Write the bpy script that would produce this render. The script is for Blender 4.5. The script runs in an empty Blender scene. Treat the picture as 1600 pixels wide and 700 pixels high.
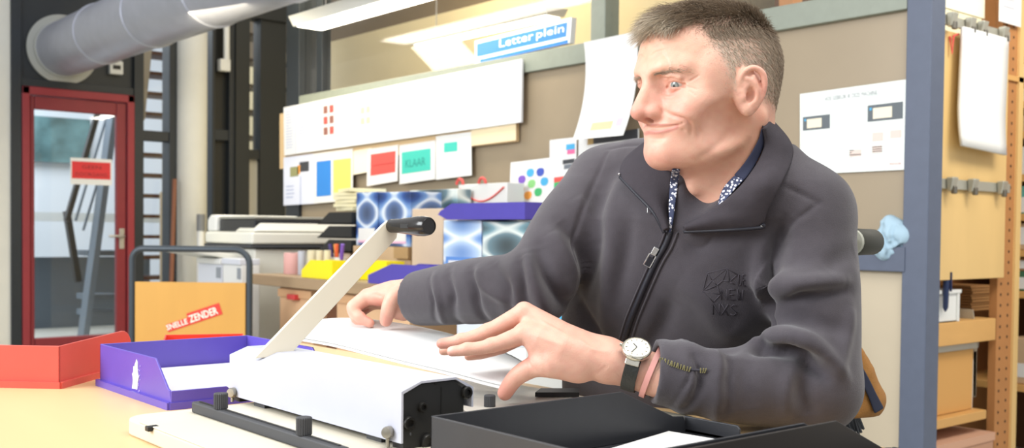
import bpy, bmesh, math, random
import numpy as np
from mathutils import Vector, Matrix

random.seed(7)
SC = bpy.context.scene
COL = SC.collection

# ------------------------------------------------------------------ camera
FPX, HORIZON = 1650.0, 362.0
PITCH, ROLL, YAW, CAMZ = math.radians(1.5), math.radians(0.6), math.radians(40), 1.0
F0 = Vector((math.sin(YAW), math.cos(YAW), 0)); R0 = Vector((math.cos(YAW), -math.sin(YAW), 0)); ZZ = Vector((0, 0, 1))
FW = F0*math.cos(PITCH) - ZZ*math.sin(PITCH); UP = F0*math.sin(PITCH) + ZZ*math.cos(PITCH)
RC = R0*math.cos(ROLL) + UP*math.sin(ROLL); UC = UP*math.cos(ROLL) - R0*math.sin(ROLL)
PY0 = HORIZON + FPX*math.tan(PITCH)
CAM = Vector((0, 0, CAMZ))
cd = bpy.data.cameras.new('camera'); cam = bpy.data.objects.new('camera', cd); COL.objects.link(cam)
cd.sensor_width = 36.0; cd.sensor_fit = 'HORIZONTAL'; cd.lens = FPX/1600*36
cd.shift_x = 0.0; cd.shift_y = (PY0-350)/1600
M = Matrix.Identity(4)
for i, v in enumerate((RC, UC, -FW)):
    for j in range(3): M[j][i] = v[j]
M.translation = CAM
cam.matrix_world = M
cd.clip_start = 0.05
cd.dof.use_dof = True; cd.dof.focus_distance = 1.40; cd.dof.aperture_fstop = 8.5
SC.camera = cam

# ------------------------------------------------------------------ light
SC.view_settings.view_transform = 'Standard'; SC.view_settings.look = 'None'
SC.view_settings.gamma = 1.0; SC.view_settings.use_curve_mapping = False
SC.view_settings.exposure = 0.75
SC.cycles.caustics_reflective = False
W = bpy.data.worlds.new('world'); SC.world = W; W.use_nodes = True
W.node_tree.nodes['Background'].inputs[0].default_value = (0.95, 0.97, 1.0, 1)
W.node_tree.nodes['Background'].inputs[1].default_value = 0.52
def area(name, loc, target, sx, sy, power, color=(1, 1, 1)):
    l = bpy.data.lights.new(name, 'AREA'); l.shape = 'RECTANGLE'; l.size = sx; l.size_y = sy
    l.energy = power; l.color = color
    o = bpy.data.objects.new(name, l); COL.objects.link(o); o.location = loc
    o.rotation_euler = (Vector(target)-Vector(loc)).to_track_quat('-Z', 'Y').to_euler()
    return o
area('window_light', (-2.4, 2.6, 2.5), (1.2, 1.1, 0.9), 2.6, 1.8, 135, (0.96, 0.98, 1.0))
area('ceiling_light', (0.9, 0.2, 3.1), (1.2, 1.0, 0.8), 2.2, 1.2, 38, (1.0, 0.97, 0.92))
area('hall_daylight', (2.4, 10.2, 3.4), (2.4, 10.6, 0.0), 2.2, 2.6, 75, (0.88, 0.96, 1.0))
area('side_room_light', (3.7, 5.6, 3.3), (4.9, 5.8, 1.9), 0.6, 4.0, 70, (1.0, 0.88, 0.62))
area('store_light', (3.6, 0.6, 2.6), (4.2, 1.9, 1.1), 1.2, 0.6, 20, (1.0, 0.93, 0.8))

# ------------------------------------------------------------------ pixel -> place (a point of the room at a known depth or on a known plane)
def ray(x, y): return FW*FPX + RC*(x-800) + UC*(PY0-y)
def at(x, y, t): d = ray(x, y); return CAM + d*(t/d.dot(F0))
def onX(x, y, X): d = ray(x, y); return CAM + d*((X-CAM.x)/d.x)
def onY(x, y, Y): d = ray(x, y); return CAM + d*((Y-CAM.y)/d.y)
def onZ(x, y, z): d = ray(x, y); return CAM + d*((z-CAM.z)/d.z)

# ------------------------------------------------------------------ materials
def lin(c):
    if isinstance(c, str):
        c = c.lstrip('#'); c = tuple(int(c[i:i+2], 16)/255 for i in (0, 2, 4))
    return tuple((v/12.92 if v <= 0.04045 else ((v+0.055)/1.055)**2.4) for v in c)
MATS = {}
def mat(name, col, rough=0.5, metal=0.0, spec=0.5, noise=0.0, nscale=30.0, bump=0.0, bscale=200.0, stretch=None, emit=0.0, alpha=1.0, trans=0.0):
    if name in MATS: return MATS[name]
    m = bpy.data.materials.new(name); m.use_nodes = True; MATS[name] = m
    nt = m.node_tree; b = nt.nodes['Principled BSDF']
    c = lin(col); b.inputs['Base Color'].default_value = (*c, 1)
    b.inputs['Roughness'].default_value = rough; b.inputs['Metallic'].default_value = metal
    b.inputs['Specular IOR Level'].default_value = spec
    if trans: b.inputs['Transmission Weight'].default_value = trans
    if emit:
        b.inputs['Emission Color'].default_value = (*c, 1); b.inputs['Emission Strength'].default_value = emit
    if noise or bump:
        tc = nt.nodes.new('ShaderNodeTexCoord'); src = tc.outputs['Object']
        if stretch:
            mp = nt.nodes.new('ShaderNodeMapping'); mp.inputs['Scale'].default_value = stretch
            nt.links.new(src, mp.inputs[0]); src = mp.outputs[0]
    if noise:
        n = nt.nodes.new('ShaderNodeTexNoise'); n.inputs['Scale'].default_value = nscale; n.inputs['Detail'].default_value = 5
        nt.links.new(src, n.inputs['Vector'])
        r = nt.nodes.new('ShaderNodeValToRGB')
        r.color_ramp.elements[0].position = 0.3; r.color_ramp.elements[1].position = 0.7
        r.color_ramp.elements[0].color = (*[max(v*(1-noise), 0) for v in c], 1)
        r.color_ramp.elements[1].color = (*[min(v*(1+noise), 1) for v in c], 1)
        nt.links.new(n.outputs[0], r.inputs[0]); nt.links.new(r.outputs[0], b.inputs['Base Color'])
    if bump:
        n2 = nt.nodes.new('ShaderNodeTexNoise'); n2.inputs['Scale'].default_value = bscale; n2.inputs['Detail'].default_value = 3
        nt.links.new(src, n2.inputs['Vector'])
        bp = nt.nodes.new('ShaderNodeBump'); bp.inputs['Strength'].default_value = bump; bp.inputs['Distance'].default_value = 0.002
        nt.links.new(n2.outputs[0], bp.inputs['Height']); nt.links.new(bp.outputs[0], b.inputs['Normal'])
    return m
def glass_mat(name, tint=(1, 1, 1), refl=0.08):
    if name in MATS: return MATS[name]
    m = bpy.data.materials.new(name); m.use_nodes = True; MATS[name] = m
    nt = m.node_tree; nt.nodes.remove(nt.nodes['Principled BSDF'])
    t = nt.nodes.new('ShaderNodeBsdfTransparent'); t.inputs[0].default_value = (*tint, 1)
    g = nt.nodes.new('ShaderNodeBsdfGlossy'); g.inputs['Roughness'].default_value = 0.02
    lw = nt.nodes.new('ShaderNodeLayerWeight'); lw.inputs[0].default_value = 0.5; pw = nt.nodes.new('ShaderNodeMath'); pw.operation = 'POWER'; pw.inputs[1].default_value = 4.0; nt.links.new(lw.outputs['Facing'], pw.inputs[0])
    f = nt.nodes.new('ShaderNodeMath'); f.operation = 'MULTIPLY_ADD'; f.inputs[1].default_value = 0.5; f.inputs[2].default_value = 0.03; nt.links.new(pw.outputs[0], f.inputs[0])
    mx = nt.nodes.new('ShaderNodeMixShader')
    nt.links.new(f.outputs[0], mx.inputs[0]); nt.links.new(t.outputs[0], mx.inputs[1]); nt.links.new(g.outputs[0], mx.inputs[2])
    nt.links.new(mx.outputs[0], nt.nodes['Material Output'].inputs[0])
    return m

# ------------------------------------------------------------------ mesh building
class MB:
    def __init__(s): s.v = []; s.f = []; s.m = []; s.mi = 0
    def add(s, vs, fs):
        n = len(s.v); s.v += [Vector(v) for v in vs]
        for f in fs: s.f.append(tuple(i+n for i in f)); s.m.append(s.mi)
    def hexa(s, p):   # p: 4 bottom, 4 top (same winding)
        s.add(p, [(3, 2, 1, 0), (4, 5, 6, 7), (0, 1, 5, 4), (1, 2, 6, 5), (2, 3, 7, 6), (3, 0, 4, 7)]); return s
    def box(s, a, b):
        x0, y0, z0 = [min(a[i], b[i]) for i in range(3)]; x1, y1, z1 = [max(a[i], b[i]) for i in range(3)]
        return s.hexa([(x0, y0, z0), (x1, y0, z0), (x1, y1, z0), (x0, y1, z0), (x0, y0, z1), (x1, y0, z1), (x1, y1, z1), (x0, y1, z1)])
    def bar(s, a, b, w, h, up=(0, 0, 1)):   # rectangular bar from a to b
        a = Vector(a); b = Vector(b); d = (b-a).normalized(); up = Vector(up)
        if abs(d.dot(up)) > 0.98: up = Vector((1, 0, 0))
        sx = d.cross(up).normalized()*w/2; uz = sx.cross(d).normalized()*h/2
        return s.hexa([a-sx-uz, a+sx-uz, b+sx-uz, b-sx-uz, a-sx+uz, a+sx+uz, b+sx+uz, b-sx+uz])
    def tube(s, pts, r, n=12, closed=False, cap=True):
        pts = [Vector(p) for p in pts]; N = len(pts)
        rs = r if isinstance(r, (list, tuple)) else [r]*N
        rings = []; u = None
        for i, p in enumerate(pts):
            d = (pts[(i+1) % N]-pts[i-1]) if closed else (pts[min(i+1, N-1)]-pts[max(i-1, 0)])
            d.normalize()
            if u is None:
                u = d.orthogonal().normalized()
            else:
                u = (u-d*u.dot(d)).normalized()
            w = d.cross(u)
            rings.append([p+(u*math.cos(2*math.pi*k/n)+w*math.sin(2*math.pi*k/n))*rs[i] for k in range(n)])
        vs = [v for r_ in rings for v in r_]; fs = []
        for i in range(N if closed else N-1):
            j = (i+1) % N
            for k in range(n): fs.append((i*n+k, i*n+(k+1) % n, j*n+(k+1) % n, j*n+k))
        if cap and not closed: fs += [tuple(range(n-1, -1, -1)), tuple((N-1)*n+k for k in range(n))]
        s.add(vs, fs); return s
    def lathe(s, c, prof, n=24, axis=(0, 0, 1), a0=0, a1=None):   # prof: (r, h)
        c = Vector(c); ax = Vector(axis).normalized(); u = ax.orthogonal().normalized(); w = ax.cross(u); vs = []; fs = []
        for r, h in prof:
            for k in range(n): vs.append(c+ax*h+(u*math.cos(2*math.pi*k/n)+w*math.sin(2*math.pi*k/n))*r)
        for i in range(len(prof)-1):
            for k in range(n): fs.append((i*n+k, i*n+(k+1) % n, (i+1)*n+(k+1) % n, (i+1)*n+k))
        fs += [tuple(range(n-1, -1, -1)), tuple((len(prof)-1)*n+k for k in range(n))]
        s.add(vs, fs); return s
    def prism(s, poly, d):   # planar polygon of 3-D points swept along d
        n = len(poly); d = Vector(d); a = [Vector(p) for p in poly]; b = [p+d for p in a]
        fs = [tuple(range(n-1, -1, -1)), tuple(n+i for i in range(n))]+[(i, (i+1) % n, n+(i+1) % n, n+i) for i in range(n)]
        s.add(a+b, fs); return s
    def grid(s, P):   # 2-D list of points
        n = len(P); m = len(P[0])
        s.add([p for r in P for p in r], [(i*m+j, i*m+j+1, (i+1)*m+j+1, (i+1)*m+j) for i in range(n-1) for j in range(m-1)]); return s
def mtx(p):
    m = Matrix.Identity(4)
    while p is not None: m = p.matrix_basis @ m; p = p.parent
    return m
def rawobj(name, vs, fs, mats, parent=None, smooth=False, origin=None, mi=None):
    me = bpy.data.meshes.new(name)
    if parent is not None:
        inv = mtx(parent).inverted(); vs = [inv @ Vector(v) for v in vs]
        loc = Vector((0, 0, 0))
    else:
        vs = [Vector(v) for v in vs]
        if origin is None:
            lo = [min(v[i] for v in vs) for i in range(3)]; hi = [max(v[i] for v in vs) for i in range(3)]
            origin = ((lo[0]+hi[0])/2, (lo[1]+hi[1])/2, lo[2])
        loc = Vector(origin); vs = [v-loc for v in vs]
    me.from_pydata(vs, [], fs)
    for m in (mats if isinstance(mats, (list, tuple)) else [mats]): me.materials.append(m)
    if mi is not None: me.polygons.foreach_set('material_index', mi)
    bm = bmesh.new(); bm.from_mesh(me); bmesh.ops.recalc_face_normals(bm, faces=bm.faces); bm.to_mesh(me); bm.free()
    if smooth: me.polygons.foreach_set('use_smooth', [True]*len(me.polygons))
    me.update()
    o = bpy.data.objects.new(name, me); COL.objects.link(o)
    if parent is not None: o.parent = parent
    o.location = loc
    return o
def obj(name, mb, m, parent=None, bevel=0.0, smooth=False, seg=2, auto=True):
    o = rawobj(name, mb.v, mb.f, m, parent, smooth or bevel > 0, mi=mb.m)
    if bevel:
        md = o.modifiers.new('bevel', 'BEVEL'); md.width = bevel; md.segments = seg; md.limit_method = 'ANGLE'; md.angle_limit = math.radians(35)
        md.harden_normals = True
    elif smooth and auto:
        o.data.set_sharp_from_angle(angle=math.radians(40))
    return o
def tag(o, label, cat, group=None, kind=None):
    o['label'] = label; o['category'] = cat
    if group: o['group'] = group
    if kind: o['kind'] = kind
    return o
def thing(name, label, cat, loc=(0, 0, 0), rotz=0.0, group=None):
    o = bpy.data.objects.new(name, None); COL.objects.link(o); o.empty_display_size = 0.05
    o.location = loc; o.rotation_euler = (0, 0, rotz)
    return tag(o, label, cat, group)
def struct(name, mb, m, parent=None, bevel=0.0, label=None):
    o = obj(name, mb, m, parent, bevel)
    if parent is None: o['kind'] = 'structure'
    return o
def copy_tree(o, parent=None):
    c = o.copy(); COL.objects.link(c)
    if parent is not None: c.parent = parent
    for ch in [x for x in SC.objects if x.parent == o]: copy_tree(ch, c)
    return c
FONTC = {}
def text_mb(body, origin, right, up, height, lift=0.0006, mb=None, width=None, shear=0.0, bold=0.0):
    """flat lettering as mesh: origin = lower-left corner, right / up = unit directions"""
    cu = bpy.data.curves.new('lettering', 'FONT'); cu.body = body; cu.size = 1.0; cu.shear = shear; cu.offset = bold; cu.resolution_u = 2
    o = bpy.data.objects.new('lettering', cu); COL.objects.link(o)
    dg = bpy.context.evaluated_depsgraph_get(); dg.update()
    me = o.evaluated_get(dg).to_mesh()
    vs = [v.co.copy() for v in me.vertices]; fs = [tuple(p.vertices) for p in me.polygons]
    o.evaluated_get(dg).to_mesh_clear(); bpy.data.objects.remove(o); bpy.data.curves.remove(cu)
    x0 = min(v.x for v in vs); x1 = max(v.x for v in vs); y0 = min(v.y for v in vs); y1 = max(v.y for v in vs)
    sy = height/max(y1-y0, 1e-6); sx = (width/(x1-x0)) if width else sy
    origin = Vector(origin); right = Vector(right).normalized(); up = Vector(up).normalized(); n = right.cross(up)
    mb = mb or MB()
    mb.add([origin+right*((v.x-x0)*sx)+up*((v.y-y0)*sy)+n*lift for v in vs], fs)
    return mb
def arc(c, u, w, r, a0, a1, n=8):
    c = Vector(c); u = Vector(u); w = Vector(w)
    return [c+(u*math.cos(a0+(a1-a0)*i/n)+w*math.sin(a0+(a1-a0)*i/n))*r for i in range(n+1)]
# ================================================================== SETTING
m_floor = mat('grey_floor', '#b9bab4', 0.45, noise=0.05, nscale=6)
m_white = mat('white_wall', '#d9d8d0', 0.85, noise=0.02, nscale=8)
m_dark = mat('dark_steel', '#1e242a', 0.45, noise=0.06, nscale=20)
m_blue = mat('blue_grey_steel', '#525a6c', 0.5, noise=0.04, nscale=25, bump=0.15, bscale=500)
m_green = mat('grey_green_steel', '#868c80', 0.5, noise=0.04, nscale=25)
m_red = mat('red_door_paint', '#8e2b33', 0.5, noise=0.04, nscale=15)
m_panel = mat('beige_panel', '#978871', 0.35, noise=0.04, nscale=4)
m_panel2 = mat('pale_beige_panel', '#b8ab94', 0.55, noise=0.04, nscale=4)
m_glass = glass_mat('window_glass')
m_steel = mat('galvanised_steel', '#aeb1bd', 0.42, 0.55, noise=0.05, nscale=9)

struct('floor', MB().box((-6, -6, -0.1), (9, 15, 0)), m_floor)

# ---- door wall, plane Y = 8.4
DY = 8.4
def dx(px, py=200): return onY(px, py, DY).x
X = {p: dx(p) for p in (15, 32, 50, 180, 207, 222, 262, 277, 325, 333, 355, 360, 385, 405, 437)}
mb = MB().box((-3, DY-0.02, 0), (X[15], DY+0.2, 3.6)); struct('wall_hall', mb, m_white)
mb = MB().box((X[15], DY-0.04, 0), (X[32], DY+0.12, 3.6)); struct('trim_1', mb, m_dark, bevel=0.006)
mb = MB().box((X[32], DY, 2.045), (X[207], DY+0.06, 3.6)); struct('wall_door_head', mb, m_dark)
mb = MB().box((X[32], DY-0.03, 2.045), (X[207], DY, 2.105)).box((X[207], DY-0.04, 0), (X[222], DY+0.12, 3.6)); struct('trim_2', mb, m_dark, bevel=0.004)
mb = MB().box((X[262], DY-0.04, 0), (X[277], DY+0.12, 3.6)).box((X[222], DY-0.03, 1.70), (X[262], DY+0.08, 1.78)); struct('trim_3', mb, m_dark, bevel=0.004)
struct('window_1', MB().box((X[222], DY+0.03, 0), (X[262], DY+0.036, 3.4)), m_glass)
mb = MB()   # rendered column beside the glazing
mb.lathe(((X[277]+X[325])/2-0.03, DY-0.05, 0), [(0.122, 0), (0.122, 3.6)], 40)
o = struct('column', mb, m_white); o.data.polygons.foreach_set('use_smooth', [len(p.vertices) == 4 for p in o.data.polygons])
mb = MB().box((X[325]+0.02, DY-0.04, 0), (X[333], DY+0.12, 3.2)).box((X[355], DY-0.04, 0), (X[360]+0.02, DY+0.1, 3.2))
mb.box((X[333], DY-0.03, 1.74), (X[355], DY+0.06, 1.83)); struct('trim_4', mb, m_dark, bevel=0.004)
struct('wall_dark_infill', MB().box((X[333], DY+0.03, 0), (X[355], DY+0.05, 3.2)), mat('black_infill', '#16191a', 0.4))
mb = MB().box((X[360]+0.02, DY-0.06, 0), (X[385], DY+0.16, 3.2)).box((X[405], DY-0.02, 0), (X[437]+0.05, DY+0.12, 3.2))
mb.box((X[385], DY-0.01, 1.60), (X[405], DY+0.08, 1.68)).box((X[325], DY-0.05, 2.80), (X[437]+0.05, DY+0.14, 2.92)); struct('trim_5', mb, mat('black_steel', '#1b1f21', 0.5))
struct('window_2', MB().box((X[385], DY+0.03, 1.68), (X[405], DY+0.036, 2.8)), m_glass)
struct('wall_pale_infill', MB().box((X[385], DY+0.03, 0), (X[405], DY+0.05, 1.6)), mat('pale_infill', '#b0aca0', 0.6))

# ---- red glazed door
d = thing('door_1', 'red framed glazed door with a red and white notice taped on it', 'door', ((X[32]+X[207])/2, DY, 0)); d['kind'] = 'structure'
mb = MB().box((X[32], DY-0.05, 0), (X[32]+0.055, DY+0.05, 2.045)).box((X[207]-0.055, DY-0.05, 0), (X[207], DY+0.05, 2.045)).box((X[32], DY-0.05, 1.985), (X[207], DY+0.05, 2.045))
obj('door_frame', mb, m_red, d, bevel=0.006)
gl, gr, gt, gb = X[50]+0.01, X[180], 1.88, 0.16
lx, rx = X[32]+0.06, X[207]-0.06
mb = MB().box((lx, DY-0.03, 0.01), (gl, DY+0.02, 1.98)).box((gr, DY-0.03, 0.01), (rx, DY+0.02, 1.98)).box((gl, DY-0.03, gt), (gr, DY+0.02, 1.98)).box((gl, DY-0.03, 0.01), (gr, DY+0.02, gb))
obj('door_leaf', mb, mat('red_door_leaf', '#7e222b', 0.45, noise=0.04, nscale=15), d, bevel=0.008)
obj('door_glass', MB().box((gl, DY-0.008, gb), (gr, DY-0.002, gt)), m_glass, d)
hp = onY(190, 369, DY-0.03)
h = obj('door_handle', MB().tube([hp, hp+Vector((0, -0.05, 0)), hp+Vector((-0.02, -0.06, 0)), hp+Vector((-0.12, -0.06, 0))], 0.011, 10), mat('brushed_metal', '#b9b9b9', 0.35, 0.9), d, smooth=True)
obj('handle_plate', MB().box(hp+Vector((-0.02, 0, -0.1)), hp+Vector((0.02, -0.008, 0.06))), MATS['brushed_metal'], d, bevel=0.003)

# ---- glazed partition, plane X = 3.1 (steel frame, boards below, glass above)
PX = 3.1; SQ = 0.085
def py_(px, y=200): return onX(px, y, PX).y
RZ0, RZ1 = 1.715, 1.80      # top rail
LZ0, LZ1 = 0.885, 0.965     # low rail
Yp0, Yp1 = 1.686, 1.771
struct('trim_6', MB().box((PX, Yp0, 0), (PX+SQ, Yp1, 3.2)), m_blue, bevel=0.004)
Yc0, Yc1 = 5.64, 5.86
mb = MB().box((PX, 5.70, 0), (PX+0.12, 5.86, 3.2)); struct('trim_7', mb, m_dark, bevel=0.004)
mb = MB().box((PX+0.02, 5.46, RZ1), (PX+0.08, 5.53, 3.2)); struct('trim_8', mb, m_dark, bevel=0.004)
struct('trim_9', MB().box((PX, Yp1, RZ0), (PX+SQ, 5.70, RZ1)), m_green, bevel=0.004)
ym = py_(945, 40)
struct('trim_10', MB().box((PX, ym, RZ1), (PX+SQ, ym+SQ, 3.2)), m_green, bevel=0.004)
struct('trim_11', MB().box((PX-0.004, Yp1-0.012, LZ0), (PX+SQ, 5.70, LZ1)), m_blue, bevel=0.003)
struct('window_3', MB().box((PX+0.04, Yp1, RZ1), (PX+0.046, ym, 3.2)), m_glass)
struct('window_4', MB().box((PX+0.04, ym+SQ, RZ1), (PX+0.046, 5.70, 3.2)), m_glass)
struct('wall_partition_upper', MB().box((PX+0.025, Yp1, LZ1), (PX+0.05, 5.70, RZ0)), m_panel)
struct('wall_partition_lower', MB().box((PX+0.025, Yp1, 0), (PX+0.05, 5.70, LZ0)), m_panel2)

# ---- side room behind the partition
m_warm = mat('warm_cream_board', '#cfbf98', 0.7, noise=0.03, nscale=3)
struct('wall_side_room', MB().box((4.9, 3.0, 0), (5.0, 10.2, 2.70)), m_warm)
struct('wall_side_room_head', MB().box((5.02, 2.5, 2.2), (5.1, 11, 3.8)), mat('brown_board', '#6f604a', 0.7))
struct('wall_side_room_end', MB().box((3.3, 2.75, 0), (5.0, 2.8, 3.6)), m_warm)

# ---- stair hall behind the door wall
struct('wall_stair_hall', MB().box((1.0, 12.4, 0), (7.5, 12.5, 4)), mat('cool_white_wall', '#dbe4ee', 0.8))
struct('wall_hall_plinth', MB().box((2.7, 10.9, 0), (4.2, 11.0, 0.70)), mat('slate_plinth', '#5b6672', 0.6))
struct('window_5', MB().box((3.42, 12.30, 1.72), (4.05, 12.39, 2.22)), mat('garden_view', '#5f8288', 0.3, noise=0.6, nscale=3))
# ================================================================== THINGS BY THE DOOR WALL
m_bmetal = MATS['brushed_metal']
m_wpl = mat('white_plastic', '#dedfdc', 0.4)
m_blk = mat('black_plastic', '#191a1b', 0.4)
m_paper = mat('white_paper', '#e0e0de', 0.7)
m_line = mat('grey_print', '#b9bcc8', 0.7)
m_ink = mat('dark_print', '#3b3d42', 0.7)

# silver ventilation duct running along the hall to the door wall
c = onY(97, 78, DY)
t = thing('ventilation_duct', 'fat silver ventilation duct coming out of the dark panel over the red door', 'duct', (c.x, DY-2.4, c.z))
mb = MB(); prof = []
r = 0.205; L = 5.2; y = 0.0
prof = [(r, 0.0)]
k = 0
while y < L-0.9:
    y += 0.9; prof += [(r, y-0.02), (r+0.008, y-0.012), (r+0.008, y+0.012), (r, y+0.02)]
prof.append((r, L))
mb.lathe((c.x, DY-0.005, c.z), prof, 56, axis=(0, -1, 0)); obj('pipe', mb, m_steel, t, smooth=True)
mb = MB().lathe((c.x, DY-0.006, c.z), [(0.262, 0), (0.262, 0.02), (0.215, 0.022), (0.215, 0.05), (0.206, 0.052)], 56, axis=(0, -1, 0)); obj('flange', mb, mat('flange_steel', '#a8aaa6', 0.5, 0.3), t, smooth=True)
for yy in (1.55, 3.35): obj('hanger', MB().tube([(c.x, DY-yy, c.z+r), (c.x, DY-yy, 3.5)], 0.008, 8), m_dark, t)

p = onY(179, 107, DY)
t = thing('wall_box', 'small white box with a dark slot on the black panel over the door', 'box', p)
obj('housing', MB().box(p+Vector((-0.052, 0, -0.05)), p+Vector((0.052, -0.05, 0.055))), m_wpl, t, bevel=0.008)
obj('slot', MB().box(p+Vector((-0.03, -0.0505, -0.012)), p+Vector((0.03, -0.053, 0.02))), m_blk, t)

# notice on the glass of the door
a = onY(110, 246, DY-0.034); b = onY(175, 290, DY-0.034)
t = thing('door_notice', 'white sheet with a red panel taped on the glass of the red door', 'notice', (a.x, a.y, b.z))
obj('sheet', MB().box((a.x, a.y, b.z), (b.x, a.y+0.002, a.z)), m_paper, t)
w_ = b.x-a.x; h_ = a.z-b.z
obj('red_panel', MB().box((a.x+0.01, a.y-0.001, b.z+h_*0.22), (b.x-0.012, a.y, a.z-h_*0.13)), mat('notice_red', '#d22f33', 0.6), t)
mb = text_mb('GEEN', (a.x+w_*0.27, a.y-0.001, b.z+h_*0.60), (1, 0, 0), (0, 0, 1), h_*0.14, 0.001, width=w_*0.46)
obj('lettering', mb, mat('notice_ink', '#7c1d22', 0.6), t)
mb = text_mb('DOORGANG', (a.x+w_*0.12, a.y-0.001, b.z+h_*0.32), (1, 0, 0), (0, 0, 1), h_*0.14, 0.001, width=w_*0.76)
obj('lettering', mb, mat('notice_ink', '#7c1d22', 0.6), t)

# stairs beyond the glazing
def stairs(name, label, x0, x1, ya, yb, z0, n, rise, run, m_t, m_s, slope=1):
    t = thing(name, label, 'staircase', ((x0+x1)/2, ya, 0))
    for i in range(n):
        zz = z0+i*rise
        obj('tread', MB().box((x0, ya+i*run*0.25, zz), (x1, yb+i*run*0.25, zz+0.03)), m_t, t)
    return t
m_tread = mat('brown_tread', '#5d3b2c', 0.6)
m_str = mat('cream_stringer', '#b9a98f', 0.6)
t = stairs('staircase', 'open stair with brown treads seen through the narrow glazing beside the door', 3.42, 4.0, 9.3, 9.6, 0.35, 14, 0.185, 0.05, m_tread, m_str)
mb = MB().hexa([(3.40, 9.26, 2.2), (3.52, 9.26, 1.95), (3.52, 9.30, 1.95), (3.40, 9.30, 2.2), (3.40, 9.26, 2.75), (3.62, 9.26, 2.95), (3.62, 9.30, 2.95), (3.40, 9.30, 2.75)]); obj('stringer', mb, m_str, t)
mb = MB().tube([(3.68, 9.24, 0.0), (3.68, 9.24, 1.32)], 0.03, 10); obj('newel', mb, m_str, t)
t = stairs('staircase', 'stair with dark treads seen through the high pane over the copier', 4.30, 4.9, 9.1, 9.4, 1.6, 7, 0.24, 0.05, mat('dark_tread', '#4b4038', 0.6), m_str)
mb = MB().tube([(4.62, 9.05, 1.8+0.1*i) if i < 8 else (4.62+0.02*(i-8), 9.05, 2.6+0.05*(i-8)) for i in range(14)], 0.02, 8); obj('handrail', mb, m_steel, t)
# steel stair frame behind the red door
t = thing('stair_frame', 'blue grey steel stair frame with slanting bars behind the glass door', 'staircase', (3.0, 9.6, 0))
m_sf = mat('slate_steel', '#6a7886', 0.5)
P = lambda x, y, Y_: onY(x, y, Y_)
obj('stringer', MB().bar(P(180, 150, 9.6), P(128, 540, 9.6), 0.05, 0.16, up=(0, 1, 0)), m_sf, t)
obj('stringer', MB().bar(P(104, 330, 9.9), P(122, 440, 9.9), 0.05, 0.07, up=(0, 1, 0)), m_dark, t)
obj('brace', MB().bar(P(152, 178, 9.5), P(104, 345, 9.5), 0.04, 0.06, up=(0, 1, 0)), m_dark, t)
mb = MB(); mb.tube([P(168, 178, 9.7), P(118, 345, 9.7)], 0.012, 8); obj('handrail', mb, m_sf, t)
mb = MB(); mb.tube([P(178, 200, 9.7), P(130, 360, 9.7)], 0.012, 8); obj('handrail', mb, m_sf, t)
for yy in (395, 463, 488): obj('tread', MB().bar(P(128, yy, 9.9), P(182, yy, 9.9), 0.3, 0.05), m_sf, t)
obj('landing', MB().box(P(50, 345, 10.6)+Vector((-0.2, 0, 0)), P(200, 350, 11.0)+Vector((0.3, 0, 0.1))), mat('pale_landing', '#dfe6ea', 0.6), t)

# conduit with its box
t = thing('cable_conduit', 'thin white pipe with a small box on the black frame', 'pipe', onY(354, 100, DY-0.06))
a = onY(354, -60, DY-0.06); b = onY(354, 95, DY-0.06)
obj('pipe', MB().tube([a, b], 0.026, 10), m_wpl, t, smooth=True)
c = onY(351, 102, DY-0.06)
obj('junction_box', MB().box(c+Vector((-0.045, -0.02, -0.05)), c+Vector((0.045, 0.05, 0.05))), m_wpl, t, bevel=0.006)
# stick and tube leaning by the column
a = onY(273, 280, 8.25); b = onY(264, 520, 8.1); b.z = 0
tag(obj('broom_handle', MB().tube([b, a], 0.018, 10), mat('brown_wood_stick', '#7a4a30', 0.5)), 'brown wooden stick leaning beside the white column', 'stick')
a = onY(314, 335, 8.1); b = onY(312, 520, 8.05); b.z = 0
t = thing('strip_tube', 'white tube with a grey cap standing by the black frame', 'tube', b)
obj('tube', MB().tube([b, b*0.12+a*0.88], 0.03, 12), m_wpl, t, smooth=True); obj('cap', MB().tube([b*0.12+a*0.88, a], 0.034, 12), mat('grey_cap', '#77797b', 0.5), t, smooth=True)

# ------------------------------------------------------------------ lamps
def lamp(name, label, x0, x1, y0, y1, z, power, group=None):
    t = thing(name, label, 'lamp', ((x0+x1)/2, (y0+y1)/2, z))
    mb = MB().hexa([(x0+0.03, y0, z+0.0), (x1-0.03, y0, z), (x1-0.03, y1, z), (x0+0.03, y1, z), (x0, y0, z+0.05), (x1, y0, z+0.05), (x1, y1, z+0.05), (x0, y1, z+0.05)])
    obj('housing', mb, m_wpl, t)
    obj('diffuser', MB().box((x0+0.04, y0+0.03, z-0.006), (x1-0.04, y1-0.03, z-0.001)), mat('lit_diffuser', '#fff6e4', 0.5, emit=4.0), t)
    mb = MB()
    for yy in (y0+0.2, y1-0.2): mb.tube([((x0+x1)/2, yy, z+0.05), ((x0+x1)/2, yy, 3.5)], 0.004, 6)
    obj('suspension_wire', mb, m_bmetal, t)
    l = bpy.data.lights.new('tube_light', 'AREA'); l.shape = 'RECTANGLE'; l.size = x1-x0-0.06; l.size_y = y1-y0; l.energy = power; l.color = (1, 0.93, 0.8)
    o = bpy.data.objects.new('tube_light', l); COL.objects.link(o); o.location = ((x0+x1)/2, (y0+y1)/2, z-0.012)
    return t
lamp('strip_lamp', 'long white strip lamp hanging in front of the glass, over the planning board', 2.75, 2.98, 3.4, 5.18, 2.10, 5)
lamp('strip_lamp', 'glowing strip lamp behind the partition glass beside the blue sign', 4.0, 4.19, 4.51, 5.88, 2.24, 16)

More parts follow.
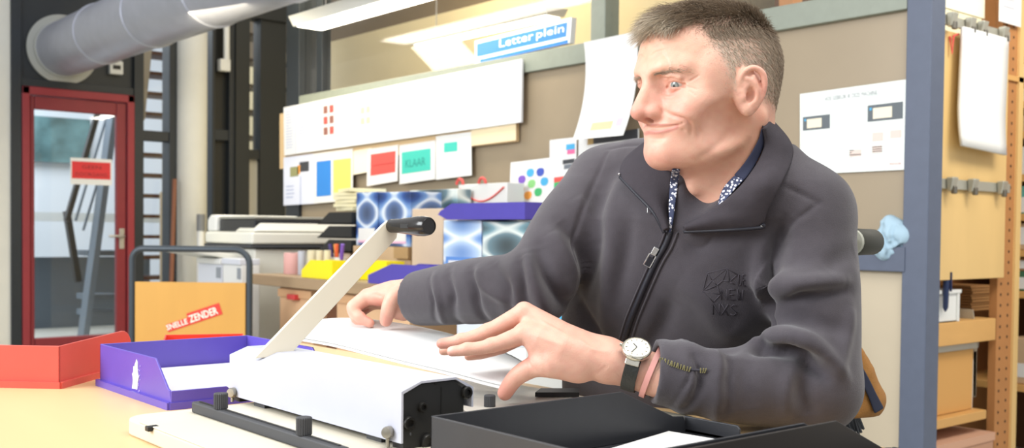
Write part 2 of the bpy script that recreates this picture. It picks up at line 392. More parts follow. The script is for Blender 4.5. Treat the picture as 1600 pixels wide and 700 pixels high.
# ================================================================== SHEETS AND BOARDS ON THE PARTITION
def lerp(a, b, t): return a+(b-a)*t
class Sheet:
    """a sheet pinned on the plane X; corners from its four edges; graphics are thin printed areas on it"""
    def __init__(s, name, label, cat, TL, TR, BR, BL, X_, m=None, curl=0.0, thick=0.0015, group=None):
        s.X = X_; s.c = [onX(*q, X_) for q in (TL, TR, BR, BL)]; s.curl = curl
        cen = sum(s.c, Vector())/4
        s.t = thing(name, label, cat, (X_, cen.y, min(q.z for q in s.c)), 0, group)
        mb = MB(); n = 10 if curl else 1
        front = [[s.pt(i/n, j/n, 0) for j in range(n+1)] for i in range(n+1)]
        back = [[p+Vector((thick, 0, 0)) for p in r] for r in front]
        mb.grid(front); mb.grid(back)
        rim = [front[0], [r[-1] for r in front], front[-1][::-1], [r[0] for r in front][::-1]]
        rb = [back[0], [r[-1] for r in back], back[-1][::-1], [r[0] for r in back][::-1]]
        for p, q in zip(rim, rb): mb.grid([p, q])
        obj('sheet' if cat != 'board' else 'panel', mb, m or m_paper, s.t, smooth=bool(curl))
    def pt(s, u, v, lift=0.0006):   # u along, v down
        p = lerp(lerp(s.c[0], s.c[1], u), lerp(s.c[3], s.c[2], u), v)
        p = p.copy(); p.x -= lift + s.curl*(abs(v-0.35)**2)*1.2
        return p
    def quad(s, u0, v0, u1, v1, mb=None, lift=0.0006, n=1):
        mb = mb or MB()
        mb.grid([[s.pt(lerp(u0, u1, i/max(n, 1)), lerp(v0, v1, j/max(n, 1)), lift) for j in range(n+1)] for i in range(n+1)]); return mb
    def rect(s, name, m, *r, lift=0.0006, n=1): return obj(name, s.quad(*r, lift=lift, n=n), m, s.t)
    def lines(s, name, m, u0, v0, u1, v1, n, w=0.35, ragged=0.5):
        mb = MB(); rnd = random.Random(int(u0*1000+v0*77))
        for i in range(n):
            va = lerp(v0, v1, i/n); vb = va+(v1-v0)/n*w
            s.quad(u0, va, u0+(u1-u0)*(1-ragged*rnd.random()), vb, mb)
        return obj(name, mb, m, s.t)
    def poly(s, name, m, pts, lift=0.0008):
        mb = MB(); mb.add([s.pt(u, v, lift) for u, v in pts], [tuple(range(len(pts)))]); return obj(name, mb, m, s.t)
    def text(s, name, m, body, u, v, wid, hei, lift=0.0008):
        o = s.pt(u, v+hei, 0); r = s.pt(u+wid, v+hei, 0)-o; up = s.pt(u, v, 0)-o
        return obj(name, text_mb(body, o, r, up, up.length, lift, width=r.length), m, s.t)
m_prd = mat('print_red', '#d9534c', 0.6); m_pbl = mat('print_blue', '#2f7fd0', 0.6); m_pye = mat('print_yellow', '#efe36a', 0.6); m_ptl = mat('print_teal', '#3fbfae', 0.6)
m_por = mat('print_orange', '#efa24a', 0.6); m_pgr = mat('print_green', '#3fae6a', 0.6); m_ppu = mat('print_purple', '#7a55b8', 0.6); m_pcy = mat('print_cyan', '#45a7d6', 0.6); m_plg = mat('print_lime', '#8acb7e', 0.6); m_pin = mat('print_indigo', '#3c55b5', 0.6)
XW = PX
b = Sheet('backing_board', 'tan fibre board on the partition behind the white planning board', 'board', (437, 178), (806, 100), (806, 221), (437, 264), XW-0.004, mat('fibre_board', '#c9ad84', 0.7), thick=0.02)
s = Sheet('planning_board', 'long white planning board with six tiny red pictures and pale ruling', 'board', (443, 168), (815, 92), (814, 191), (444, 243), XW-0.022, mat('white_board', '#d6d8dc', 0.35), thick=0.012)
for i in range(3):
    for j in range(2):
        s.rect('red_picture', (m_prd if (i+j) % 2 else mat('print_brown', '#8a5a50', 0.6)), 0.215+j*0.03, 0.14+i*0.21, 0.236+j*0.03, 0.29+i*0.21)
for i in range(2):
    for j in range(2): s.rect('orange_picture', mat('pale_orange_print', '#e8c7a0', 0.6), 0.395+j*0.025, 0.30+i*0.2, 0.412+j*0.025, 0.42+i*0.2)
s.lines('pale_ruling', mat('pale_print', '#a9b2d0', 0.7), 0.012, 0.1, 0.055, 0.9, 14)
s.lines('pale_ruling', MATS['pale_print'], 0.085, 0.08, 0.14, 0.65, 9)
s.rect('column_line', MATS['pale_print'], 0.064, 0.02, 0.067, 0.98)
m_sh = mat('cool_paper', '#d6daea', 0.7)
s = Sheet('photo_sheet', 'white sheet with a small dark photo at the lower far end of the planning board', 'paper sheet', (443, 246), (497, 239), (496, 318), (443, 321), XW-0.006, m_sh)
s.rect('photo', mat('olive_photo', '#8f8f62', 0.6), 0.2, 0.22, 0.45, 0.42); s.rect('photo', m_ink, 0.48, 0.14, 0.75, 0.34); s.rect('photo', m_por, 0.42, 0.2, 0.5, 0.38)
s.lines('pale_ruling', MATS['pale_print'], 0.08, 0.6, 0.4, 0.9, 4); s.rect('fold_line', MATS['pale_print'], 0.5, 0.42, 0.53, 1.0)
s = Sheet('colour_sheet', 'white sheet with a tall blue block and a tall pale yellow block', 'paper sheet', (490, 240), (551, 232), (551, 313), (490, 318), XW-0.008)
s.rect('blue_block', m_pbl, 0.08, 0.17, 0.46, 0.87); s.rect('yellow_block', m_pye, 0.52, 0.18, 0.96, 0.88)
Sheet('blank_sheet', 'blank cream sheet between the blue block and the red card', 'paper sheet', (552, 236), (580, 231), (580, 268), (552, 273), XW-0.005, mat('cream_paper', '#efe6cf', 0.7))
s = Sheet('red_card_sheet', 'white sheet with a salmon red block pinned under the planning board', 'paper sheet', (574, 233), (622, 226), (621, 283), (573, 291), XW-0.007)
s.rect('red_block', m_prd, 0.12, 0.16, 0.93, 0.74); s.rect('red_line', mat('print_dark_red', '#b8403c', 0.6), 0.2, 0.46, 0.9, 0.49, lift=0.0012)
s = Sheet('teal_card_sheet', 'white sheet with a teal block reading KLAAR', 'paper sheet', (624, 227), (680, 219), (680, 280), (624, 288), XW-0.007)
s.rect('teal_block', m_ptl, 0.07, 0.19, 0.88, 0.75); s.text('lettering', mat('teal_ink', '#2a8f84', 0.6), 'KLAAR', 0.18, 0.40, 0.56, 0.2, lift=0.0014)
s = Sheet('teal_corner_sheet', 'white sheet with one small teal patch near its top', 'paper sheet', (681, 213), (736, 206), (737, 274), (681, 281), XW-0.008)
s.rect('teal_patch', m_ptl, 0.24, 0.18, 0.62, 0.40)
s = Sheet('tan_card', 'pale tan card sticking out under the end of the planning board', 'card', (736, 203), (806, 193), (806, 219), (736, 228), XW-0.010, mat('pale_tan_card', '#e6d3ae', 0.7))
s = Sheet('shield_chart', 'white sheet with a ring of eight coloured shields', 'paper sheet', (798, 254), (862, 246), (861, 317), (795, 323), XW-0.006)
for (u, v, m_) in ((0.50, 0.27, m_pcy), (0.74, 0.28, m_pin), (0.30, 0.40, m_ppu), (0.54, 0.52, m_plg), (0.84, 0.50, m_pcy), (0.28, 0.63, m_prd), (0.46, 0.77, m_por), (0.70, 0.72, m_pgr)):
    s.poly('coloured_shield', m_, [(u+0.092*math.copysign(abs(math.cos(a_))**0.8, math.cos(a_)), v+0.094*math.sin(a_)*(1.15 if math.sin(a_) > 0 else 0.85)) for a_ in [2*math.pi*k/14 for k in range(14)]])
s = Sheet('gradient_chart', 'narrow white sheet with cyan, pink and grey bars beside the shields', 'paper sheet', (859, 219), (901, 214), (900, 312), (858, 318), XW-0.010)
for (u0, v0, u1, v1, m_) in ((0.62, 0.10, 0.94, 0.19, m_pcy), (0.66, 0.19, 0.94, 0.26, mat('print_pink', '#e06a9a', 0.6)), (0.5, 0.34, 0.94, 0.41, m_ink), (0.55, 0.42, 0.94, 0.49, mat('print_grey', '#6f757d', 0.6)),
                             (0.18, 0.60, 0.6, 0.68, m_prd), (0.18, 0.68, 0.62, 0.76, m_pgr), (0.18, 0.76, 0.66, 0.83, m_pin)): s.rect('colour_bar', m_, u0, v0, u1, v1)
s.rect('orange_edge', m_por, 0.02, 0.90, 0.9, 0.92)
s = Sheet('test_print', 'white sheet half hidden behind the shoulder with a dark bar across its top', 'paper sheet', (904, 214), (998, 201), (998, 300), (902, 310), XW-0.006)
s.rect('dark_bar', m_ink, 0.26, 0.0, 0.99, 0.15); s.rect('tan_bar', mat('print_tan', '#b89a63', 0.6), 0.16, 0.0, 0.26, 0.15)
s = Sheet('curled_sheet', 'large white sheet curling off the top rail just behind the face', 'paper sheet', (917, 67), (999, 50), (990, 213), (911, 220), XW-0.03, m_paper, curl=0.12)
s.rect('brown_smudge', mat('print_smudge', '#d9c39a', 0.7), 0.3, 0.84, 0.72, 0.92, n=2); s.rect('pink_smudge', mat('print_lilac', '#d8bfe0', 0.7), 0.78, 0.82, 0.9, 0.9, n=2)
s = Sheet('machine_poster', 'white instruction poster about the machine with two grey control panels', 'poster', (1250, 147), (1417, 124), (1415, 265), (1250, 273), XW+0.016, mat('poster_white', '#e3e8e4', 0.5))
s.text('title', mat('poster_grey', '#8b9094', 0.7), 'HOE GEBRUIK IK DEZE MACHINE', 0.25, 0.075, 0.49, 0.052)
for (u0, v0, u1, v1) in ((0.03, 0.29, 0.30, 0.46), (0.655, 0.24, 0.97, 0.43)):
    s.rect('control_panel', mat('panel_grey', '#5c6368', 0.6), u0, v0, u1, v1)
    s.rect('panel_screen', mat('screen_cream', '#e6dcc4', 0.6), u0+(u1-u0)*0.16, v0+(v1-v0)*0.2, u0+(u1-u0)*0.70, v0+(v1-v0)*0.85, lift=0.0012)
    s.rect('panel_button', m_pcy, u0+(u1-u0)*0.06, v0+(v1-v0)*0.15, u0+(u1-u0)*0.12, v0+(v1-v0)*0.32, lift=0.0012)
m_pp = mat('poster_text', '#c3cdc9', 0.7)
for q in ((0.04, 0.14, 0.28, 0.26, 5), (0.36, 0.16, 0.62, 0.40, 9), (0.66, 0.11, 0.96, 0.20, 4), (0.04, 0.5, 0.28, 0.72, 9), (0.36, 0.55, 0.62, 0.9, 13), (0.68, 0.47, 0.96, 0.53, 3), (0.68, 0.72, 0.96, 0.82, 4)): s.lines('poster_paragraph', m_pp, *q)
for q in ((0.70, 0.56, 0.80, 0.66), (0.86, 0.55, 0.96, 0.64), (0.70, 0.71, 0.79, 0.79), (0.49, 0.74, 0.6, 0.82)): s.rect('small_diagram', mat('diagram_pink', '#d7c6bd', 0.7), *q)
s.text('footer_lettering', mat('footer_red', '#c08a80', 0.7), 'instructie', 0.86, 0.91, 0.10, 0.03)
# blue sign on the top rail
s = Sheet('blue_sign', 'blue sign with a white border standing on the top rail of the partition', 'sign', (742, 64), (893, 27), (890, 67), (742, 100), XW+0.03, mat('sign_white', '#eef2f8', 0.4), thick=0.03)
s.rect('blue_field', mat('sign_blue', '#2a78d6', 0.4), 0.025, 0.15, 0.965, 0.72, lift=0.001)
s.rect('blue_base', MATS['sign_blue'], 0.06, 0.86, 0.985, 1.0, lift=0.001)
s.text('lettering', mat('sign_lettering', '#ffffff', 0.4), 'Letter', 0.28, 0.20, 0.36, 0.34, lift=0.002)
s.text('lettering', MATS['sign_lettering'], 'plein', 0.67, 0.20, 0.27, 0.42, lift=0.002)

# ================================================================== BENCH AGAINST THE PARTITION
BZ = 0.785; BX0, BX1 = 2.3, 3.07; BY0, BY1 = 2.1, 4.69
m_bw = mat('worktop_wood', '#9c8466', 0.5, noise=0.12, nscale=12, stretch=(1, 0.15, 1))
m_birch = mat('pale_birch', '#cfa983', 0.55, noise=0.06, nscale=10, stretch=(1, 1, 0.2))
t = thing('work_bench', 'wooden work bench with drawers and dark legs along the partition', 'bench', ((BX0+BX1)/2, (BY0+BY1)/2, 0))
obj('worktop', MB().box((BX0, BY0, BZ-0.05), (BX1, BY1, BZ)), m_bw, t, bevel=0.004)
m_leg = mat('dark_green_leg', '#3d4a4b', 0.5)
for yy in (4.42, 2.2):
    for xx in (BX0+0.05, BX1-0.11): obj('leg', MB().box((xx, yy, 0), (xx+0.06, yy+0.07, BZ-0.05)), m_leg, t)
def dr(pxa, pxb, ztop, zbot, xx=BX0+0.03):
    ya = onX(pxa, 480, xx).y; yb = onX(pxb, 480, xx).y
    return min(ya, yb), max(ya, yb)
y0, y1 = dr(437, 489, 0, 0)
dw = obj('drawer_unit', MB().box((BX0+0.03, y0, 0.40), (BX1-0.1, y1, BZ-0.055)), m_birch, t, bevel=0.004)
obj('lip', MB().box((BX0+0.02, y0, 0.69), (BX0+0.03, y1, BZ-0.06)), mat('birch_front', '#c39a72', 0.55), dw)
kp = onX(457, 464, BX0+0.015); obj('pull', MB().box(kp+Vector((-0.015, -0.045, -0.012)), kp+Vector((0.015, 0.03, 0.012))), mat('pull_red', '#c43a3a', 0.4), dw, bevel=0.004)
obj('recess', MB().box((BX0+0.1, dr(489, 528, 0, 0)[0], 0.42), (BX1-0.1, dr(489, 528, 0, 0)[1], BZ-0.055)), mat('brown_recess', '#6b4630', 0.7), t)
y0, y1 = dr(526, 640, 0, 0)
dw = obj('drawer_unit', MB().box((BX0+0.03, y0, 0.12), (BX1-0.1, y1, BZ-0.055)), m_birch, t, bevel=0.004)
obj('lip', MB().box((BX0+0.02, y0, 0.69), (BX0+0.03, y1, BZ-0.06)), MATS['birch_front'], dw)
obj('stretcher', MB().box((BX0+0.05, BY0+0.1, 0.25), (BX0+0.1, BY1-0.2, 0.30)), m_leg, t)

def bench_box(name, label, pxa, pxb, ytop, ybot, X_, depth, m, parts=None, bevel=0.004, group=None):
    """box on the bench: front face on plane X_, between two pixels columns, from ybot up to ytop"""
    a = onX(pxa, ybot, X_); b = onX(pxb, ybot, X_); z1 = onX((pxa+pxb)/2, ytop, X_).z; z0 = max(onX((pxa+pxb)/2, ybot, X_).z, BZ)
    y0, y1 = min(a.y, b.y), max(a.y, b.y)
    t = thing(name, label, 'box', (X_, (y0+y1)/2, z0), 0, group)
    obj('carton', MB().box((X_, y0, z0), (X_+depth, y1, z1)), m, t, bevel=bevel)
    return t, y0, y1, z0, z1
def wave_mat(name, cols, sy, sz, amp, off=0.0):
    """printed pattern of crossing wave bands"""
    m = bpy.data.materials.new(name); m.use_nodes = True; nt = m.node_tree; b = nt.nodes['Principled BSDF']; b.inputs['Roughness'].default_value = 0.4
    tc = nt.nodes.new('ShaderNodeTexCoord'); sp = nt.nodes.new('ShaderNodeSeparateXYZ'); nt.links.new(tc.outputs['Object'], sp.inputs[0])
    def mth(op, a, b_=None):
        n = nt.nodes.new('ShaderNodeMath'); n.operation = op
        for i, v in enumerate((a, b_)):
            if v is None: continue
            if isinstance(v, (int, float)): n.inputs[i].default_value = v
            else: nt.links.new(v, n.inputs[i])
        return n.outputs[0]
    c1 = mth('COSINE', mth('MULTIPLY', mth('ADD', sp.outputs[2], off), sz)); yy = mth('MULTIPLY', mth('SUBTRACT', sp.outputs[1], sp.outputs[0]), sy)
    s1 = mth('SINE', mth('ADD', yy, mth('MULTIPLY', c1, amp))); s2 = mth('SINE', mth('SUBTRACT', yy, mth('MULTIPLY', c1, amp)))
    v = mth('ADD', mth('MULTIPLY', mth('MULTIPLY', s1, s2), 0.5), 0.5)
    r = nt.nodes.new('ShaderNodeValToRGB'); els = r.color_ramp.elements
    while len(els) < len(cols): els.new(0.5)
    for e, (p_, c_) in zip(els, cols): e.position = p_; e.color = (*lin(c_), 1)
    nt.links.new(v, r.inputs[0]); nt.links.new(r.outputs[0], b.inputs['Base Color'])
    return m
m_wb = wave_mat('blue_wave_print', [(0.0, '#3d4a66'), (0.30, '#5f79a8'), (0.46, '#dfe9f4'), (0.56, '#6f96cc'), (0.8, '#2c4f94'), (1.0, '#1d3566')], 13, 21, 1.3)
m_wt = wave_mat('teal_leaf_print', [(0.0, '#3f494c'), (0.35, '#6d8790'), (0.5, '#e4ebe4'), (0.7, '#7fa3ad'), (1.0, '#3a4a50')], 9, 24, 1.4)
m_wl = wave_mat('light_blue_leaf_print', [(0.0, '#6f93c8'), (0.4, '#b8cfe8'), (0.55, '#eef3f8'), (0.8, '#8fb0dc'), (1.0, '#4f78b8')], 10, 28, 1.3)
m_kraft = mat('kraft_card', '#c2a684', 0.8, noise=0.05, nscale=15)
m_kraft2 = mat('tan_card_board', '#cbb59c', 0.8, noise=0.03, nscale=15)
t, y0, y1, z0, z1 = bench_box('kraft_carton', 'brown open carton under the blue patterned boxes', 551, 641, 385, 434, 2.60, 0.2, m_kraft)
obj('flap', MB().box((2.58, y0-0.01, z1-0.05), (2.598, y0+0.10, z1)), mat('kraft_flap', '#a98a60', 0.8), t)
kz = z1
for (pa, pb, lab) in ((556, 590, 'blue wave patterned box nearest the black trays'), (591, 641, 'blue wave patterned box against the tan carton')):
    a = onX(pa, 380, 2.62); b_ = onX(pb, 380, 2.62); zt = onX(pa, 301, 2.62).z; y0, y1 = b_.y+0.002, a.y-0.002
    t = thing('patterned_box', lab, 'box', (2.62, (y0+y1)/2, kz+0.001))
    obj('carton', MB().box((2.62, y0, kz+0.001), (2.79, y1, zt)), m_wb, t, bevel=0.003)
    hh = zt-kz
    obj('label', MB().box((2.6185, lerp(y0, y1, 0.12), kz+hh*0.10), (2.62, lerp(y0, y1, 0.88), kz+hh*0.33)), m_paper, t)
    obj('label_stripe', MB().box((2.618, lerp(y0, y1, 0.12), kz+hh*0.06), (2.6195, lerp(y0, y1, 0.88), kz+hh*0.10)), mat('pink_stripe', '#e3b3cf', 0.6), t)
t, y0, y1, z0, z1 = bench_box('tan_carton', 'tall plain tan carton beside the blue patterned boxes', 643, 691, 326, 434, 2.55, 0.22, m_kraft2)
LX = 2.86; a = onX(640, 330, LX); b_ = onX(714, 330, LX)
t = thing('leaf_box', 'pale teal leaf patterned box standing behind the tan carton', 'box', (LX, (a.y+b_.y)/2, BZ))
obj('carton', MB().box((LX, b_.y, BZ), (LX+0.08, a.y, onX(660, 297, LX).z)), m_wt, t, bevel=0.003)
t, y0, y1, z0, z1 = bench_box('leaf_box', 'pale blue leaf patterned box with a white label under the purple lid', 692, 751, 344, 440, 2.50, 0.3, m_wl)
obj('label_field', MB().box((2.4985, lerp(y0, y1, 0.08), lerp(z0, z1, 0.22)), (2.5, lerp(y0, y1, 0.92), lerp(z0, z1, 0.40))), mat('label_blue', '#5f8fd0', 0.5), t)
obj('label', MB().box((2.4975, lerp(y0, y1, 0.14), lerp(z0, z1, 0.22)), (2.4985, lerp(y0, y1, 0.84), lerp(z0, z1, 0.34))), m_paper, t)
t, y0, y1, z0, z1b = bench_box('leaf_box', 'grey teal leaf patterned box with a red lettered label under the purple lid', 753, 831, 346, 440, 2.50, 0.3, m_wt)
obj('label', MB().box((2.4985, lerp(y0, y1, 0.15), lerp(z0, z1b, 0.16)), (2.5, lerp(y0, y1, 0.75), lerp(z0, z1b, 0.36))), m_paper, t)
mb = text_mb('DECALUX', (2.4984, lerp(y0, y1, 0.70), lerp(z0, z1b, 0.27)), (0, -1, 0), (0, 0, 1), 0.018, 0.001, width=(y1-y0)*0.5); obj('label_lettering', mb, m_prd, t)
obj('label_base', MB().box((2.498, lerp(y0, y1, 0.15), lerp(z0, z1b, 0.12)), (2.5, lerp(y0, y1, 0.75), lerp(z0, z1b, 0.2))), m_ink, t)
# purple lid tray lying across the two leaf boxes
m_pur = mat('purple_plastic', '#4d43a0', 0.35, noise=0.03, nscale=20)
a = onX(684, 335, 2.46); b_ = onX(820, 335, 2.46); z_ = max(z1, z1b)+0.002; hz = 0.062
t = thing('letter_tray', 'purple letter tray lying on top of the two leaf patterned boxes', 'letter tray', (2.46, (a.y+b_.y)/2, z_))
mb = MB().prism([(2.46, a.y, z_+0.02), (2.46, a.y-0.06, z_), (2.46, b_.y, z_), (2.46, b_.y, z_+hz), (2.46, a.y-0.09, z_+hz), (2.46, a.y-0.02, z_+0.035)], (0.005, 0, 0)); obj('side_panel', mb, m_pur, t)
obj('bottom_panel', MB().box((2.465, b_.y+0.006, z_), (2.74, a.y-0.07, z_+0.005)), m_pur, t)
obj('back_panel', MB().box((2.465, b_.y, z_), (2.74, b_.y+0.005, z_+hz)), m_pur, t)
mb = MB().prism([(2.74, a.y, z_+0.02), (2.74, a.y-0.06, z_), (2.74, b_.y, z_), (2.74, b_.y, z_+hz), (2.74, a.y-0.09, z_+hz), (2.74, a.y-0.02, z_+0.035)], (0.005, 0, 0)); obj('side_panel', mb, m_pur, t)
# white envelope box with red string
a = onX(716, 320, 2.96); b_ = onX(792, 320, 2.96); zt = onX(750, 287, 2.96).z
t = thing('white_box', 'white box with looped red string standing behind the purple tray', 'box', (2.96, (a.y+b_.y)/2, BZ))
obj('carton', MB().box((2.96, b_.y, BZ), (3.06, a.y, zt)), m_wpl, t, bevel=0.003)
mb = MB().tube([(2.955, lerp(a.y, b_.y, 0.05+0.9*i/14), zt-0.02-0.06*math.sin(math.pi*i/14)) for i in range(15)], 0.004, 6); obj('string', mb, mat('red_string', '#d8554f', 0.6), t)
for f in (0.05, 0.52): obj('bow', MB().tube(arc((2.955, lerp(a.y, b_.y, f), zt), (0, 1, 0), (0, 0, 1), 0.025, 0, math.pi, 8), 0.007, 6), MATS['red_string'], t)
a = onX(798, 312, 3.05)
t = thing('blue_bottle', 'tiny blue bottle beside the shield chart', 'bottle', onX(799, 316, 3.05)); zb = onX(799, 340, 3.05).z
mb = MB().lathe((3.05, a.y, zb), [(0.02, 0), (0.022, 0.01), (0.022, 0.11), (0.012, 0.135), (0.012, 0.155)], 16); o = obj('bottle_body', mb, mat('bottle_blue', '#3f8fd8', 0.3), t, smooth=True)
bpy.data.objects.remove(o); bpy.data.objects.remove(t)
# stacking black trays on a pale box, papers on top
t, y0, y1, z0, z1 = bench_box('pale_carton', 'pale cardboard box carrying the black stacking trays', 500, 547, 394, 434, 2.62, 0.15, m_kraft2)
zt = onX(525, 392, 2.85).z
ya, yb = onX(496, 370, 2.60).y, onX(549, 370, 2.60).y
for i in range(3):
    z_ = z1+0.002+i*0.066
    t = thing('stacking_tray', ('black stacking tray lowest in the pile by the copier', 'black stacking tray in the middle of the pile by the copier', 'black stacking tray on top of the pile by the copier')[i], 'letter tray', (2.7, (ya+yb)/2, z_))
    mb = MB().box((2.60, yb, z_), (2.85, ya, z_+0.006)); obj('bottom_panel', mb, m_blk, t)
    mb = MB().prism([(2.60, ya, z_), (2.60, lerp(ya, yb, 0.35), z_+0.058), (2.60, yb, z_+0.058), (2.60, yb, z_)], (0.006, 0, 0)); obj('side_panel', mb, m_blk, t)
    mb = MB().prism([(2.844, ya, z_), (2.844, lerp(ya, yb, 0.35), z_+0.058), (2.844, yb, z_+0.058), (2.844, yb, z_)], (0.006, 0, 0)); obj('side_panel', mb, m_blk, t)
    obj('back_panel', MB().box((2.606, yb, z_+0.006), (2.844, yb+0.005, z_+0.058)), m_blk, t)
z_ = z1+0.002+3*0.066
rnd = random.Random(3)
for i in range(6):
    a = 0.35*rnd.uniform(-1, 1); cx, cy = 2.73, lerp(ya, yb, 0.62)
    mb = MB(); hx, hy = 0.09, 0.11
    cs = [Vector((cx+px_*hx*math.cos(a)-py__*hy*math.sin(a), cy+px_*hx*math.sin(a)+py__*hy*math.cos(a), z_+i*0.018)) for px_, py__ in ((-1, -1), (1, -1), (1, 1), (-1, 1))]
    mb.prism(cs, (0, 0, 0.016)); tag(obj('paper_block', mb, mat('cream_pad', '#e5dcb4', 0.7)), 'cream paper block askew in the loose pile on top of the black trays', 'paper block', 'cream paper blocks on the black trays')
# rolls, yellow trays, pens
def roll(label, pxa, pxb, ytop, X_, m, cat='roll', group=None):
    a = onX(pxa, 425, X_); b = onX(pxb, 425, X_); c_ = (a+b)/2; r_ = (at(pxb, 425, a.dot(F0)) - at(pxa, 425, a.dot(F0))).length/2
    zt = onX((pxa+pxb)/2, ytop, X_).z
    t = thing('paper_roll', label, cat, (X_+r_, c_.y, BZ), 0, group)
    obj('roll', MB().lathe((X_+r_, c_.y, BZ), [(r_*0.97, 0), (r_, 0.004), (r_, zt-BZ-0.004), (r_*0.97, zt-BZ)], 28), m, t, smooth=True)
    obj('core', MB().lathe((X_+r_, c_.y, zt), [(r_*0.3, 0), (r_*0.3, 0.001)], 20), m_ink, t)
roll('short pink paper roll standing on the bench end', 431, 459, 395, 2.42, mat('pink_roll', '#dba9a3', 0.7))
roll('slim silver grey roll between the pink roll and the cream rolls', 460, 472, 392, 2.44, mat('grey_roll', '#b9bcc4', 0.5))
for i, q in enumerate(((474, 488), (489, 500), (501, 512))):
    roll(('cream roll right beside the silver grey roll', 'cream roll in the middle of the row behind the yellow tray', 'cream roll at the pen pot end of the row')[i], q[0], q[1], 391, 2.42, mat('cream_roll', '#d8cfae', 0.7))
m_yel = mat('yellow_plastic', '#f0e01a', 0.4)
def low_tray(label, pxa, pxb, ytop, X_, dep, m, cat='tray', name='plastic_tray'):
    a = onX(pxa, 430, X_); b = onX(pxb, 430, X_); zt = onX((pxa+pxb)/2, ytop, X_+dep*0.5).z
    y0, y1 = b.y, a.y; h_ = max(zt-BZ, 0.035); z0 = BZ+0.001
    t = thing(name, label, cat, (X_+dep/2, (y0+y1)/2, z0)); w = 0.004
    obj('bottom_panel', MB().box((X_, y0, z0), (X_+dep, y1, z0+w)), m, t)
    for xx in (X_, X_+dep-w):
        mb = MB().prism([(xx, y0, z0+w), (xx, y1, z0+w), (xx, y1, z0+h_*0.4), (xx, lerp(y1, y0, 0.3), z0+h_), (xx, y0, z0+h_)], (w, 0, 0)); obj('side_panel', mb, m, t)
    obj('back_panel', MB().box((X_+w, y0, z0+w), (X_+dep-w, y0+w, z0+h_)), m, t)
    return t
low_tray('bright yellow tray beside the cream rolls', 471, 519, 406, 2.32, 0.08, m_yel)
low_tray('bright yellow tray under the raised lever of the punch', 546, 604, 407, 2.45, 0.09, m_yel)
low_tray('purple letter tray lying flat at the bench front behind the cuff', 575, 706, 413, 2.305, 0.135, m_pur, 'letter tray', 'letter_tray')
a = onX(528, 425, 2.5); t = thing('pen_pot', 'white pot with purple and orange felt pens', 'pen pot', (2.5, a.y, BZ))
obj('pot', MB().lathe((2.5, a.y, BZ), [(0.03, 0), (0.036, 0.002), (0.038, 0.09), (0.035, 0.09), (0.033, 0.01)], 20), m_wpl, t, smooth=True)
for i, m_ in enumerate((mat('pen_purple', '#3a2a6a', 0.4), m_por, mat('pen_orange', '#e2643a', 0.4), m_ppu)):
    q = Vector((2.49+0.012*(i % 2), a.y+0.02-0.013*i, BZ+0.03)); pen = obj('felt_pen', MB().tube([q, q+Vector((-0.01, 0.02-0.018*i, 0.12))], 0.009, 10), m_, t, smooth=True)
# white flowers in a pot at the bench
FX = 2.93; a = onX(838, 430, FX); t = thing('flower_pot', 'white flowers in a dark pot just behind the sleeve', 'flower pot', (FX, a.y, BZ))
obj('pot', MB().lathe((FX, a.y, BZ), [(0.04, 0), (0.055, 0.1), (0.058, 0.11), (0.05, 0.105)], 20), m_ink, t, smooth=True)
rnd = random.Random(5)
for i in range(9):
    q = Vector((FX+rnd.uniform(-0.06, 0.06), a.y+rnd.uniform(-0.09, 0.07), BZ+0.2+rnd.uniform(0, 0.07)))
    st = obj('stem', MB().tube([(FX, a.y, BZ+0.1), q], 0.003, 5), mat('stem_green', '#6d8a4f', 0.6), t)
    mb = MB()
    for k in range(6):
        an = k*math.pi/3; d_ = Vector((-0.3, math.cos(an), math.sin(an))).normalized(); s_ = d_.cross(Vector((1, 0, 0))).normalized()
        mb.add([q, q+d_*0.018+s_*0.012, q+d_*0.034+Vector((-0.01, 0, 0)), q+d_*0.018-s_*0.012], [(0, 1, 2, 3)])
    obj('flower', mb, mat('petal_white', '#f1efdf', 0.6), t)
# white carton under the bench seen in the gap below the arm
a = onX(862, 520, 2.28); b_ = onX(912, 520, 2.28); z0, zt = 0.45, 0.80
t = thing('shelf_carton', 'white carton with a small blue label showing in the gap under the raised arm', 'box', (2.2, (a.y+b_.y)/2, 0))
obj('carton', MB().box((2.0, b_.y-0.05, 0), (2.27, a.y+0.12, 0.74)), m_wpl, t, bevel=0.004)
q = onX(886, 504, 2.0); obj('label', MB().box((1.998, q.y-0.03, q.z-0.03), (2.0, q.y+0.03, q.z+0.03)), m_pcy, t)
obj('lid_band', MB().box((1.994, b_.y-0.056, 0.665), (2.276, a.y+0.126, 0.745)), mat('lid_grey', '#c3c9d2', 0.5), t)

# ================================================================== COPIER
m_cw = mat('copier_white', '#dddcd2', 0.45); m_cw2 = mat('copier_cool', '#cfd3dc', 0.45)
x0, x1, y0, y1 = 2.46, 3.06, 4.98, 5.5
t = thing('copier', 'large white office copier with a dark glass lid standing past the bench', 'copier', ((x0+x1)/2, (y0+y1)/2, 0))
obj('cabinet', MB().box((x0, y0, 0.04), (x1, y1, 0.90)), m_cw, t, bevel=0.01)
for i in range(3):
    dw = obj('paper_drawer', MB().box((x0-0.012, y0+0.03, 0.1+i*0.19), (x0, y1-0.03, 0.27+i*0.19)), m_cw2, t, bevel=0.004)
    obj('grip', MB().box((x0-0.015, y0+0.18, 0.23+i*0.19), (x0-0.012, y1-0.18, 0.25+i*0.19)), m_ink, dw)
obj('output_slot', MB().box((x0-0.01, y0+0.05, 0.70), (x0+0.02, y1-0.05, 0.86)), mat('slot_grey', '#4f5355', 0.5), t)
obj('scanner_bed', MB().box((x0-0.03, y0-0.03, 0.92), (x1, y1+0.02, 0.985)), m_cw, t, bevel=0.015)
obj('base_line', MB().box((x0-0.032, y0-0.032, 0.905), (x1, y1+0.02, 0.918)), m_ink, t)
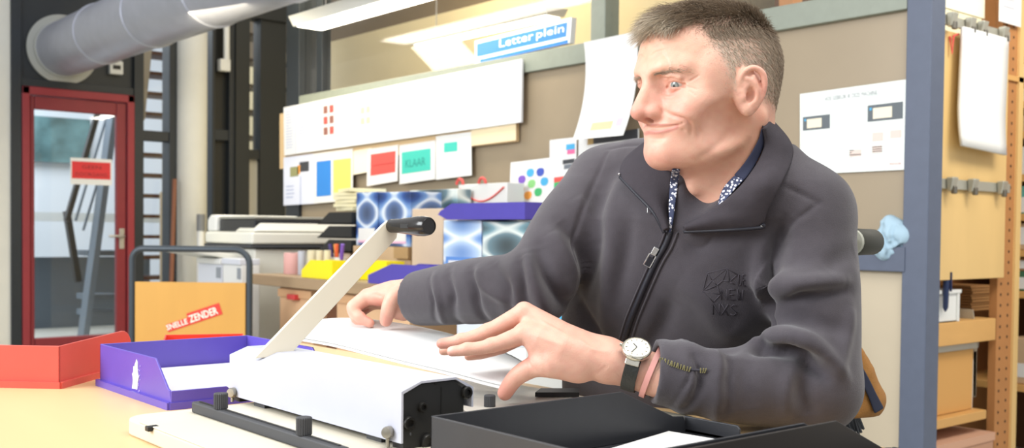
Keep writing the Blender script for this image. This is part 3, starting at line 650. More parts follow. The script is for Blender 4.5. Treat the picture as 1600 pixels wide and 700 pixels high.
obj('hinge_hump', MB().prism([(x0-0.02, y1-0.1, 0.985), (x0-0.02, y1+0.01, 0.985), (x0-0.02, y1+0.01, 1.05), (x0-0.02, y1-0.03, 1.075), (x0-0.02, y1-0.1, 1.075)], (0.5, 0, 0)), m_wpl, t, bevel=0.012)
mb = MB().box((x0, y0, 0.985), (x1, y1-0.1, 1.05)); obj('glass_lid', mb, mat('dark_lid', '#24262a', 0.25), t, bevel=0.008)
mb = MB().hexa([(x0-0.02, y0-0.03, 0.985), (x1, y0-0.03, 0.985), (x1, y0+0.2, 0.985), (x0-0.02, y0+0.2, 0.985), (x0+0.03, y0, 1.035), (x1, y0, 1.035), (x1, y0+0.15, 1.035), (x0+0.03, y0+0.15, 1.035)]); obj('feeder', mb, m_cw, t, bevel=0.01)
obj('top_edge', MB().box((x0, y0, 1.052), (x1, y1-0.1, 1.066)), mat('lid_edge', '#8f8f88', 0.4), t, bevel=0.004)
mb = MB().hexa([(x0-0.30, y0+0.1, 0.88), (x0, y0+0.1, 0.83), (x0, y1, 0.83), (x0-0.30, y1, 0.88), (x0-0.30, y0+0.1, 0.90), (x0, y0+0.1, 0.86), (x0, y1, 0.86), (x0-0.30, y1, 0.90)]); obj('output_tray', mb, m_cw, t, bevel=0.006)
# boxes behind the trolley
for (pa, pb, yt, m_, lab, X_) in ((309, 346, 403, m_cw2, 'pale blue box behind the yellow trolley panel', 2.32), (348, 377, 404, m_wpl, 'white box beside the pale blue box behind the trolley', 2.31)):
    a = onX(pa, 440, X_); b_ = onX(pb, 440, X_); zt = onX((pa+pb)/2, yt, X_).z
    t = thing('storage_box', lab, 'box', (X_, (a.y+b_.y)/2, 0)); obj('body', MB().box((X_, b_.y, 0), (X_+0.1, a.y, zt-0.03)), m_, t, bevel=0.006)
    obj('lid', MB().box((X_-0.008, b_.y, zt-0.03), (X_+0.1, a.y, zt)), m_wpl if m_ is m_cw2 else m_cw2, t, bevel=0.004)
    obj('grip', MB().box((X_-0.003, lerp(a.y, b_.y, 0.8), zt-0.1), (X_, lerp(a.y, b_.y, 0.98), zt-0.045)), mat('grip_grey', '#8d939b', 0.5), t)

# ================================================================== PLATFORM TROLLEY
tc_ = at(298, 450, 4.6)
t = thing('platform_trolley', 'platform trolley with a yellow panel in a dark tube handle', 'trolley', (tc_.x, tc_.y, 0), -YAW)
def tp(x, y, z): return Vector((tc_.x, tc_.y, 0)) + R0*x + F0*y + ZZ*z
hw = 0.256; r_ = 0.05
pts = [tp(-hw, 0, 0.18), tp(-hw, 0, 0.86)]+[tp(-hw+r_-r_*math.cos(a_), 0, 0.86+r_*math.sin(a_)) for a_ in [math.pi/2*i/6 for i in range(1, 7)]]
pts += [tp(hw-r_*1.3+r_*1.3*math.sin(a_), 0, 0.845+0.065*math.cos(a_)) for a_ in [math.pi/2*i/6 for i in range(0, 7)]]+[tp(hw, 0, 0.18)]
obj('handle_frame', MB().tube(pts, 0.014, 12), mat('blue_grey_tube', '#3f474e', 0.4, 0.3), t, smooth=True)
mb = MB().hexa([tp(-hw+0.016, -0.008, 0.2), tp(hw-0.016, -0.008, 0.2), tp(hw-0.016, 0.008, 0.2), tp(-hw+0.016, 0.008, 0.2), tp(-hw+0.016, -0.008, 0.765), tp(hw-0.016, -0.008, 0.765), tp(hw-0.016, 0.008, 0.765), tp(-hw+0.016, 0.008, 0.765)])
obj('yellow_panel', mb, mat('orange_ply', '#cf9c4a', 0.55, noise=0.05, nscale=8, stretch=(1, 1, 0.2)), t)
mb = MB(); c8 = [tp(-hw, 0, 0.16), tp(hw, 0, 0.16), tp(hw, -0.8, 0.16), tp(-hw, -0.8, 0.16)]; mb.prism(c8, (0, 0, 0.04)); obj('platform', mb, MATS['orange_ply'], t)
for sx in (-1, 1):
    for yy in (-0.1, -0.7):
        c_ = tp(sx*0.2, yy, 0.065); obj('wheel', MB().lathe(c_-R0*0.015, [(0.05, 0), (0.063, 0.004), (0.063, 0.026), (0.05, 0.03)], 20, axis=R0), m_blk, t, smooth=True)
        obj('caster_fork', MB().box(c_+Vector((-0.02, -0.02, 0.0)), c_+Vector((0.02, 0.02, 0.10))), m_bmetal, t)
# sticker reading along a slope
u_ = (R0*math.cos(0.33)+ZZ*math.sin(0.33)).normalized(); v_ = (ZZ*math.cos(0.33)-R0*math.sin(0.33)).normalized()
o_ = at(263, 519, 4.59)
st = obj('sticker', MB().prism([o_+F0*-0.001, o_+u_*0.25, o_+u_*0.25+v_*0.052, o_+u_*0.10+v_*0.052, o_+u_*0.10+v_*0.034, o_+v_*0.034], F0*0.004), mat('sticker_red', '#d83a2a', 0.5), t)
mb = text_mb('SNELLE', o_+u_*0.0+v_*0.008-F0*0.002, u_, v_, 0.024, 0.001, width=0.095, bold=0.02)
obj('lettering', mb, mat('sticker_cream', '#fff3e4', 0.5), st); mb = text_mb('ZENDER', o_+u_*0.105+v_*0.008-F0*0.002, u_, v_, 0.032, 0.001, width=0.13, bold=0.02); obj('lettering', mb, mat('sticker_cream', '#fff3e4', 0.5), st)

# ================================================================== STORE SHELVING BEHIND THE POST
m_ply = mat('yellow_ply', '#d8b67a', 0.5, noise=0.05, nscale=7, stretch=(1, 1, 0.25))
m_pine = mat('pine_shelf', '#cfa060', 0.55, noise=0.08, nscale=9, stretch=(0.3, 1, 1))
m_peg = mat('peg_upright', '#b07a48', 0.6, noise=0.06, nscale=9)
m_hole = mat('peg_hole', '#2a1a10', 0.8)
SY = 1.9
t = thing('shelf_rack', 'tall pine rack with a perforated upright and a big yellow plywood end panel', 'rack', (3.95, SY+0.2, 0))
zt = onY(1520, 45, SY).z-0.03
obj('end_panel', MB().box((3.50, SY, 0.842), (4.075, SY+0.018, zt)), m_ply, t, bevel=0.002)
up1 = obj('upright', MB().box((4.085, SY+0.03, 0), (4.21, SY+0.06, 2.4)), m_peg, t)
mb = MB()
for i in range(52):
    for xx in (4.115, 4.175): mb.lathe((xx, SY+0.0299, 0.06+i*0.042), [(0.006, 0), (0.006, 0.0006)], 8, axis=(0, -1, 0))
h = obj('peg_holes', mb, m_hole, up1); h['kind'] = 'stuff'
obj('upright_edge', MB().box((4.21, SY+0.02, 0), (4.25, SY+0.07, 2.4)), m_ply, t)
for (zz, x1_) in ((0.60, 4.06), (0.30, 4.0), (0.10, 4.05)):
    obj('shelf', MB().box((3.3, SY+0.02, zz), (x1_, SY+0.5, zz+(0.085 if zz == 0.60 else 0.035))), m_pine, t, bevel=0.003)
obj('back_panel', MB().box((3.3, SY+0.5, 0), (4.2, SY+0.52, 2.4)), mat('dark_brown_back', '#5a3c22', 0.7), t)
obj('upright', MB().box((3.3, SY+0.44, 0), (3.36, SY+0.5, 2.4)), m_peg, t)
obj('upright', MB().box((4.12, SY+0.44, 0), (4.2, SY+0.5, 2.4)), m_peg, t)
# clip rails with clips
m_al = mat('aluminium', '#b5b3a6', 0.4, 0.5)
def rail(label, y_l, y_r, clips):
    a = onY(1462, y_l, SY-0.006); b = onY(1580, y_r, SY-0.006)
    b.z = a.z+(b.z-a.z)
    t = thing('clip_rail', label, 'rail', ((a.x+b.x)/2, SY-0.01, (a.z+b.z)/2))
    zc = (a.z+b.z)/2
    obj('bar', MB().box((a.x, SY-0.012, zc-0.018), (b.x-0.02, SY-0.001, zc+0.018)), m_al, t, bevel=0.002)
    for cx in clips:
        q = onY(cx, 60, SY-0.015); x_ = q.x
        cl = obj('clip', MB().hexa([(x_-0.015, SY-0.03, zc-0.026), (x_+0.015, SY-0.03, zc-0.026), (x_+0.015, SY-0.012, zc-0.026), (x_-0.015, SY-0.012, zc-0.026), (x_-0.022, SY-0.042, zc+0.024), (x_+0.022, SY-0.042, zc+0.024), (x_+0.022, SY-0.012, zc+0.024), (x_-0.022, SY-0.012, zc+0.024)]), m_al, t, bevel=0.006)
        obj('jaw', MB().box((x_-0.010, SY-0.042, zc-0.036), (x_+0.010, SY-0.026, zc-0.008)), mat('clip_grey', '#77736a', 0.4, 0.6), cl, bevel=0.004)
    return zc
zr = rail('upper aluminium clip rail along the top of the plywood panel', 32, 54, (1483, 1512, 1531, 1564))
rail('lower aluminium clip rail across the middle of the plywood panel', 286, 295, (1488, 1521, 1567))
# pad of paper hanging from the upper rail
a = onY(1501, 45, SY-0.03); b = onY(1568, 225, SY-0.03)
t = thing('paper_pad', 'thick white paper pad hanging from the upper clip rail', 'pad', ((a.x+b.x)/2, SY-0.03, b.z))
P_ = []
for j in range(13):
    v = j/12; z_ = lerp(zr-0.02, b.z-0.03, v); bow = 0.022*max(0, v-0.65)**1.6*4
    P_.append([Vector((lerp(a.x, b.x, u)-0.02*v, SY-0.03-bow*(1-0.3*u), z_-0.015*u*v)) for u in [i/6 for i in range(7)]])
mb = MB().grid(P_); o = obj('sheet', mb, m_paper, t, smooth=True); md = o.modifiers.new('thick', 'SOLIDIFY'); md.thickness = 0.012
mb = MB()
for i in range(7):
    z_ = zr-0.09-i*0.035; mb.add([(a.x+0.03, SY-0.0365, z_), (a.x+0.03+0.2*(1 if i % 3 else 0.6), SY-0.0365, z_), (a.x+0.03+0.2*(1 if i % 3 else 0.6), SY-0.0365, z_+0.005), (a.x+0.03, SY-0.0365, z_+0.005)], [(0, 1, 2, 3)])
obj('handwriting', mb, mat('faint_writing', '#d9d5d6', 0.7), t)
mb = MB().box((a.x+0.01, SY-0.0366, zr-0.075), (a.x+0.07, SY-0.036, zr-0.03)); obj('red_mark', mb, mat('faint_red', '#e6bdb5', 0.7), t)
# note hanging on the upright at the top edge
a = onY(1567, 0, SY+0.0); b = onY(1600, 42, SY+0.0)
t = thing('note_sheet', 'white typed note pinned high on the rack upright', 'note', ((a.x+b.x)/2, SY+0.01, b.z))
obj('sheet', MB().box((a.x, SY+0.012, b.z), (b.x, SY+0.0145, a.z+0.12)), m_paper, t)
mb = MB()
for i in range(7): z_ = b.z+0.06+i*0.03; mb.box((a.x+0.03, SY+0.0112, z_), (a.x+0.12, SY+0.0118, z_+0.005))
obj('typed_lines', mb, m_line, t)
# white paper standing over the panel at the top
a = onY(1480, 0, SY+0.1); b = onY(1526, 34, SY+0.1)
t = thing('card_stack', 'cream card box standing on the rack over the plywood panel', 'box', ((a.x+b.x)/2, SY+0.1, zt)); 
obj('carton', MB().box((a.x-0.06, SY+0.08, zt-0.1), (b.x, SY+0.3, a.z+0.15)), mat('cream_card', '#efe9c8', 0.7), t); obj('lid', MB().box((a.x-0.06, SY+0.075, b.z+0.01), (b.x+0.012, SY+0.305, b.z+0.09)), mat('cream_card_lid', '#f4f0d8', 0.7), t)
obj('ledge', MB().box((a.x-0.08, SY+0.02, zt-0.12), (b.x+0.4, SY+0.4, zt-0.1)), m_pine, bpy.data.objects['shelf_rack'])
# rust streak and red hook
a = onY(1484, 57, SY-0.004)
tag(obj('red_hook', MB().tube([a, a+Vector((0.0, -0.01, -0.06)), a+Vector((0.0, -0.014, 0.0)), a+Vector((0.04, -0.012, 0.012))], 0.004, 6), m_prd), 'thin red hook on the plywood panel under the upper rail', 'hook')
# plastic basket with a pen clipped on it
a = onY(1466, 455, SY+0.0); b = onY(1510, 500, SY+0.0); zb = 0.6855
t = thing('plastic_basket', 'white plastic basket on the shelf under the plywood panel', 'basket', ((a.x+b.x)/2, SY+0.1, zb))
x0_, x1_ = a.x-0.2, b.x; z1_ = a.z
mb = MB().box((x0_, SY+0.03, zb), (x1_, SY+0.034, z1_)).box((x0_, SY+0.24, zb), (x1_, SY+0.244, z1_)).box((x1_-0.004, SY+0.03, zb), (x1_, SY+0.244, z1_)).box((x0_, SY+0.03, zb), (x1_, SY+0.244, zb+0.004)); obj('tub', mb, m_wpl, t)
mb = MB().box((x0_, SY+0.022, z1_-0.014), (x1_+0.008, SY+0.03, z1_)).box((x1_, SY+0.022, z1_-0.014), (x1_+0.008, SY+0.252, z1_)).box((x1_-0.02, SY+0.024, zb), (x1_-0.004, SY+0.03, z1_)); obj('rim', mb, m_wpl, t, bevel=0.002)
q = onY(1479, 425, SY+0.012); q2 = onY(1477, 487, SY+0.012)
t = thing('ballpoint_pen', 'dark blue ballpoint pen hanging in front of the white basket', 'pen', (q2.x, SY+0.012, q2.z))
mb = MB().tube([q2, q2*0.9+q*0.1, q], [0.002, 0.010, 0.012], 12); obj('barrel', mb, mat('pen_blue', '#1f2f55', 0.35), t, smooth=True)
obj('clip', MB().box((q.x+0.003, SY-0.006, q.z-0.07), (q.x+0.008, SY+0.001, q.z)), MATS['pen_blue'], t)
obj('button', MB().tube([q, q+Vector((0, 0, 0.014))], 0.006, 8), m_bmetal, t)
obj('hanging_cord', MB().tube([q+Vector((0, 0.0, 0.0)), (q.x, SY+0.02, q.z+0.05)], 0.003, 6), m_ink, t)
# ream in open folder, brown box, envelopes below
a = onY(1466, 600, SY+0.1)
t = thing('cardboard_box', 'plain light brown box under the stack of paper on the low shelf', 'box', (3.8, SY+0.2, 0.336))
bx1 = onY(1520, 600, SY+0.06).x; zbx = onY(1500, 524, SY+0.06).z
o = obj('carton', MB().box((3.45, SY+0.06, 0.336), (bx1, SY+0.3, zbx-0.055)), mat('orange_kraft', '#cc9a58', 0.75), t, bevel=0.004)
obj('flap', MB().box((bx1, SY+0.07, 0.336), (bx1+0.02, SY+0.3, zbx-0.1)), m_wpl, t)
zpp = zbx-0.054
t = thing('paper_ream', 'stack of white paper in a clear sleeve lying on the light brown box', 'paper', (3.8, SY+0.2, zpp))
obj('ream', MB().box((3.45, SY+0.08, zpp), (bx1-0.01, SY+0.29, zpp+0.04)), m_paper, t); 
mb = MB().prism([(bx1-0.03, SY+0.05, zpp+0.15), (bx1+0.02, SY+0.05, zpp), (bx1+0.022, SY+0.28, zpp), (bx1-0.028, SY+0.28, zpp+0.15)], (-0.004, 0, 0.0)); mb.box((3.45, SY+0.05, zpp-0.0), (bx1+0.02, SY+0.054, zpp+0.03)); obj('sleeve', mb, mat('grey_sleeve', '#b8b4a6', 0.3), t)
for i in range(9):
    z_ = 0.6855+i*0.012
    tag(obj('envelope', MB().box((onY(1512, 480, SY+0.28).x, SY+0.26+0.004*(i % 3), z_), (onY(1544, 480, SY+0.28).x+0.008*(i % 2), SY+0.42, z_+0.010)), mat('kraft_envelope', '#a97b4a', 0.75)), 'brown envelope in the pile behind the white basket', 'envelope', 'brown envelopes piled behind the basket')
t = thing('grey_carton', 'small pale carton with torn flap beside the light brown box', 'box', (4.0, SY+0.3, 0.336))
x_ = onY(1522, 590, SY+0.2).x; obj('carton', MB().box((x_+0.02, SY+0.2, 0.336), (4.09, SY+0.42, 0.53)), mat('pale_kraft', '#b5a283', 0.75), t, bevel=0.004)
obj('flap', MB().hexa([(x_+0.0, SY+0.2, 0.336), (x_+0.02, SY+0.2, 0.336), (x_+0.02, SY+0.4, 0.336), (x_, SY+0.4, 0.336), (x_-0.01, SY+0.2, 0.55), (x_+0.02, SY+0.2, 0.55), (x_+0.02, SY+0.4, 0.55), (x_-0.01, SY+0.4, 0.55)]), mat('pale_flap', '#cfc5ae', 0.75), t)
t = thing('cardboard_box', 'flat pinkish box at the bottom of the rack', 'box', (3.8, SY+0.2, 0.136)); obj('carton', MB().box((3.4, SY+0.0, 0.136), (4.02, SY+0.3, 0.245)), mat('pink_kraft', '#b98d72', 0.75), t, bevel=0.004); obj('lid', MB().box((3.39, SY-0.004, 0.22), (4.024, SY+0.304, 0.25)), mat('pink_kraft_lid', '#c79b80', 0.75), t)

# second rack behind, facing the hall
RX = 4.62
t = thing('shelf_rack', 'second pine rack deeper in the store full of cartons at the picture edge', 'rack', (RX+0.2, 1.9, 0))
for zz in (1.585, 1.455, 1.27, 1.10, 0.765, 0.36):
    obj('shelf', MB().box((RX, 1.2, zz-0.03), (RX+0.45, 2.42, zz)), m_pine, t, bevel=0.002)
obj('back_panel', MB().box((RX+0.45, 1.2, 0), (RX+0.47, 2.42, 2.4)), MATS['dark_brown_back'], t)
obj('side_panel', MB().box((RX, 2.42, 0), (RX+0.45, 2.45, 2.4)), m_peg, t)
def rack_box(label, z0, hh, ya, yb, m, lab=None, lid=None, x=RX+0.02, name='carton_box'):
    t = thing(name, label, 'box', (x, (ya+yb)/2, z0)); obj('carton', MB().box((x, ya, z0), (x+0.3, yb, z0+hh)), m, t, bevel=0.004)
    if lab: obj('label', MB().box((x-0.0015, lerp(ya, yb, 0.25), z0+hh*lab[0]), (x, lerp(ya, yb, 0.8), z0+hh*lab[1])), m_paper, t)
    if lid: obj('lid', MB().box((x-0.006, ya-0.004, z0+hh*0.72), (x+0.3, yb+0.004, z0+hh+0.002)), lid, t, bevel=0.003)
y_ = lambda px, py: onX(px, py, RX+0.02).y
rack_box('cream carton with an orange stripe high on the far rack', 1.586, 0.16, y_(1640, 80), y_(1577, 80), mat('cream_carton', '#e4dbc0', 0.7), lid=None)
rack_box('low tan carton on the second shelf of the far rack', 1.456, 0.07, y_(1640, 160), y_(1577, 160), m_kraft)
rack_box('white open carton on the far rack level with the pad', 1.271, 0.12, y_(1640, 240), y_(1575, 240), m_wpl)
rack_box('teal lidded carton with a white label on the far rack', 1.101, 0.12, y_(1640, 305), y_(1578, 305), mat('teal_carton', '#5fa39b', 0.6), lab=(0.05, 0.6))
rack_box('tan carton with a white label under the teal one', 0.945, 0.115, y_(1640, 355), y_(1576, 355), m_kraft, lab=(0.2, 0.85))
rack_box('brown carton with a small label on the far rack', 0.852, 0.058, y_(1640, 400), y_(1576, 400), mat('brown_carton', '#96714a', 0.7), lab=(0.2, 0.8))
rack_box('dark green carton with a cream label on the far rack', 0.766, 0.085, y_(1640, 450), y_(1577, 450), mat('green_carton', '#3f6b4f', 0.6), lab=(0.1, 0.7))
rack_box('tan carton with a white label on the lowest shelf of the far rack', 0.361, 0.20, y_(1640, 620), y_(1575, 620), m_kraft, lab=(0.15, 0.45))
obj('shelf', MB().box((RX, 1.2, 0.915), (RX+0.45, 2.42, 0.944)), m_pine, t)
# ================================================================== THE WORK TABLE
TZ = 0.75; TX0, TX1, TY0, TY1 = 0.12, 1.14, -0.1, 2.18
m_top = mat('beech_top', '#d6b483', 0.42, noise=0.05, nscale=6, stretch=(1, 0.12, 1))
t = thing('work_table', 'pale beech topped work table the man sits at', 'table', ((TX0+TX1)/2, (TY0+TY1)/2, 0))
obj('tabletop', MB().box((TX0, TY0, TZ-0.03), (TX1, TY1, TZ)), m_top, t, bevel=0.003)
for xx in (TX0+0.05, TX1-0.25):
    for yy in (TY0+0.05, TY1-0.1): obj('leg', MB().box((xx, yy, 0), (xx+0.045, yy+0.045, TZ-0.03)), MATS['dark_green_leg'], t)

def letter_tray(label, o, e1, e2, wid, length, m, straight=0.72, hh=0.066, lip=0.026, round_=0.0, group=None):
    """o: outer back corner on the table, e1 along the back panel, e2 from the back panel towards the open lip"""
    o = Vector(o); e1 = Vector((*e1, 0)).normalized(); e2 = Vector((*e2, 0)).normalized(); w = 0.003
    cen = o+e1*wid/2+e2*length/2
    t = thing('letter_tray', label, 'letter tray', cen, 0, group)
    P_ = lambda a, b, c: o+e1*a+e2*b+ZZ*c
    mb = MB().prism([P_(0, 0, 0.002), P_(wid, 0, 0.002), P_(wid, length, 0.002), P_(0, length, 0.002)], ZZ*0.004); obj('bottom_panel', mb, m, t)
    # foot flange all round
    mb = MB()
    for a, b, s in ((P_(-0.003, -0.003, 0), P_(wid+0.003, -0.003, 0), 0), (P_(wid+0.003, -0.003, 0), P_(wid+0.003, length, 0), 1), (P_(wid+0.003, length, 0), P_(-0.003, length, 0), 2), (P_(-0.003, length, 0), P_(-0.003, -0.003, 0), 3)):
        mb.bar(a+ZZ*0.005, b+ZZ*0.005, 0.006, 0.010)
    obj('base_flange', mb, m, t)
    mb = MB().prism([P_(0, 0, 0.006), P_(wid, 0, 0.006), P_(wid, 0, hh), P_(0, 0, hh)], e2*w); obj('back_panel', mb, m, t, bevel=0.001)
    s = straight*length
    for k in (0, 1):
        b0 = 0 if k == 0 else wid-w
        if round_:
            top = [P_(b0, s, hh+0.004)]+[P_(b0, s+round_*math.sin(a_)*1.2, hh+0.004-round_*(1-math.cos(a_))) for a_ in [math.pi/2*i/6 for i in range(1, 7)]]+[P_(b0, length-0.01, lip), P_(b0, length, lip)]
        else:
            top = [P_(b0, s, hh), P_(b0, s+(length-s)*0.78, lip+0.002), P_(b0, length-0.006, lip)]
        mb = MB().prism([P_(b0, 0, 0.006), P_(b0, 0, hh)]+top+[P_(b0, length, 0.006)], e1*w); obj('side_panel', mb, m, t, bevel=0.001)
    lw = wid*0.34
    for k in (0, 1):
        a0 = 0 if k == 0 else wid-lw
        mb = MB().prism([P_(a0, length, 0.006), P_(a0+lw, length, 0.006), P_(a0+lw, length, lip-0.004 if k == 0 else lip), P_(a0+lw-0.004, length, lip), P_(a0+0.004, length, lip), P_(a0, length, lip)], -e2*w); obj('front_lip', mb, m, t, bevel=0.001)
    return t, P_
m_vio = mat('violet_plastic', '#5b4dab', 0.32, noise=0.03, nscale=20, bump=0.03, bscale=900)
m_rtr = mat('red_plastic', '#cf5549', 0.4, noise=0.03, nscale=20)
m_btr = mat('black_tray_plastic', '#2a2b2f', 0.45, noise=0.05, nscale=40, bump=0.06, bscale=900)
t, P_ = letter_tray('violet letter tray holding white paper, with a torn white sticker on its side', (0.572, 1.692, TZ), (1, 0), (0, -1), 0.252, 0.285, m_vio, straight=0.80)
# torn sticker
rnd = random.Random(11)
a = onX(220, 566, 0.5715)
edge = [(0.0, 0.0), (0.012, 0.001), (0.013, 0.011), (0.0155, 0.017), (0.0135, 0.022), (0.0125, 0.030), (0.0125, 0.037), (0.010, 0.041), (0.008, 0.036), (0.0065, 0.034), (0.006, 0.030), (0.0035, 0.031), (0.003, 0.023), (0.0005, 0.020), (0.0025, 0.012)]
b0 = onX(206, 606, 0.5712)
sc_ = 1.1
mb = MB().prism([b0+Vector((0, -u*1.6*sc_, v*sc_-0.001)) for u, v in edge], (0.0008, 0, 0)); obj('torn_sticker', mb, m_paper, t)
mb = MB()
for i in range(14):
    u, v = rnd.uniform(0.024, 0.032), rnd.uniform(-0.004, 0.036); mb.prism([b0+Vector((0, -u, v)), b0+Vector((0, -u-0.001, v)), b0+Vector((0, -u-0.001, v+0.002)), b0+Vector((0, -u+0.0004, v+0.002))], (0.0008, 0, 0))
obj('sticker_residue', mb, mat('sticker_residue', '#b9a8ea', 0.6), t)
tag(obj('paper_stack', MB().box((0.58, 1.425, TZ+0.0065), (0.818, 1.684, TZ+0.022)), m_paper, bevel=0.002), 'stack of white paper lying in the violet tray', 'paper')
letter_tray('orange red letter tray turned at an angle at the table edge', (0.512, 1.696, TZ), (-0.72, 0.70), (0.71, 0.70), 0.255, 0.262, m_rtr, straight=0.80, round_=0.03)
c0 = onZ(258, 523, 0.79); c1 = onZ(380, 521, 0.79)
letter_tray('second red letter tray, only its rim showing behind the violet tray', (c0.x, c0.y, TZ), (c1.x-c0.x, c1.y-c0.y), (c1.y-c0.y, -(c1.x-c0.x)), (c1-c0).length, 0.25, mat('scarlet_plastic', '#d8402c', 0.4), straight=0.3, hh=0.04)
t, P_ = letter_tray('black letter tray in front of the punch end plate, with one white sheet in it', (0.612, 0.853, TZ), (0, -1), (1, 0), 0.25, 0.385, m_btr, straight=0.70)
letter_tray('black letter tray at the picture bottom, seen only by its far rim under the elbow', (0.66, 0.594, TZ), (0, -1), (1, 0), 0.25, 0.37, mat('brown_black_plastic', '#29231e', 0.5), straight=0.70)
q = [onZ(975, 697, TZ+0.011), onZ(1045, 676, TZ+0.011), onZ(1126, 690, TZ+0.011)]
q3 = q[0]+(q[2]-q[1])
d1 = (q[2]-q[1]).normalized(); d2 = (q[0]-q[1]).normalized()
tag(obj('paper_sheet', MB().prism([q[1], q[1]+d1*0.16, q[1]+d1*0.16+d2*0.2, q[1]+d2*0.2], ZZ*0.002), m_paper), 'white sheet lying in the black tray by the elbow', 'paper')

# ================================================================== PERFORATING PUNCH
m_pw = mat('machine_white', '#b6b9c6', 0.38, noise=0.015, nscale=12)
m_pc = mat('machine_cream', '#cec7b4', 0.45, noise=0.02, nscale=10)
m_mb = mat('machine_black', '#161616', 0.5, noise=0.1, nscale=40)
m_kn = mat('knob_rubber', '#3a3b3e', 0.6)
BT = 0.770
hx, hy0, hy1 = 0.619, 0.917, 1.325
t = thing('binding_punch', 'white hand lever binding punch on a cream base plate', 'punch', (0.75, 1.08, TZ))
b0x, b1x, b0y, b1y = 0.462, 1.03, 0.866, 1.29
mb = MB(); r_ = 0.03
poly = arc((b0x+r_, b1y-r_, TZ), (-1, 0, 0), (0, 1, 0), r_, 0, math.pi/2, 6)+[Vector((b1x, b1y, TZ)), Vector((b1x, b0y, TZ)), Vector((b0x, b0y, TZ))]
mb.prism(poly, ZZ*(BT-TZ)); base = obj('base_plate', mb, m_pc, t, bevel=0.003)
obj('base_cover', MB().box((b0x-0.0, b0y+0.02, BT), (0.535, 1.235, BT+0.0015)), m_pc, t, bevel=0.001)
a = onZ(237, 668, BT); obj('base_slot', MB().box((a.x-0.006, a.y-0.004, BT-0.004), (a.x+0.008, a.y+0.006, BT+0.0018)), m_mb, t, bevel=0.001)
# housing profile in the X-Z plane
Q = lambda x, y: onY(x, y, hy0)
a1 = Q(657, 595); a2 = Q(711, 589); a3 = Q(738, 604); zb = 0.777
f_top = Q(627, 612).z
prof = [(hx, zb), (hx, f_top), (a1.x, a1.z), (a2.x, a2.z), (a3.x, a3.z), (a3.x, a3.z-0.022)]
hy1b = hy1
sh = 0.0025
outer = [Vector((x, hy0-0.002, z)) for x, z in prof]; inner = [Vector((x+(sh if i < 2 else (0 if i < 4 else -sh)), hy0-0.002, z-(sh if 1 <= i <= 4 else 0))) for i, (x, z) in enumerate(prof)]
mb = MB(); n = len(prof); L = Vector((0, hy1-hy0+0.002, 0))
mb.add(outer+[p+L for p in outer]+inner+[p+L for p in inner], [(i, i+1, n+i+1, n+i) for i in range(n-1)]+[(2*n+i, 3*n+i, 3*n+i+1, 2*n+i+1) for i in range(n-1)]+[(i, 2*n+i, 2*n+i+1, i+1) for i in range(n-1)]+[(n+i, n+i+1, 3*n+i+1, 3*n+i) for i in range(n-1)]+[(0, n, 3*n, 2*n), (n-1, 3*n-1, 4*n-1, 2*n-1)])
hood = obj('hood', mb, m_pw, t)
for yy, nm in ((hy0, 'end_plate'), (hy1-0.022, 'end_plate')):
    mb = MB().prism([Vector((hx+0.004, yy, BT)), Vector((hx+0.004, yy, f_top-0.003)), Vector((a1.x+0.001, yy, a1.z-0.004)), Vector((a2.x-0.001, yy, a2.z-0.004)), Vector((a3.x-0.012, yy, a3.z-0.002)), Vector((a3.x-0.012, yy, BT))], (0, 0.02, 0)); ep = obj(nm, mb, m_mb, t)
    if yy == hy0:
        for (px, py, rr) in ((728, 613, 0.007), (638, 661, 0.0075), (667, 690, 0.0085), (659, 636, 0.0055)):
            c_ = Q(px, py); bo = obj('hex_bolt', MB().lathe((c_.x, hy0+0.001, c_.z), [(rr, 0), (rr, 0.004), (rr*0.86, 0.0055), (rr*0.55, 0.0055), (rr*0.5, 0.003), (0.0003, 0.003)], 20, axis=(0, -1, 0)), mat('bolt_black', '#2b2a28', 0.35, 0.5), ep, smooth=True)
        c_ = Q(681, 599); obj('rivet', MB().lathe((c_.x, hy0, c_.z), [(0.002, 0), (0.002, 0.0005)], 10, axis=(0, -1, 0)), mat('hole_black', '#050505', 0.7), ep)
        c_ = Q(690, 605); obj('plate_groove', MB().box((c_.x-0.0007, hy0-0.0006, BT+0.004), (c_.x+0.0007, hy0, c_.z)), MATS['hole_black'], ep)
obj('die_bar', MB().box((hx+0.03, hy0+0.022, BT), (a3.x-0.014, hy1-0.024, BT+0.03)), m_mb, t)
for yy in (hy0+0.045, hy1-0.09):
    obj('foot_block', MB().box((hx+0.006, yy, BT), (hx+0.03, yy+0.03, zb+0.004)), m_kn, t)
c_ = onX(642, 678, hx-0.0005); obj('rivet', MB().lathe(c_, [(0.0016, 0), (0.0016, 0.0005)], 10, axis=(-1, 0, 0)), MATS['hole_black'], t)
for (px, py) in ((363, 613), (606, 675)):
    c_ = onX(px, py, hx-0.003)
    s_ = obj('thumb_screw', MB().lathe((hx+0.0, c_.y, c_.z), [(0.0062, 0.0), (0.0066, 0.001), (0.0066, 0.007), (0.0058, 0.009), (0.001, 0.0095)], 22, axis=(-1, -0.5, 0)), mat('zinc_screw', '#9a958a', 0.35, 0.8), t, smooth=True)
    obj('screw_post', MB().tube([(hx-0.003, c_.y, BT), (hx-0.003, c_.y, c_.z-0.004)], 0.0022, 8), MATS['zinc_screw'], s_)
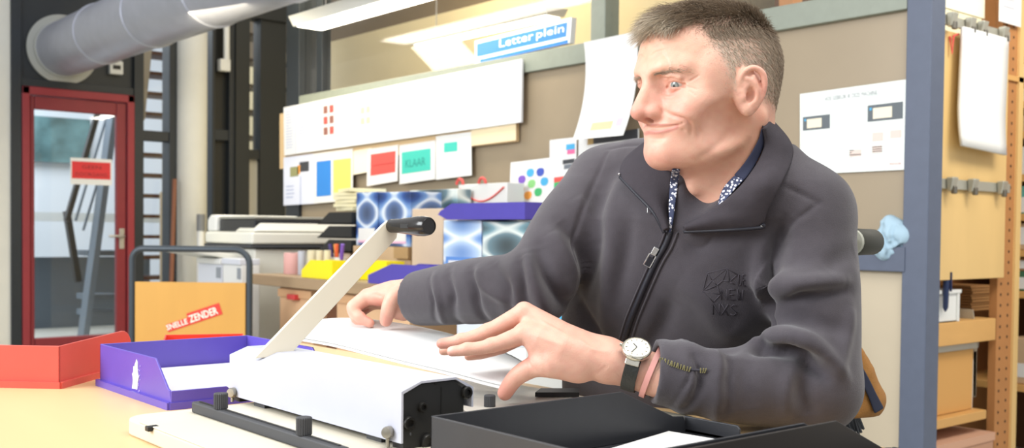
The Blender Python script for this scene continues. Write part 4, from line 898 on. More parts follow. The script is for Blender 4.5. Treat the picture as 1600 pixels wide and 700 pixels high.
# paper stop rail with two ribbed knobs
rl = onZ(296, 640, BT+0.001)
ra, rb = Vector((0.545, 1.262, BT)), Vector((0.545, 0.905, BT))
mb = MB().bar(ra+ZZ*0.007, rb+ZZ*0.007, 0.013, 0.014); stop = obj('stop_rail', mb, m_kn, t, bevel=0.0025)
mb = MB().bar((0.5455, 1.25, BT+0.0146), (0.5455, 0.915, BT+0.0146), 0.003, 0.001); obj('rail_groove', mb, m_mb, stop)
def ribbed(c, r, h, parent):
    mb = MB(); n = 44
    ring = lambda z, k: [Vector(c)+Vector(((r*(1-(0.09 if i % 2 else 0))*k)*math.cos(2*math.pi*i/n), (r*(1-(0.09 if i % 2 else 0))*k)*math.sin(2*math.pi*i/n), z)) for i in range(n)]
    rs = [ring(0, 0.95), ring(0.001, 1), ring(h-0.0012, 1), ring(h, 0.9)]
    mb.add([v for q_ in rs for v in q_], [(i*n+k, i*n+(k+1) % n, (i+1)*n+(k+1) % n, (i+1)*n+k) for i in range(3) for k in range(n)]+[tuple(3*n+k for k in range(n))])
    return obj('ribbed_knob', mb, m_kn, parent)
for (px, py) in ((345, 636), (475, 677)):
    d_ = onX(px, py, 0.545); ribbed((0.545, d_.y, BT+0.014), 0.0085, 0.019, t)
kq = onZ(765, 640, BT); ribbed((kq.x, kq.y, BT), 0.0075, 0.019, t)
# lever
LY = 1.24
e = [onY(398, 549, LY), onY(452, 549, LY), onY(620, 372, LY), onY(606, 345, LY), onY(598, 352, LY)]
for i in (0, 1): e[i].z = min(e[i].z, a1.z)-0.006
top = onY(612, 353, LY)
lv = obj('lever_arm', MB().prism([e[0], e[1], e[2], onY(622, 358, LY), onY(617, 346, LY), e[3], e[4]], (0, 0.006, 0)), mat('lever_cream', '#ddd6c2', 0.4), t, bevel=0.0008)
gp = [(0.0085, 0.0), (0.0095, 0.003), (0.0098, 0.02), (0.0115, 0.045), (0.0135, 0.068), (0.0135, 0.082), (0.0122, 0.092), (0.0112, 0.094), (0.0108, 0.0945), (0.0105, 0.093), (0.0005, 0.093)]
g = obj('grip', MB().lathe(top+Vector((0, 0.004, 0)), gp, 32, axis=(0, -1, 0)), mat('grip_black', '#1a1715', 0.22), t, smooth=True)
obj('grip_slot', MB().box(top+Vector((-0.0128, -0.062, -0.003)), top+Vector((-0.0085, -0.040, 0.003))), m_mb, g)
# rear paper table: grey guide plate, clear wedge and black stop
pl = [onZ(737, 612, BT+0.004), onZ(834, 594, BT+0.004), onZ(905, 611, BT+0.003), onZ(800, 640, BT+0.003)]
mb = MB().prism([Vector((0.72, 1.27, BT)), Vector((0.99, 1.27, BT)), Vector((0.99, 0.90, BT)), Vector((0.72, 0.90, BT))], ZZ*0.004); obj('paper_table', mb, mat('machine_grey_plate', '#c9c5ba', 0.35, 0.1), t, bevel=0.001)
g0 = onZ(740, 604, BT+0.018); g1 = onZ(826, 601, BT+0.018)
mb = MB().hexa([(0.735, 1.03, BT+0.004), (0.80, 1.03, BT+0.004), (0.80, 1.12, BT+0.004), (0.735, 1.12, BT+0.004), (0.735, 1.03, BT+0.016), (0.775, 1.05, BT+0.022), (0.775, 1.10, BT+0.022), (0.735, 1.12, BT+0.016)]); obj('edge_guide', mb, mat('smoke_plastic', '#8f8d88', 0.25), t, bevel=0.001)
wq = [onZ(836, 620, BT+0.005), onZ(845, 613, BT+0.005), onZ(905, 613, BT+0.005), onZ(905, 620, BT+0.005)]
mb = MB().prism(wq, ZZ*0.006); obj('black_stop', mb, m_mb, t)

# ================================================================== PAPER FED INTO THE PUNCH
def frm(px, py, t): return at(px, py, t)
rows = []
near = [(462, 526, 1.66), (520, 536, 1.62), (580, 551, 1.57), (640, 566, 1.52), (700, 580, 1.46), (760, 596, 1.41), (800, 605, 1.375)]
far = [(497, 499, 1.86), (545, 497, 1.82), (610, 503, 1.76), (680, 516, 1.70), (740, 533, 1.63), (800, 556, 1.555), (838, 580, 1.49)]
nn = 24
def spl(pts, u):
    k = u*(len(pts)-1); i = min(int(k), len(pts)-2); f = k-i
    P0, P1, P2, P3 = (Vector(pts[max(i-1, 0)]), Vector(pts[i]), Vector(pts[i+1]), Vector(pts[min(i+2, len(pts)-1)]))
    return 0.5*((2*P1)+(P2-P0)*f+(2*P0-5*P1+4*P2-P3)*f*f+(3*P1-P0-3*P2+P3)*f**3)
na = [frm(*q) for q in near]; fa = [frm(*q) for q in far]
G = []
for j in range(13):
    v = j/12
    G.append([spl(na, i/nn).lerp(spl(fa, i/nn), v)+ZZ*(0.006*math.sin(math.pi*v)) for i in range(nn+1)])
for k, (lab, dz, off) in enumerate((('white sheet the man is squaring up behind the punch, topmost of the sheaf', 0.0, 0.0), ('white sheet under the topmost one of the sheaf held at the punch', -0.0022, 0.004), ('lowest white sheet of the sheaf held at the punch', -0.0044, -0.003))):
    mb = MB().grid([[p+ZZ*dz+Vector((off, off*0.6, 0)) for p in r] for r in G])
    o = obj('paper_sheet', mb, m_paper, smooth=True, auto=False); md = o.modifiers.new('thick', 'SOLIDIFY'); md.thickness = 0.0012; md.offset = 0
    tag(o, lab, 'paper', 'sheets held at the punch')
# ================================================================== THE MAN: solid-modelling tools (a distance field, then a mesh of its zero surface)
class Field:
    def __init__(s, lo, hi, h):
        s.lo = np.array(lo, float); s.h = h
        s.n = np.ceil((np.array(hi)-s.lo)/h).astype(int)+1
        s.g = np.full(s.n, 0.2, np.float32)
    def sub(s, lo, hi):
        a = np.clip(np.floor((np.array(lo)-s.lo)/s.h).astype(int), 0, s.n); b = np.clip(np.ceil((np.array(hi)-s.lo)/s.h).astype(int)+1, 0, s.n)
        if np.any(b <= a): return None
        ax = [(s.lo[i]+s.h*np.arange(a[i], b[i])).astype(np.float32) for i in range(3)]
        return (slice(a[0], b[0]), slice(a[1], b[1]), slice(a[2], b[2])), ax[0][:, None, None], ax[1][None, :, None], ax[2][None, None, :]
    def put(s, lo, hi, fn, k, mode='u'):
        m = 2*k+6*s.h
        r = s.sub(np.array(lo)-m, np.array(hi)+m)
        if r is None: return s
        sl, x, y, z = r; d = fn(x, y, z); g = s.g[sl]
        if mode == 'u':
            hh = np.maximum(k-np.abs(g-d), 0)/max(k, 1e-6); s.g[sl] = np.minimum(g, d)-hh*hh*k*0.25
        elif mode == 's':
            d = -d; hh = np.maximum(k-np.abs(g-d), 0)/max(k, 1e-6); s.g[sl] = np.maximum(g, d)+hh*hh*k*0.25
        return s
    def ell(s, c, r, k=0.01, rot=None, mode='u'):
        c = np.array(c, float); r = np.array(r, float); R = np.eye(3) if rot is None else np.array(rot)
        ext = np.abs(R).T @ r if rot is not None else r
        ext = np.sqrt(((R.T*r[None, :])**2).sum(1)) if rot is not None else r
        def fn(x, y, z):
            x = x-c[0]; y = y-c[1]; z = z-c[2]
            q = [R[i, 0]*x+R[i, 1]*y+R[i, 2]*z for i in range(3)]
            k0 = np.sqrt((q[0]/r[0])**2+(q[1]/r[1])**2+(q[2]/r[2])**2); k1 = np.sqrt((q[0]/r[0]**2)**2+(q[1]/r[1]**2)**2+(q[2]/r[2]**2)**2)+1e-9
            return k0*(k0-1)/k1
        return s.put(c-ext, c+ext, fn, k, mode)
    def line(s, pts, rad, k=0.01, mode='u', sub=0, flat=None):
        """tapered rod along a polyline; flat = (axis, factor): squeeze along axis"""
        P = np.array(pts, float); rr = np.array(rad if hasattr(rad, '__len__') else [rad]*len(P), float)
        if sub:
            n = (len(P)-1)*sub+1; u = np.linspace(0, len(P)-1, n)
            P = np.array([catmull(P, v) for v in u]); rr = np.interp(u, np.arange(len(rr)), rr)
        def fn(x, y, z):
            best = None
            for a, b, ra, rb in zip(P[:-1], P[1:], rr[:-1], rr[1:]):
                ba = b-a; L = max(ba.dot(ba), 1e-12)
                px, py, pz = x-a[0], y-a[1], z-a[2]
                t = np.clip((px*ba[0]+py*ba[1]+pz*ba[2])/L, 0, 1)
                d = np.sqrt((px-t*ba[0])**2+(py-t*ba[1])**2+(pz-t*ba[2])**2)-(ra+(rb-ra)*t)
                best = d if best is None else np.minimum(best, d)
            return best
        m = rr.max(); return s.put(P.min(0)-m, P.max(0)+m, fn, k, mode)
    def cut(s, c, n, R, mode='s'):
        """slice off what lies on the side n of the point c, within R"""
        c = np.array(c, float); n = np.array(n, float); n = n/np.linalg.norm(n); r = s.sub(c-R, c+R)
        sl, x, y, z = r; d = n[0]*(x-c[0])+n[1]*(y-c[1])+n[2]*(z-c[2]); inside = ((x-c[0])**2+(y-c[1])**2+(z-c[2])**2) < R*R
        s.g[sl] = np.where(inside, np.maximum(s.g[sl], d), s.g[sl]); return s
    def stack(s, Z, cx, cy, A, B, u, v, k=0.02):
        """upright trunk: ellipse A, B along u, v at each height"""
        Z = np.array(Z, float); u = np.array(u); v = np.array(v)
        def fn(x, y, z):
            zz = np.clip(z, Z[0], Z[-1]); ix = np.interp(zz, Z, cx); iy = np.interp(zz, Z, cy); a = np.interp(zz, Z, A); b = np.interp(zz, Z, B)
            px, py = x-ix, y-iy; q1 = (px*u[0]+py*u[1])/a; q2 = (px*v[0]+py*v[1])/b; e = 2.4
            d = ((np.abs(q1)**e+np.abs(q2)**e)**(1/e)-1)*np.minimum(a, b)
            return np.maximum(d, np.maximum(Z[0]-z, z-Z[-1])).astype(np.float32)
        m = max(max(A), max(B)); return s.put((min(cx)-m, min(cy)-m, Z[0]), (max(cx)+m, max(cy)+m, Z[-1]), fn, k)
    def mesh(s):
        g = s.g; n = np.array(g.shape)
        cs = None; ins = (g < 0)
        c8 = [ins[i:n[0]-1+i, j:n[1]-1+j, k:n[2]-1+k] for i in (0, 1) for j in (0, 1) for k in (0, 1)]
        tot = sum(c.astype(np.int8) for c in c8); act = (tot > 0) & (tot < 8)
        idx = np.full(act.shape, -1, np.int64); I = np.argwhere(act); idx[act] = np.arange(len(I))
        acc = np.zeros((len(I), 3)); cnt = np.zeros(len(I))
        corners = [(i, j, k) for i in (0, 1) for j in (0, 1) for k in (0, 1)]
        val = {c: g[I[:, 0]+c[0], I[:, 1]+c[1], I[:, 2]+c[2]].astype(float) for c in corners}
        for a in corners:
            for ax in range(3):
                if a[ax]: continue
                b = list(a); b[ax] = 1; b = tuple(b); va, vb = val[a], val[b]; m = (va < 0) != (vb < 0)
                t = va[m]/(va[m]-vb[m]); p = np.zeros((m.sum(), 3)); p[:] = a; p[:, ax] = t
                acc[m] += p; cnt[m] += 1
        V = s.lo+s.h*(I+acc/cnt[:, None])
        F = []
        for ax in range(3):
            o1, o2 = [i for i in range(3) if i != ax]
            sl0 = [slice(1, n[i]-1) for i in range(3)]; sl0[ax] = slice(0, n[ax]-1); sl1 = list(sl0); sl1[ax] = slice(1, n[ax])
            A = ins[tuple(sl0)]; B = ins[tuple(sl1)]; E = np.argwhere(A != B)
            if not len(E): continue
            flip = A[tuple(E.T)]
            off = np.array([0 if i == ax else 1 for i in range(3)]); E = E+off
            def cell(d1, d2):
                q = E.copy(); q[:, o1] -= d1; q[:, o2] -= d2; return idx[q[:, 0], q[:, 1], q[:, 2]]
            q = np.stack([cell(1, 1), cell(0, 1), cell(0, 0), cell(1, 0)], 1)
            if ax == 1: flip = ~flip
            q[~flip] = q[~flip][:, ::-1]; F.append(q)
        return V, np.concatenate(F)
def catmull(P, u):
    i = int(min(np.floor(u), len(P)-2)); f = u-i
    p0, p1, p2, p3 = P[max(i-1, 0)], P[i], P[i+1], P[min(i+2, len(P)-1)]
    return 0.5*((2*p1)+(p2-p0)*f+(2*p0-5*p1+4*p2-p3)*f*f+(3*p1-p0-3*p2+p3)*f**3)
def smooth_verts(V, F, n=1, lam=0.5):
    for _ in range(n):
        acc = np.zeros_like(V); cnt = np.zeros(len(V))
        for i in range(4):
            a, b = F[:, i], F[:, (i+1) % 4]
            np.add.at(acc, a, V[b]); np.add.at(cnt, a, 1); np.add.at(acc, b, V[a]); np.add.at(cnt, b, 1)
        V = V+(acc/np.maximum(cnt, 1)[:, None]-V)*lam
    return V
def normals(V, F):
    n = np.cross(V[F[:, 2]]-V[F[:, 0]], V[F[:, 3]]-V[F[:, 1]]); N = np.zeros_like(V)
    for i in range(4): np.add.at(N, F[:, i], n)
    return N/np.maximum(np.linalg.norm(N, axis=1), 1e-12)[:, None]
def poly_dist(V, P):
    best = np.full(len(V), 9.0); par = np.zeros(len(V)); m = len(P)-1
    for i in range(m):
        a, b = P[i], P[i+1]; ba = b-a; t = np.clip((V-a) @ ba/max(ba @ ba, 1e-12), 0, 1)
        d = np.linalg.norm(V-a-t[:, None]*ba, axis=1); k = d < best; best[k] = d[k]; par[k] = (i+t[k])/m
    return best, par
def crease(V, N, pts, width, depth, sub=4, taper=True, snap=True):
    """press a line into the surface (depth > 0) or raise it (depth < 0)"""
    P = np.array(pts, float)
    if len(P) > 2: P = np.array([catmull(P, u) for u in np.linspace(0, len(P)-1, (len(P)-1)*sub+1)])
    else: P = np.array([P[0]+(P[1]-P[0])*u for u in np.linspace(0, 1, sub+1)])
    if snap:
        P = np.array([V[np.argmin(((V-p)**2).sum(1))] for p in P])
    lo, hi = P.min(0)-4*width, P.max(0)+4*width; k = np.where(np.all((V > lo) & (V < hi), axis=1))[0]
    if not len(k): return V
    d, par = poly_dist(V[k], P); w = np.exp(-(d/width)**2)
    if taper: w = w*np.sin(np.pi*np.clip(par*0.9+0.05, 0, 1))**0.7
    V = V.copy(); V[k] -= N[k]*(depth*w)[:, None]; return V
def np_obj(name, V, F, mats, parent=None, smooth=True, origin=None, col=None):
    V = np.asarray(V, float)
    me = bpy.data.meshes.new(name); loc = Vector((0, 0, 0))
    if parent is not None:
        inv = np.array(mtx(parent).inverted()); V = V @ inv[:3, :3].T + inv[:3, 3]
    elif origin is not None:
        loc = Vector(origin); V = V-np.array(origin)
    F = np.asarray(F); k = F.shape[1]
    me.vertices.add(len(V)); me.vertices.foreach_set('co', V.astype(np.float32).ravel())
    me.loops.add(len(F)*k); me.loops.foreach_set('vertex_index', F.astype(np.int32).ravel())
    me.polygons.add(len(F)); me.polygons.foreach_set('loop_start', np.arange(0, len(F)*k, k, dtype=np.int32))
    try: me.polygons.foreach_set('loop_total', np.full(len(F), k, np.int32))
    except Exception: pass
    me.update(calc_edges=True)
    for m in (mats if isinstance(mats, (list, tuple)) else [mats]): me.materials.append(m)
    if smooth: me.polygons.foreach_set('use_smooth', np.ones(len(F), bool))
    if col is not None:
        a = me.color_attributes.new('tone', 'FLOAT_COLOR', 'POINT'); c4 = np.ones((len(V), 4), np.float32); c4[:, :3] = col; a.data.foreach_set('color', c4.ravel())
    o = bpy.data.objects.new(name, me); COL.objects.link(o)
    if parent is not None: o.parent = parent
    o.location = loc
    return o
def attr_mat(name, rough=0.5, spec=0.4, sss=0.0, bump=0.0, bscale=400.0, sheen=0.0, radius=(0.012, 0.004, 0.002)):
    m = bpy.data.materials.new(name); m.use_nodes = True; nt = m.node_tree; b = nt.nodes['Principled BSDF']
    a = nt.nodes.new('ShaderNodeVertexColor'); a.layer_name = 'tone'; nt.links.new(a.outputs[0], b.inputs['Base Color'])
    b.inputs['Roughness'].default_value = rough; b.inputs['Specular IOR Level'].default_value = spec
    if sss: b.inputs['Subsurface Weight'].default_value = sss; b.inputs['Subsurface Radius'].default_value = radius; b.inputs['Subsurface Scale'].default_value = 0.5
    if sheen: b.inputs['Sheen Weight'].default_value = sheen
    if bump:
        tc = nt.nodes.new('ShaderNodeTexCoord'); n2 = nt.nodes.new('ShaderNodeTexNoise'); n2.inputs['Scale'].default_value = bscale; n2.inputs['Detail'].default_value = 4
        nt.links.new(tc.outputs['Object'], n2.inputs['Vector'])
        bp = nt.nodes.new('ShaderNodeBump'); bp.inputs['Strength'].default_value = bump; bp.inputs['Distance'].default_value = 0.001
        nt.links.new(n2.outputs[0], bp.inputs['Height']); nt.links.new(bp.outputs[0], b.inputs['Normal'])
    return m
# the man's own frame: x along the picture plane, y away, z up, turned with the camera heading
def pc(px, py, t):
    p = at(px, py, t); return np.array([p.dot(R0), p.dot(F0), p.z])
RW = np.array([[R0.x, F0.x, 0], [R0.y, F0.y, 0], [0, 0, 1.0]])     # his frame -> room
def to_room(V): return np.asarray(V) @ RW.T

RCm = np.array([RC.dot(R0), RC.dot(F0), RC.z]); UCm = np.array([UC.dot(R0), UC.dot(F0), UC.z]); FWm = np.array([FW.dot(R0), FW.dot(F0), FW.z])
def to_px(V):
    d = np.asarray(V)-np.array([0, 0, CAMZ]); w = d @ FWm
    return np.stack([800+FPX*(d @ RCm)/w, PY0-FPX*(d @ UCm)/w, w], 1)
class Skin_:
    """finds the point of a surface that the photograph shows at a place, to lay seams and folds on it"""
    def __init__(s, V, N): s.V, s.N = V, N; s.P = to_px(V); s.f = (N @ FWm) < 0.15
    def pick(s, x, y, r=5):
        for q in (r, r*2, r*4, r*10):
            k = np.where((np.abs(s.P[:, 0]-x) < q) & (np.abs(s.P[:, 1]-y) < q) & s.f)[0]
            if len(k): break
        else: return np.argmin((s.P[:, 0]-x)**2+(s.P[:, 1]-y)**2)
        near = s.P[k, 2] < s.P[k, 2].min()+0.03; k = k[near]
        return k[np.argmin((s.P[k, 0]-x)**2+(s.P[k, 1]-y)**2)]
    def pts(s, L, lift=0.0):
        ii = [s.pick(*q) for q in L]; return np.array([s.V[i]+s.N[i]*lift for i in ii])
    def at(s, x, y, lift=0.0):
        """exact place on the picture ray, at the depth of the surface there"""
        i = s.pick(x, y); return pc(x, y, s.V[i][1])+s.N[i]*lift
def join(parts):
    V = []; F = []; C = []; n = 0
    for v, f, c in parts: V.append(v); F.append(f+n); C.append(c); n += len(v)
    return np.concatenate(V), np.concatenate(F), np.concatenate(C)
# ------------------------------------------------------------------ head (local: x to his left, -y forward, z up, origin between the ears)
HTH, HPI, HRO = math.radians(63), math.radians(5), math.radians(0)
HC = np.array([0.265, 1.42, 1.177])
_l = np.array([math.cos(HTH), -math.sin(HTH), 0]); _b = np.array([math.sin(HTH), math.cos(HTH), 0]); _u = np.array([0, 0, 1.0])
_b2 = _b*math.cos(HPI)+_u*math.sin(HPI); _u2 = _u*math.cos(HPI)-_b*math.sin(HPI)     # nod forward
_l3 = _l*math.cos(HRO)+_u2*math.sin(HRO); _u3 = _u2*math.cos(HRO)-_l*math.sin(HRO)
HM = np.stack([_l3, _b2, _u3], 1)
def head_to_man(V): return np.asarray(V) @ HM.T + HC
def build_head(h=0.0013):
    f = Field((-0.102, -0.145, -0.225), (0.102, 0.125, 0.145), h)
    S = lambda c: [c, (-c[0], c[1], c[2])]
    # skull
    f.ell((0, 0.010, 0.044), (0.0745, 0.094, 0.080), 0.0)
    f.ell((0, -0.040, 0.056), (0.060, 0.060, 0.060), 0.03)
    f.ell((0, -0.030, -0.005), (0.062, 0.066, 0.075), 0.03)
    # lower face
    f.ell((0, -0.046, -0.045), (0.050, 0.050, 0.042), 0.025)
    for sx in (1, -1):
        f.line([(sx*0.056, 0.002, -0.030), (sx*0.054, -0.010, -0.052), (sx*0.040, -0.045, -0.066), (sx*0.012, -0.082, -0.068)], [0.016, 0.016, 0.015, 0.015], 0.02, sub=3)
        f.ell((sx*0.050, -0.060, -0.006), (0.020, 0.022, 0.017), 0.022)       # cheek bone
        f.ell((sx*0.040, -0.072 if sx > 0 else -0.062, -0.020), (0.018, 0.017, 0.016), 0.018)       # smiling cheek
        f.line([(sx*0.008, -0.0955, 0.037), (sx*0.026, -0.092, 0.043), (sx*0.046, -0.074, 0.041)], [0.008, 0.009, 0.008], 0.014, sub=3)   # brow ridge
        f.ell((sx*0.070, -0.032, -0.036), (0.012, 0.026, 0.022), 0.02, mode='s')   # hollow of the cheek
        f.ell((sx*0.062, -0.035, 0.030), (0.010, 0.022, 0.02), 0.02)           # temple side
    f.ell((0, -0.083, -0.0625), (0.021, 0.0195, 0.0165), 0.016)                     # chin
    f.ell((0, -0.0705, -0.034), (0.026, 0.0245, 0.024), 0.018)                    # muzzle
    # eye sockets
    for sx in (1, -1):
        f.ell((sx*0.0335, -0.098, 0.019), (0.019, 0.017, 0.0125), 0.014, mode='s')
        f.ell((sx*0.0165, -0.100, 0.020), (0.008, 0.012, 0.013), 0.010, mode='s')
    # nose
    f.line([(0, -0.094, 0.034), (0, -0.1035, 0.018), (0, -0.1140, 0.000), (0, -0.1175, -0.009)], [0.0070, 0.0072, 0.0082, 0.0098], 0.008, sub=3)
    f.line([(0, -0.080, 0.030), (0, -0.090, 0.010), (0, -0.0975, -0.010)], [0.011, 0.0145, 0.0165], 0.010, sub=3)
    f.ell((0, -0.1165, -0.0125), (0.0105, 0.0100, 0.0085), 0.006)
    for sx in (1, -1):
        f.ell((sx*0.0125, -0.101, -0.0135), (0.0075, 0.0125, 0.0085), 0.006)
        f.ell((sx*0.0075, -0.107, -0.0225), (0.0042, 0.0075, 0.0040), 0.003, mode='s')   # nostril
    f.line([(0, -0.112, -0.020), (0, -0.100, -0.0235)], [0.004, 0.004], 0.004)     # columella
    # eyelids: a shell round each eyeball with a slit cut in it
    for sx in (1, -1):
        e = np.array((sx*0.0320, -0.0745, 0.0205))
        f.ell(e+(0, -0.0005, 0.0), (0.0150, 0.0140, 0.0130), 0.0045)
        f.line([e+(-sx*0.013, -0.010, 0.0075), e+(0, -0.0155, 0.0102), e+(sx*0.013, -0.009, 0.0066)], [0.0018, 0.0026, 0.002], 0.005, sub=4)     # lid fold
        f.line([e+(-sx*0.0130, -0.0090, -0.0020), e+(-sx*0.006, -0.0140, -0.0006), e+(sx*0.005, -0.0135, -0.0006), e+(sx*0.0155, -0.0035, -0.0034)], [0.0014, 0.0042, 0.0042, 0.0028], 0.0008, 's', sub=4)
    # neck
    f.line([(0, 0.030, -0.005), (0, 0.036, -0.070), (0, 0.054, -0.125), (0, 0.066, -0.165)], [0.058, 0.055, 0.056, 0.058], 0.025)
    f.line([(0, -0.020, -0.055), (0, -0.006, -0.100), (0, 0.012, -0.145)], [0.030, 0.032, 0.030], 0.03)
    f.ell((0, -0.034, -0.108), (0.010, 0.011, 0.014), 0.012)
    for sx in (1, -1):
        f.line([(sx*0.058, 0.028, -0.030), (sx*0.042, 0.004, -0.10), (sx*0.020, -0.010, -0.15)], [0.010, 0.011, 0.009], 0.018, sub=3)
    # ears
    for sx in (1, -1):
        E = lambda a, b, o: np.array((sx*(0.0725+o*0.9), -0.007+a*0.88, 0.001+b*0.88))   # a back, b up, o outwards
        f.ell(E(0.004, 0.004, 0.006), (0.010, 0.019, 0.030), 0.006, rot=np.array([[math.cos(0.42), -sx*math.sin(0.42), 0], [sx*math.sin(0.42), math.cos(0.42), 0], [0, 0, 1]]))
        rim = [E(-0.006, 0.006, 0.006), E(-0.010, 0.020, 0.008), E(-0.004, 0.032, 0.012), E(0.008, 0.0365, 0.018), E(0.0195, 0.028, 0.0225), E(0.0225, 0.012, 0.022), E(0.019, -0.006, 0.018), E(0.011, -0.018, 0.013)]
        f.line(rim, [0.0032, 0.0036, 0.0038, 0.0040, 0.0042, 0.0040, 0.0038, 0.0042], 0.003, sub=4)
        f.ell(E(0.001, -0.022, 0.008), (0.006, 0.0080, 0.0085), 0.005)         # lobe
        f.ell(E(0.0025, -0.004, 0.0185), (0.0085, 0.0075, 0.0125), 0.004, mode='s')  # bowl
        f.line([E(0.000, 0.026, 0.0205), E(0.0095, 0.027, 0.0245), E(0.0155, 0.015, 0.0280), E(0.0145, -0.002, 0.0250)], [0.0024, 0.0026, 0.0028, 0.0022], 0.004, 's', sub=3)
        f.line([E(-0.002, 0.022, 0.0135), E(0.0065, 0.016, 0.0175), E(0.0120, 0.004, 0.0195), E(0.0110, -0.009, 0.0165), E(0.004, -0.0155, 0.0125)], [0.0026, 0.0032, 0.0034, 0.0032, 0.0034], 0.003, sub=3)
        f.line([E(0.008, 0.025, 0.0175), E(0.0095, 0.014, 0.0185)], [0.0022, 0.0028], 0.003)
        f.line([E(-0.008, 0.004, 0.0085), E(0.001, 0.002, 0.0090)], [0.0030, 0.0022], 0.003)   # inner fold
        f.ell(E(-0.0065, -0.004, 0.0085), (0.0048, 0.0042, 0.0060), 0.003)     # tragus
        f.ell(E(0.001, -0.004, 0.010), (0.004, 0.0045, 0.005), 0.003, mode='s')
    return f.mesh()
hv, hf = build_head()
hv = smooth_verts(hv, hf, 2, 0.4)
hn = normals(hv, hf)
FACE = [
    ([(1035, 173), (1050, 180), (1068, 186), (1079, 195), (1080, 208)], 0.0026, 0.0030), ([(1046, 172), (1064, 177), (1080, 186)], 0.006, -0.0018),      # laugh line, cheek fold
    ([(1030, 144), (1044, 147), (1060, 141), (1072, 136)], 0.0016, 0.0010), ([(1032, 150), (1047, 153), (1064, 146)], 0.0016, 0.0006),
    ([(1068, 131), (1080, 125), (1093, 117)], 0.0012, 0.0013), ([(1067, 135), (1078, 136), (1089, 140)], 0.0012, 0.0012), ([(1070, 139), (1080, 144), (1088, 150)], 0.0011, 0.0006),
    ([(1031, 123), (1050, 122), (1068, 128)], 0.0013, 0.0012), ([(1034, 118), (1052, 117), (1070, 123)], 0.0035, -0.0016),
    ([(1016, 89), (1026, 81), (1044, 77)], 0.0014, 0.0009), ([(1020, 72), (1040, 66), (1062, 66)], 0.0016, 0.0006), ([(1088, 190), (1093, 202), (1092, 216)], 0.003, 0.0012), ([(1040, 158), (1056, 160), (1072, 154)], 0.0016, 0.0006),
    ([(1029, 166), (1035, 172), (1034, 180)], 0.0018, 0.0014),
    ([(1146, 182), (1141, 204), (1120, 229), (1090, 248)], 0.006, 0.0025),
    ([(1100, 158), (1108, 175), (1108, 195)], 0.010, 0.0018),
    ([(1014, 216), (1028, 217), (1040, 215)], 0.004, 0.0022),
    ([(1012, 199.5), (1028, 200), (1046, 198.5), (1064, 194.5)], 0.0017, 0.0026),
    ([(1013, 206), (1028, 206.5), (1044, 203.5)], 0.0036, -0.0018), ([(1012, 194), (1028, 194.5), (1044, 194)], 0.0028, -0.0008),
    ([(1064, 193), (1069, 192)], 0.0020, 0.0012), ([(1066, 200), (1070, 206)], 0.003, 0.0010)]
def face_lines(hv):
    N_ = hn @ HM.T
    for pts, w, d in FACE:
        Vm = head_to_man(hv); sk = Skin_(Vm, N_); P = (sk.pts(pts)-HC) @ HM
        hv = crease(hv, hn, P, w, d, snap=False, sub=6)
        Q = P.copy(); Q[:, 0] *= -1
        if np.mean(P[:, 0]) > 0.012 and d > 0 and pts[0][1] < 170: hv = crease(hv, hn, Q, w, d, snap=False, sub=6)
    return hv
hv = face_lines(hv)
_sk = Skin_(head_to_man(hv), hn @ HM.T)
LIPS = [(_sk.pts(L_)-HC) @ HM for L_ in ([(1013, 206), (1028, 206.5), (1045, 203), (1058, 198)], [(1012, 195.5), (1028, 196), (1045, 195.5), (1060, 194)])]
# skin tone over the head (rosy nose, cheeks, ears; lips; browner neck and jaw side; eyebrow and stubble shading stay out of it)
def blob(V, c, r): return np.exp(-(((V-np.array(c))/np.array(r))**2).sum(1))
SKIN = np.array(lin('#d8ab96')); ROSE = np.array(lin('#c97b70')); LIP = np.array(lin('#b8776d')); PALE = np.array(lin('#d9ad90'))
def mixc(a, b, t): return a*(1-t[:, None])+b[None, :]*t[:, None]
def head_tone(V):
    A = V.copy(); A[:, 0] = np.abs(A[:, 0]); c = np.tile(SKIN, (len(V), 1))
    c = mixc(c, PALE, 0.6*blob(A, (0, -0.09, 0.07), (0.06, 0.05, 0.03)))
    c = mixc(c, ROSE, np.clip(0.55*blob(A, (0.0, -0.115, -0.012), (0.018, 0.03, 0.014))+0.50*blob(A, (0.042, -0.072, -0.010), (0.022, 0.03, 0.018))+0.5*blob(A, (0.088, 0.02, 0.008), (0.02, 0.02, 0.04))+0.22*blob(A, (0.01, -0.095, -0.072), (0.03, 0.03, 0.018))+0.3*blob(A, (0.03, -0.088, 0.012), (0.018, 0.02, 0.012)), 0, 1))
    for P, r in zip(LIPS, (0.0030, 0.0013)):
        d, _ = poly_dist(A, np.array([catmull(P, u) for u in np.linspace(0, len(P)-1, 14)])); c = mixc(c, LIP, 0.8*np.exp(-(d/r)**4))
    c = mixc(c, LIP*0.75, np.clip(blob(A, (0.0075, -0.107, -0.0205), (0.006, 0.009, 0.004)), 0, 1)*0.6)
    neck_jaw = np.clip((V[:, 1]+0.045)/0.05, 0, 1)*np.clip((0.005-V[:, 2])/0.03, 0, 1)*np.clip((0.08-A[:, 0])/0.01, 0, 1); c = mixc(c, np.array(lin('#bb8a6e')), 0.65*neck_jaw)  # neck and side of the jaw blended towards a darker brown
    mott = np.sin(V[:, 0]*210+2*np.sin(V[:, 2]*160))*np.sin(V[:, 1]*190+2*np.sin(V[:, 0]*130))*np.sin(V[:, 2]*230+V[:, 1]*90); c = mixc(c, ROSE, np.clip(0.10+0.16*mott, 0, 0.3))
    c = mixc(c, ROSE*0.85, 0.25*blob(A, (0.032, -0.09, 0.0195), (0.014, 0.02, 0.0035)))
    return c
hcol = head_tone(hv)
m_skin = attr_mat('skin', 0.48, 0.35, 0.12, bump=0.35, bscale=500)

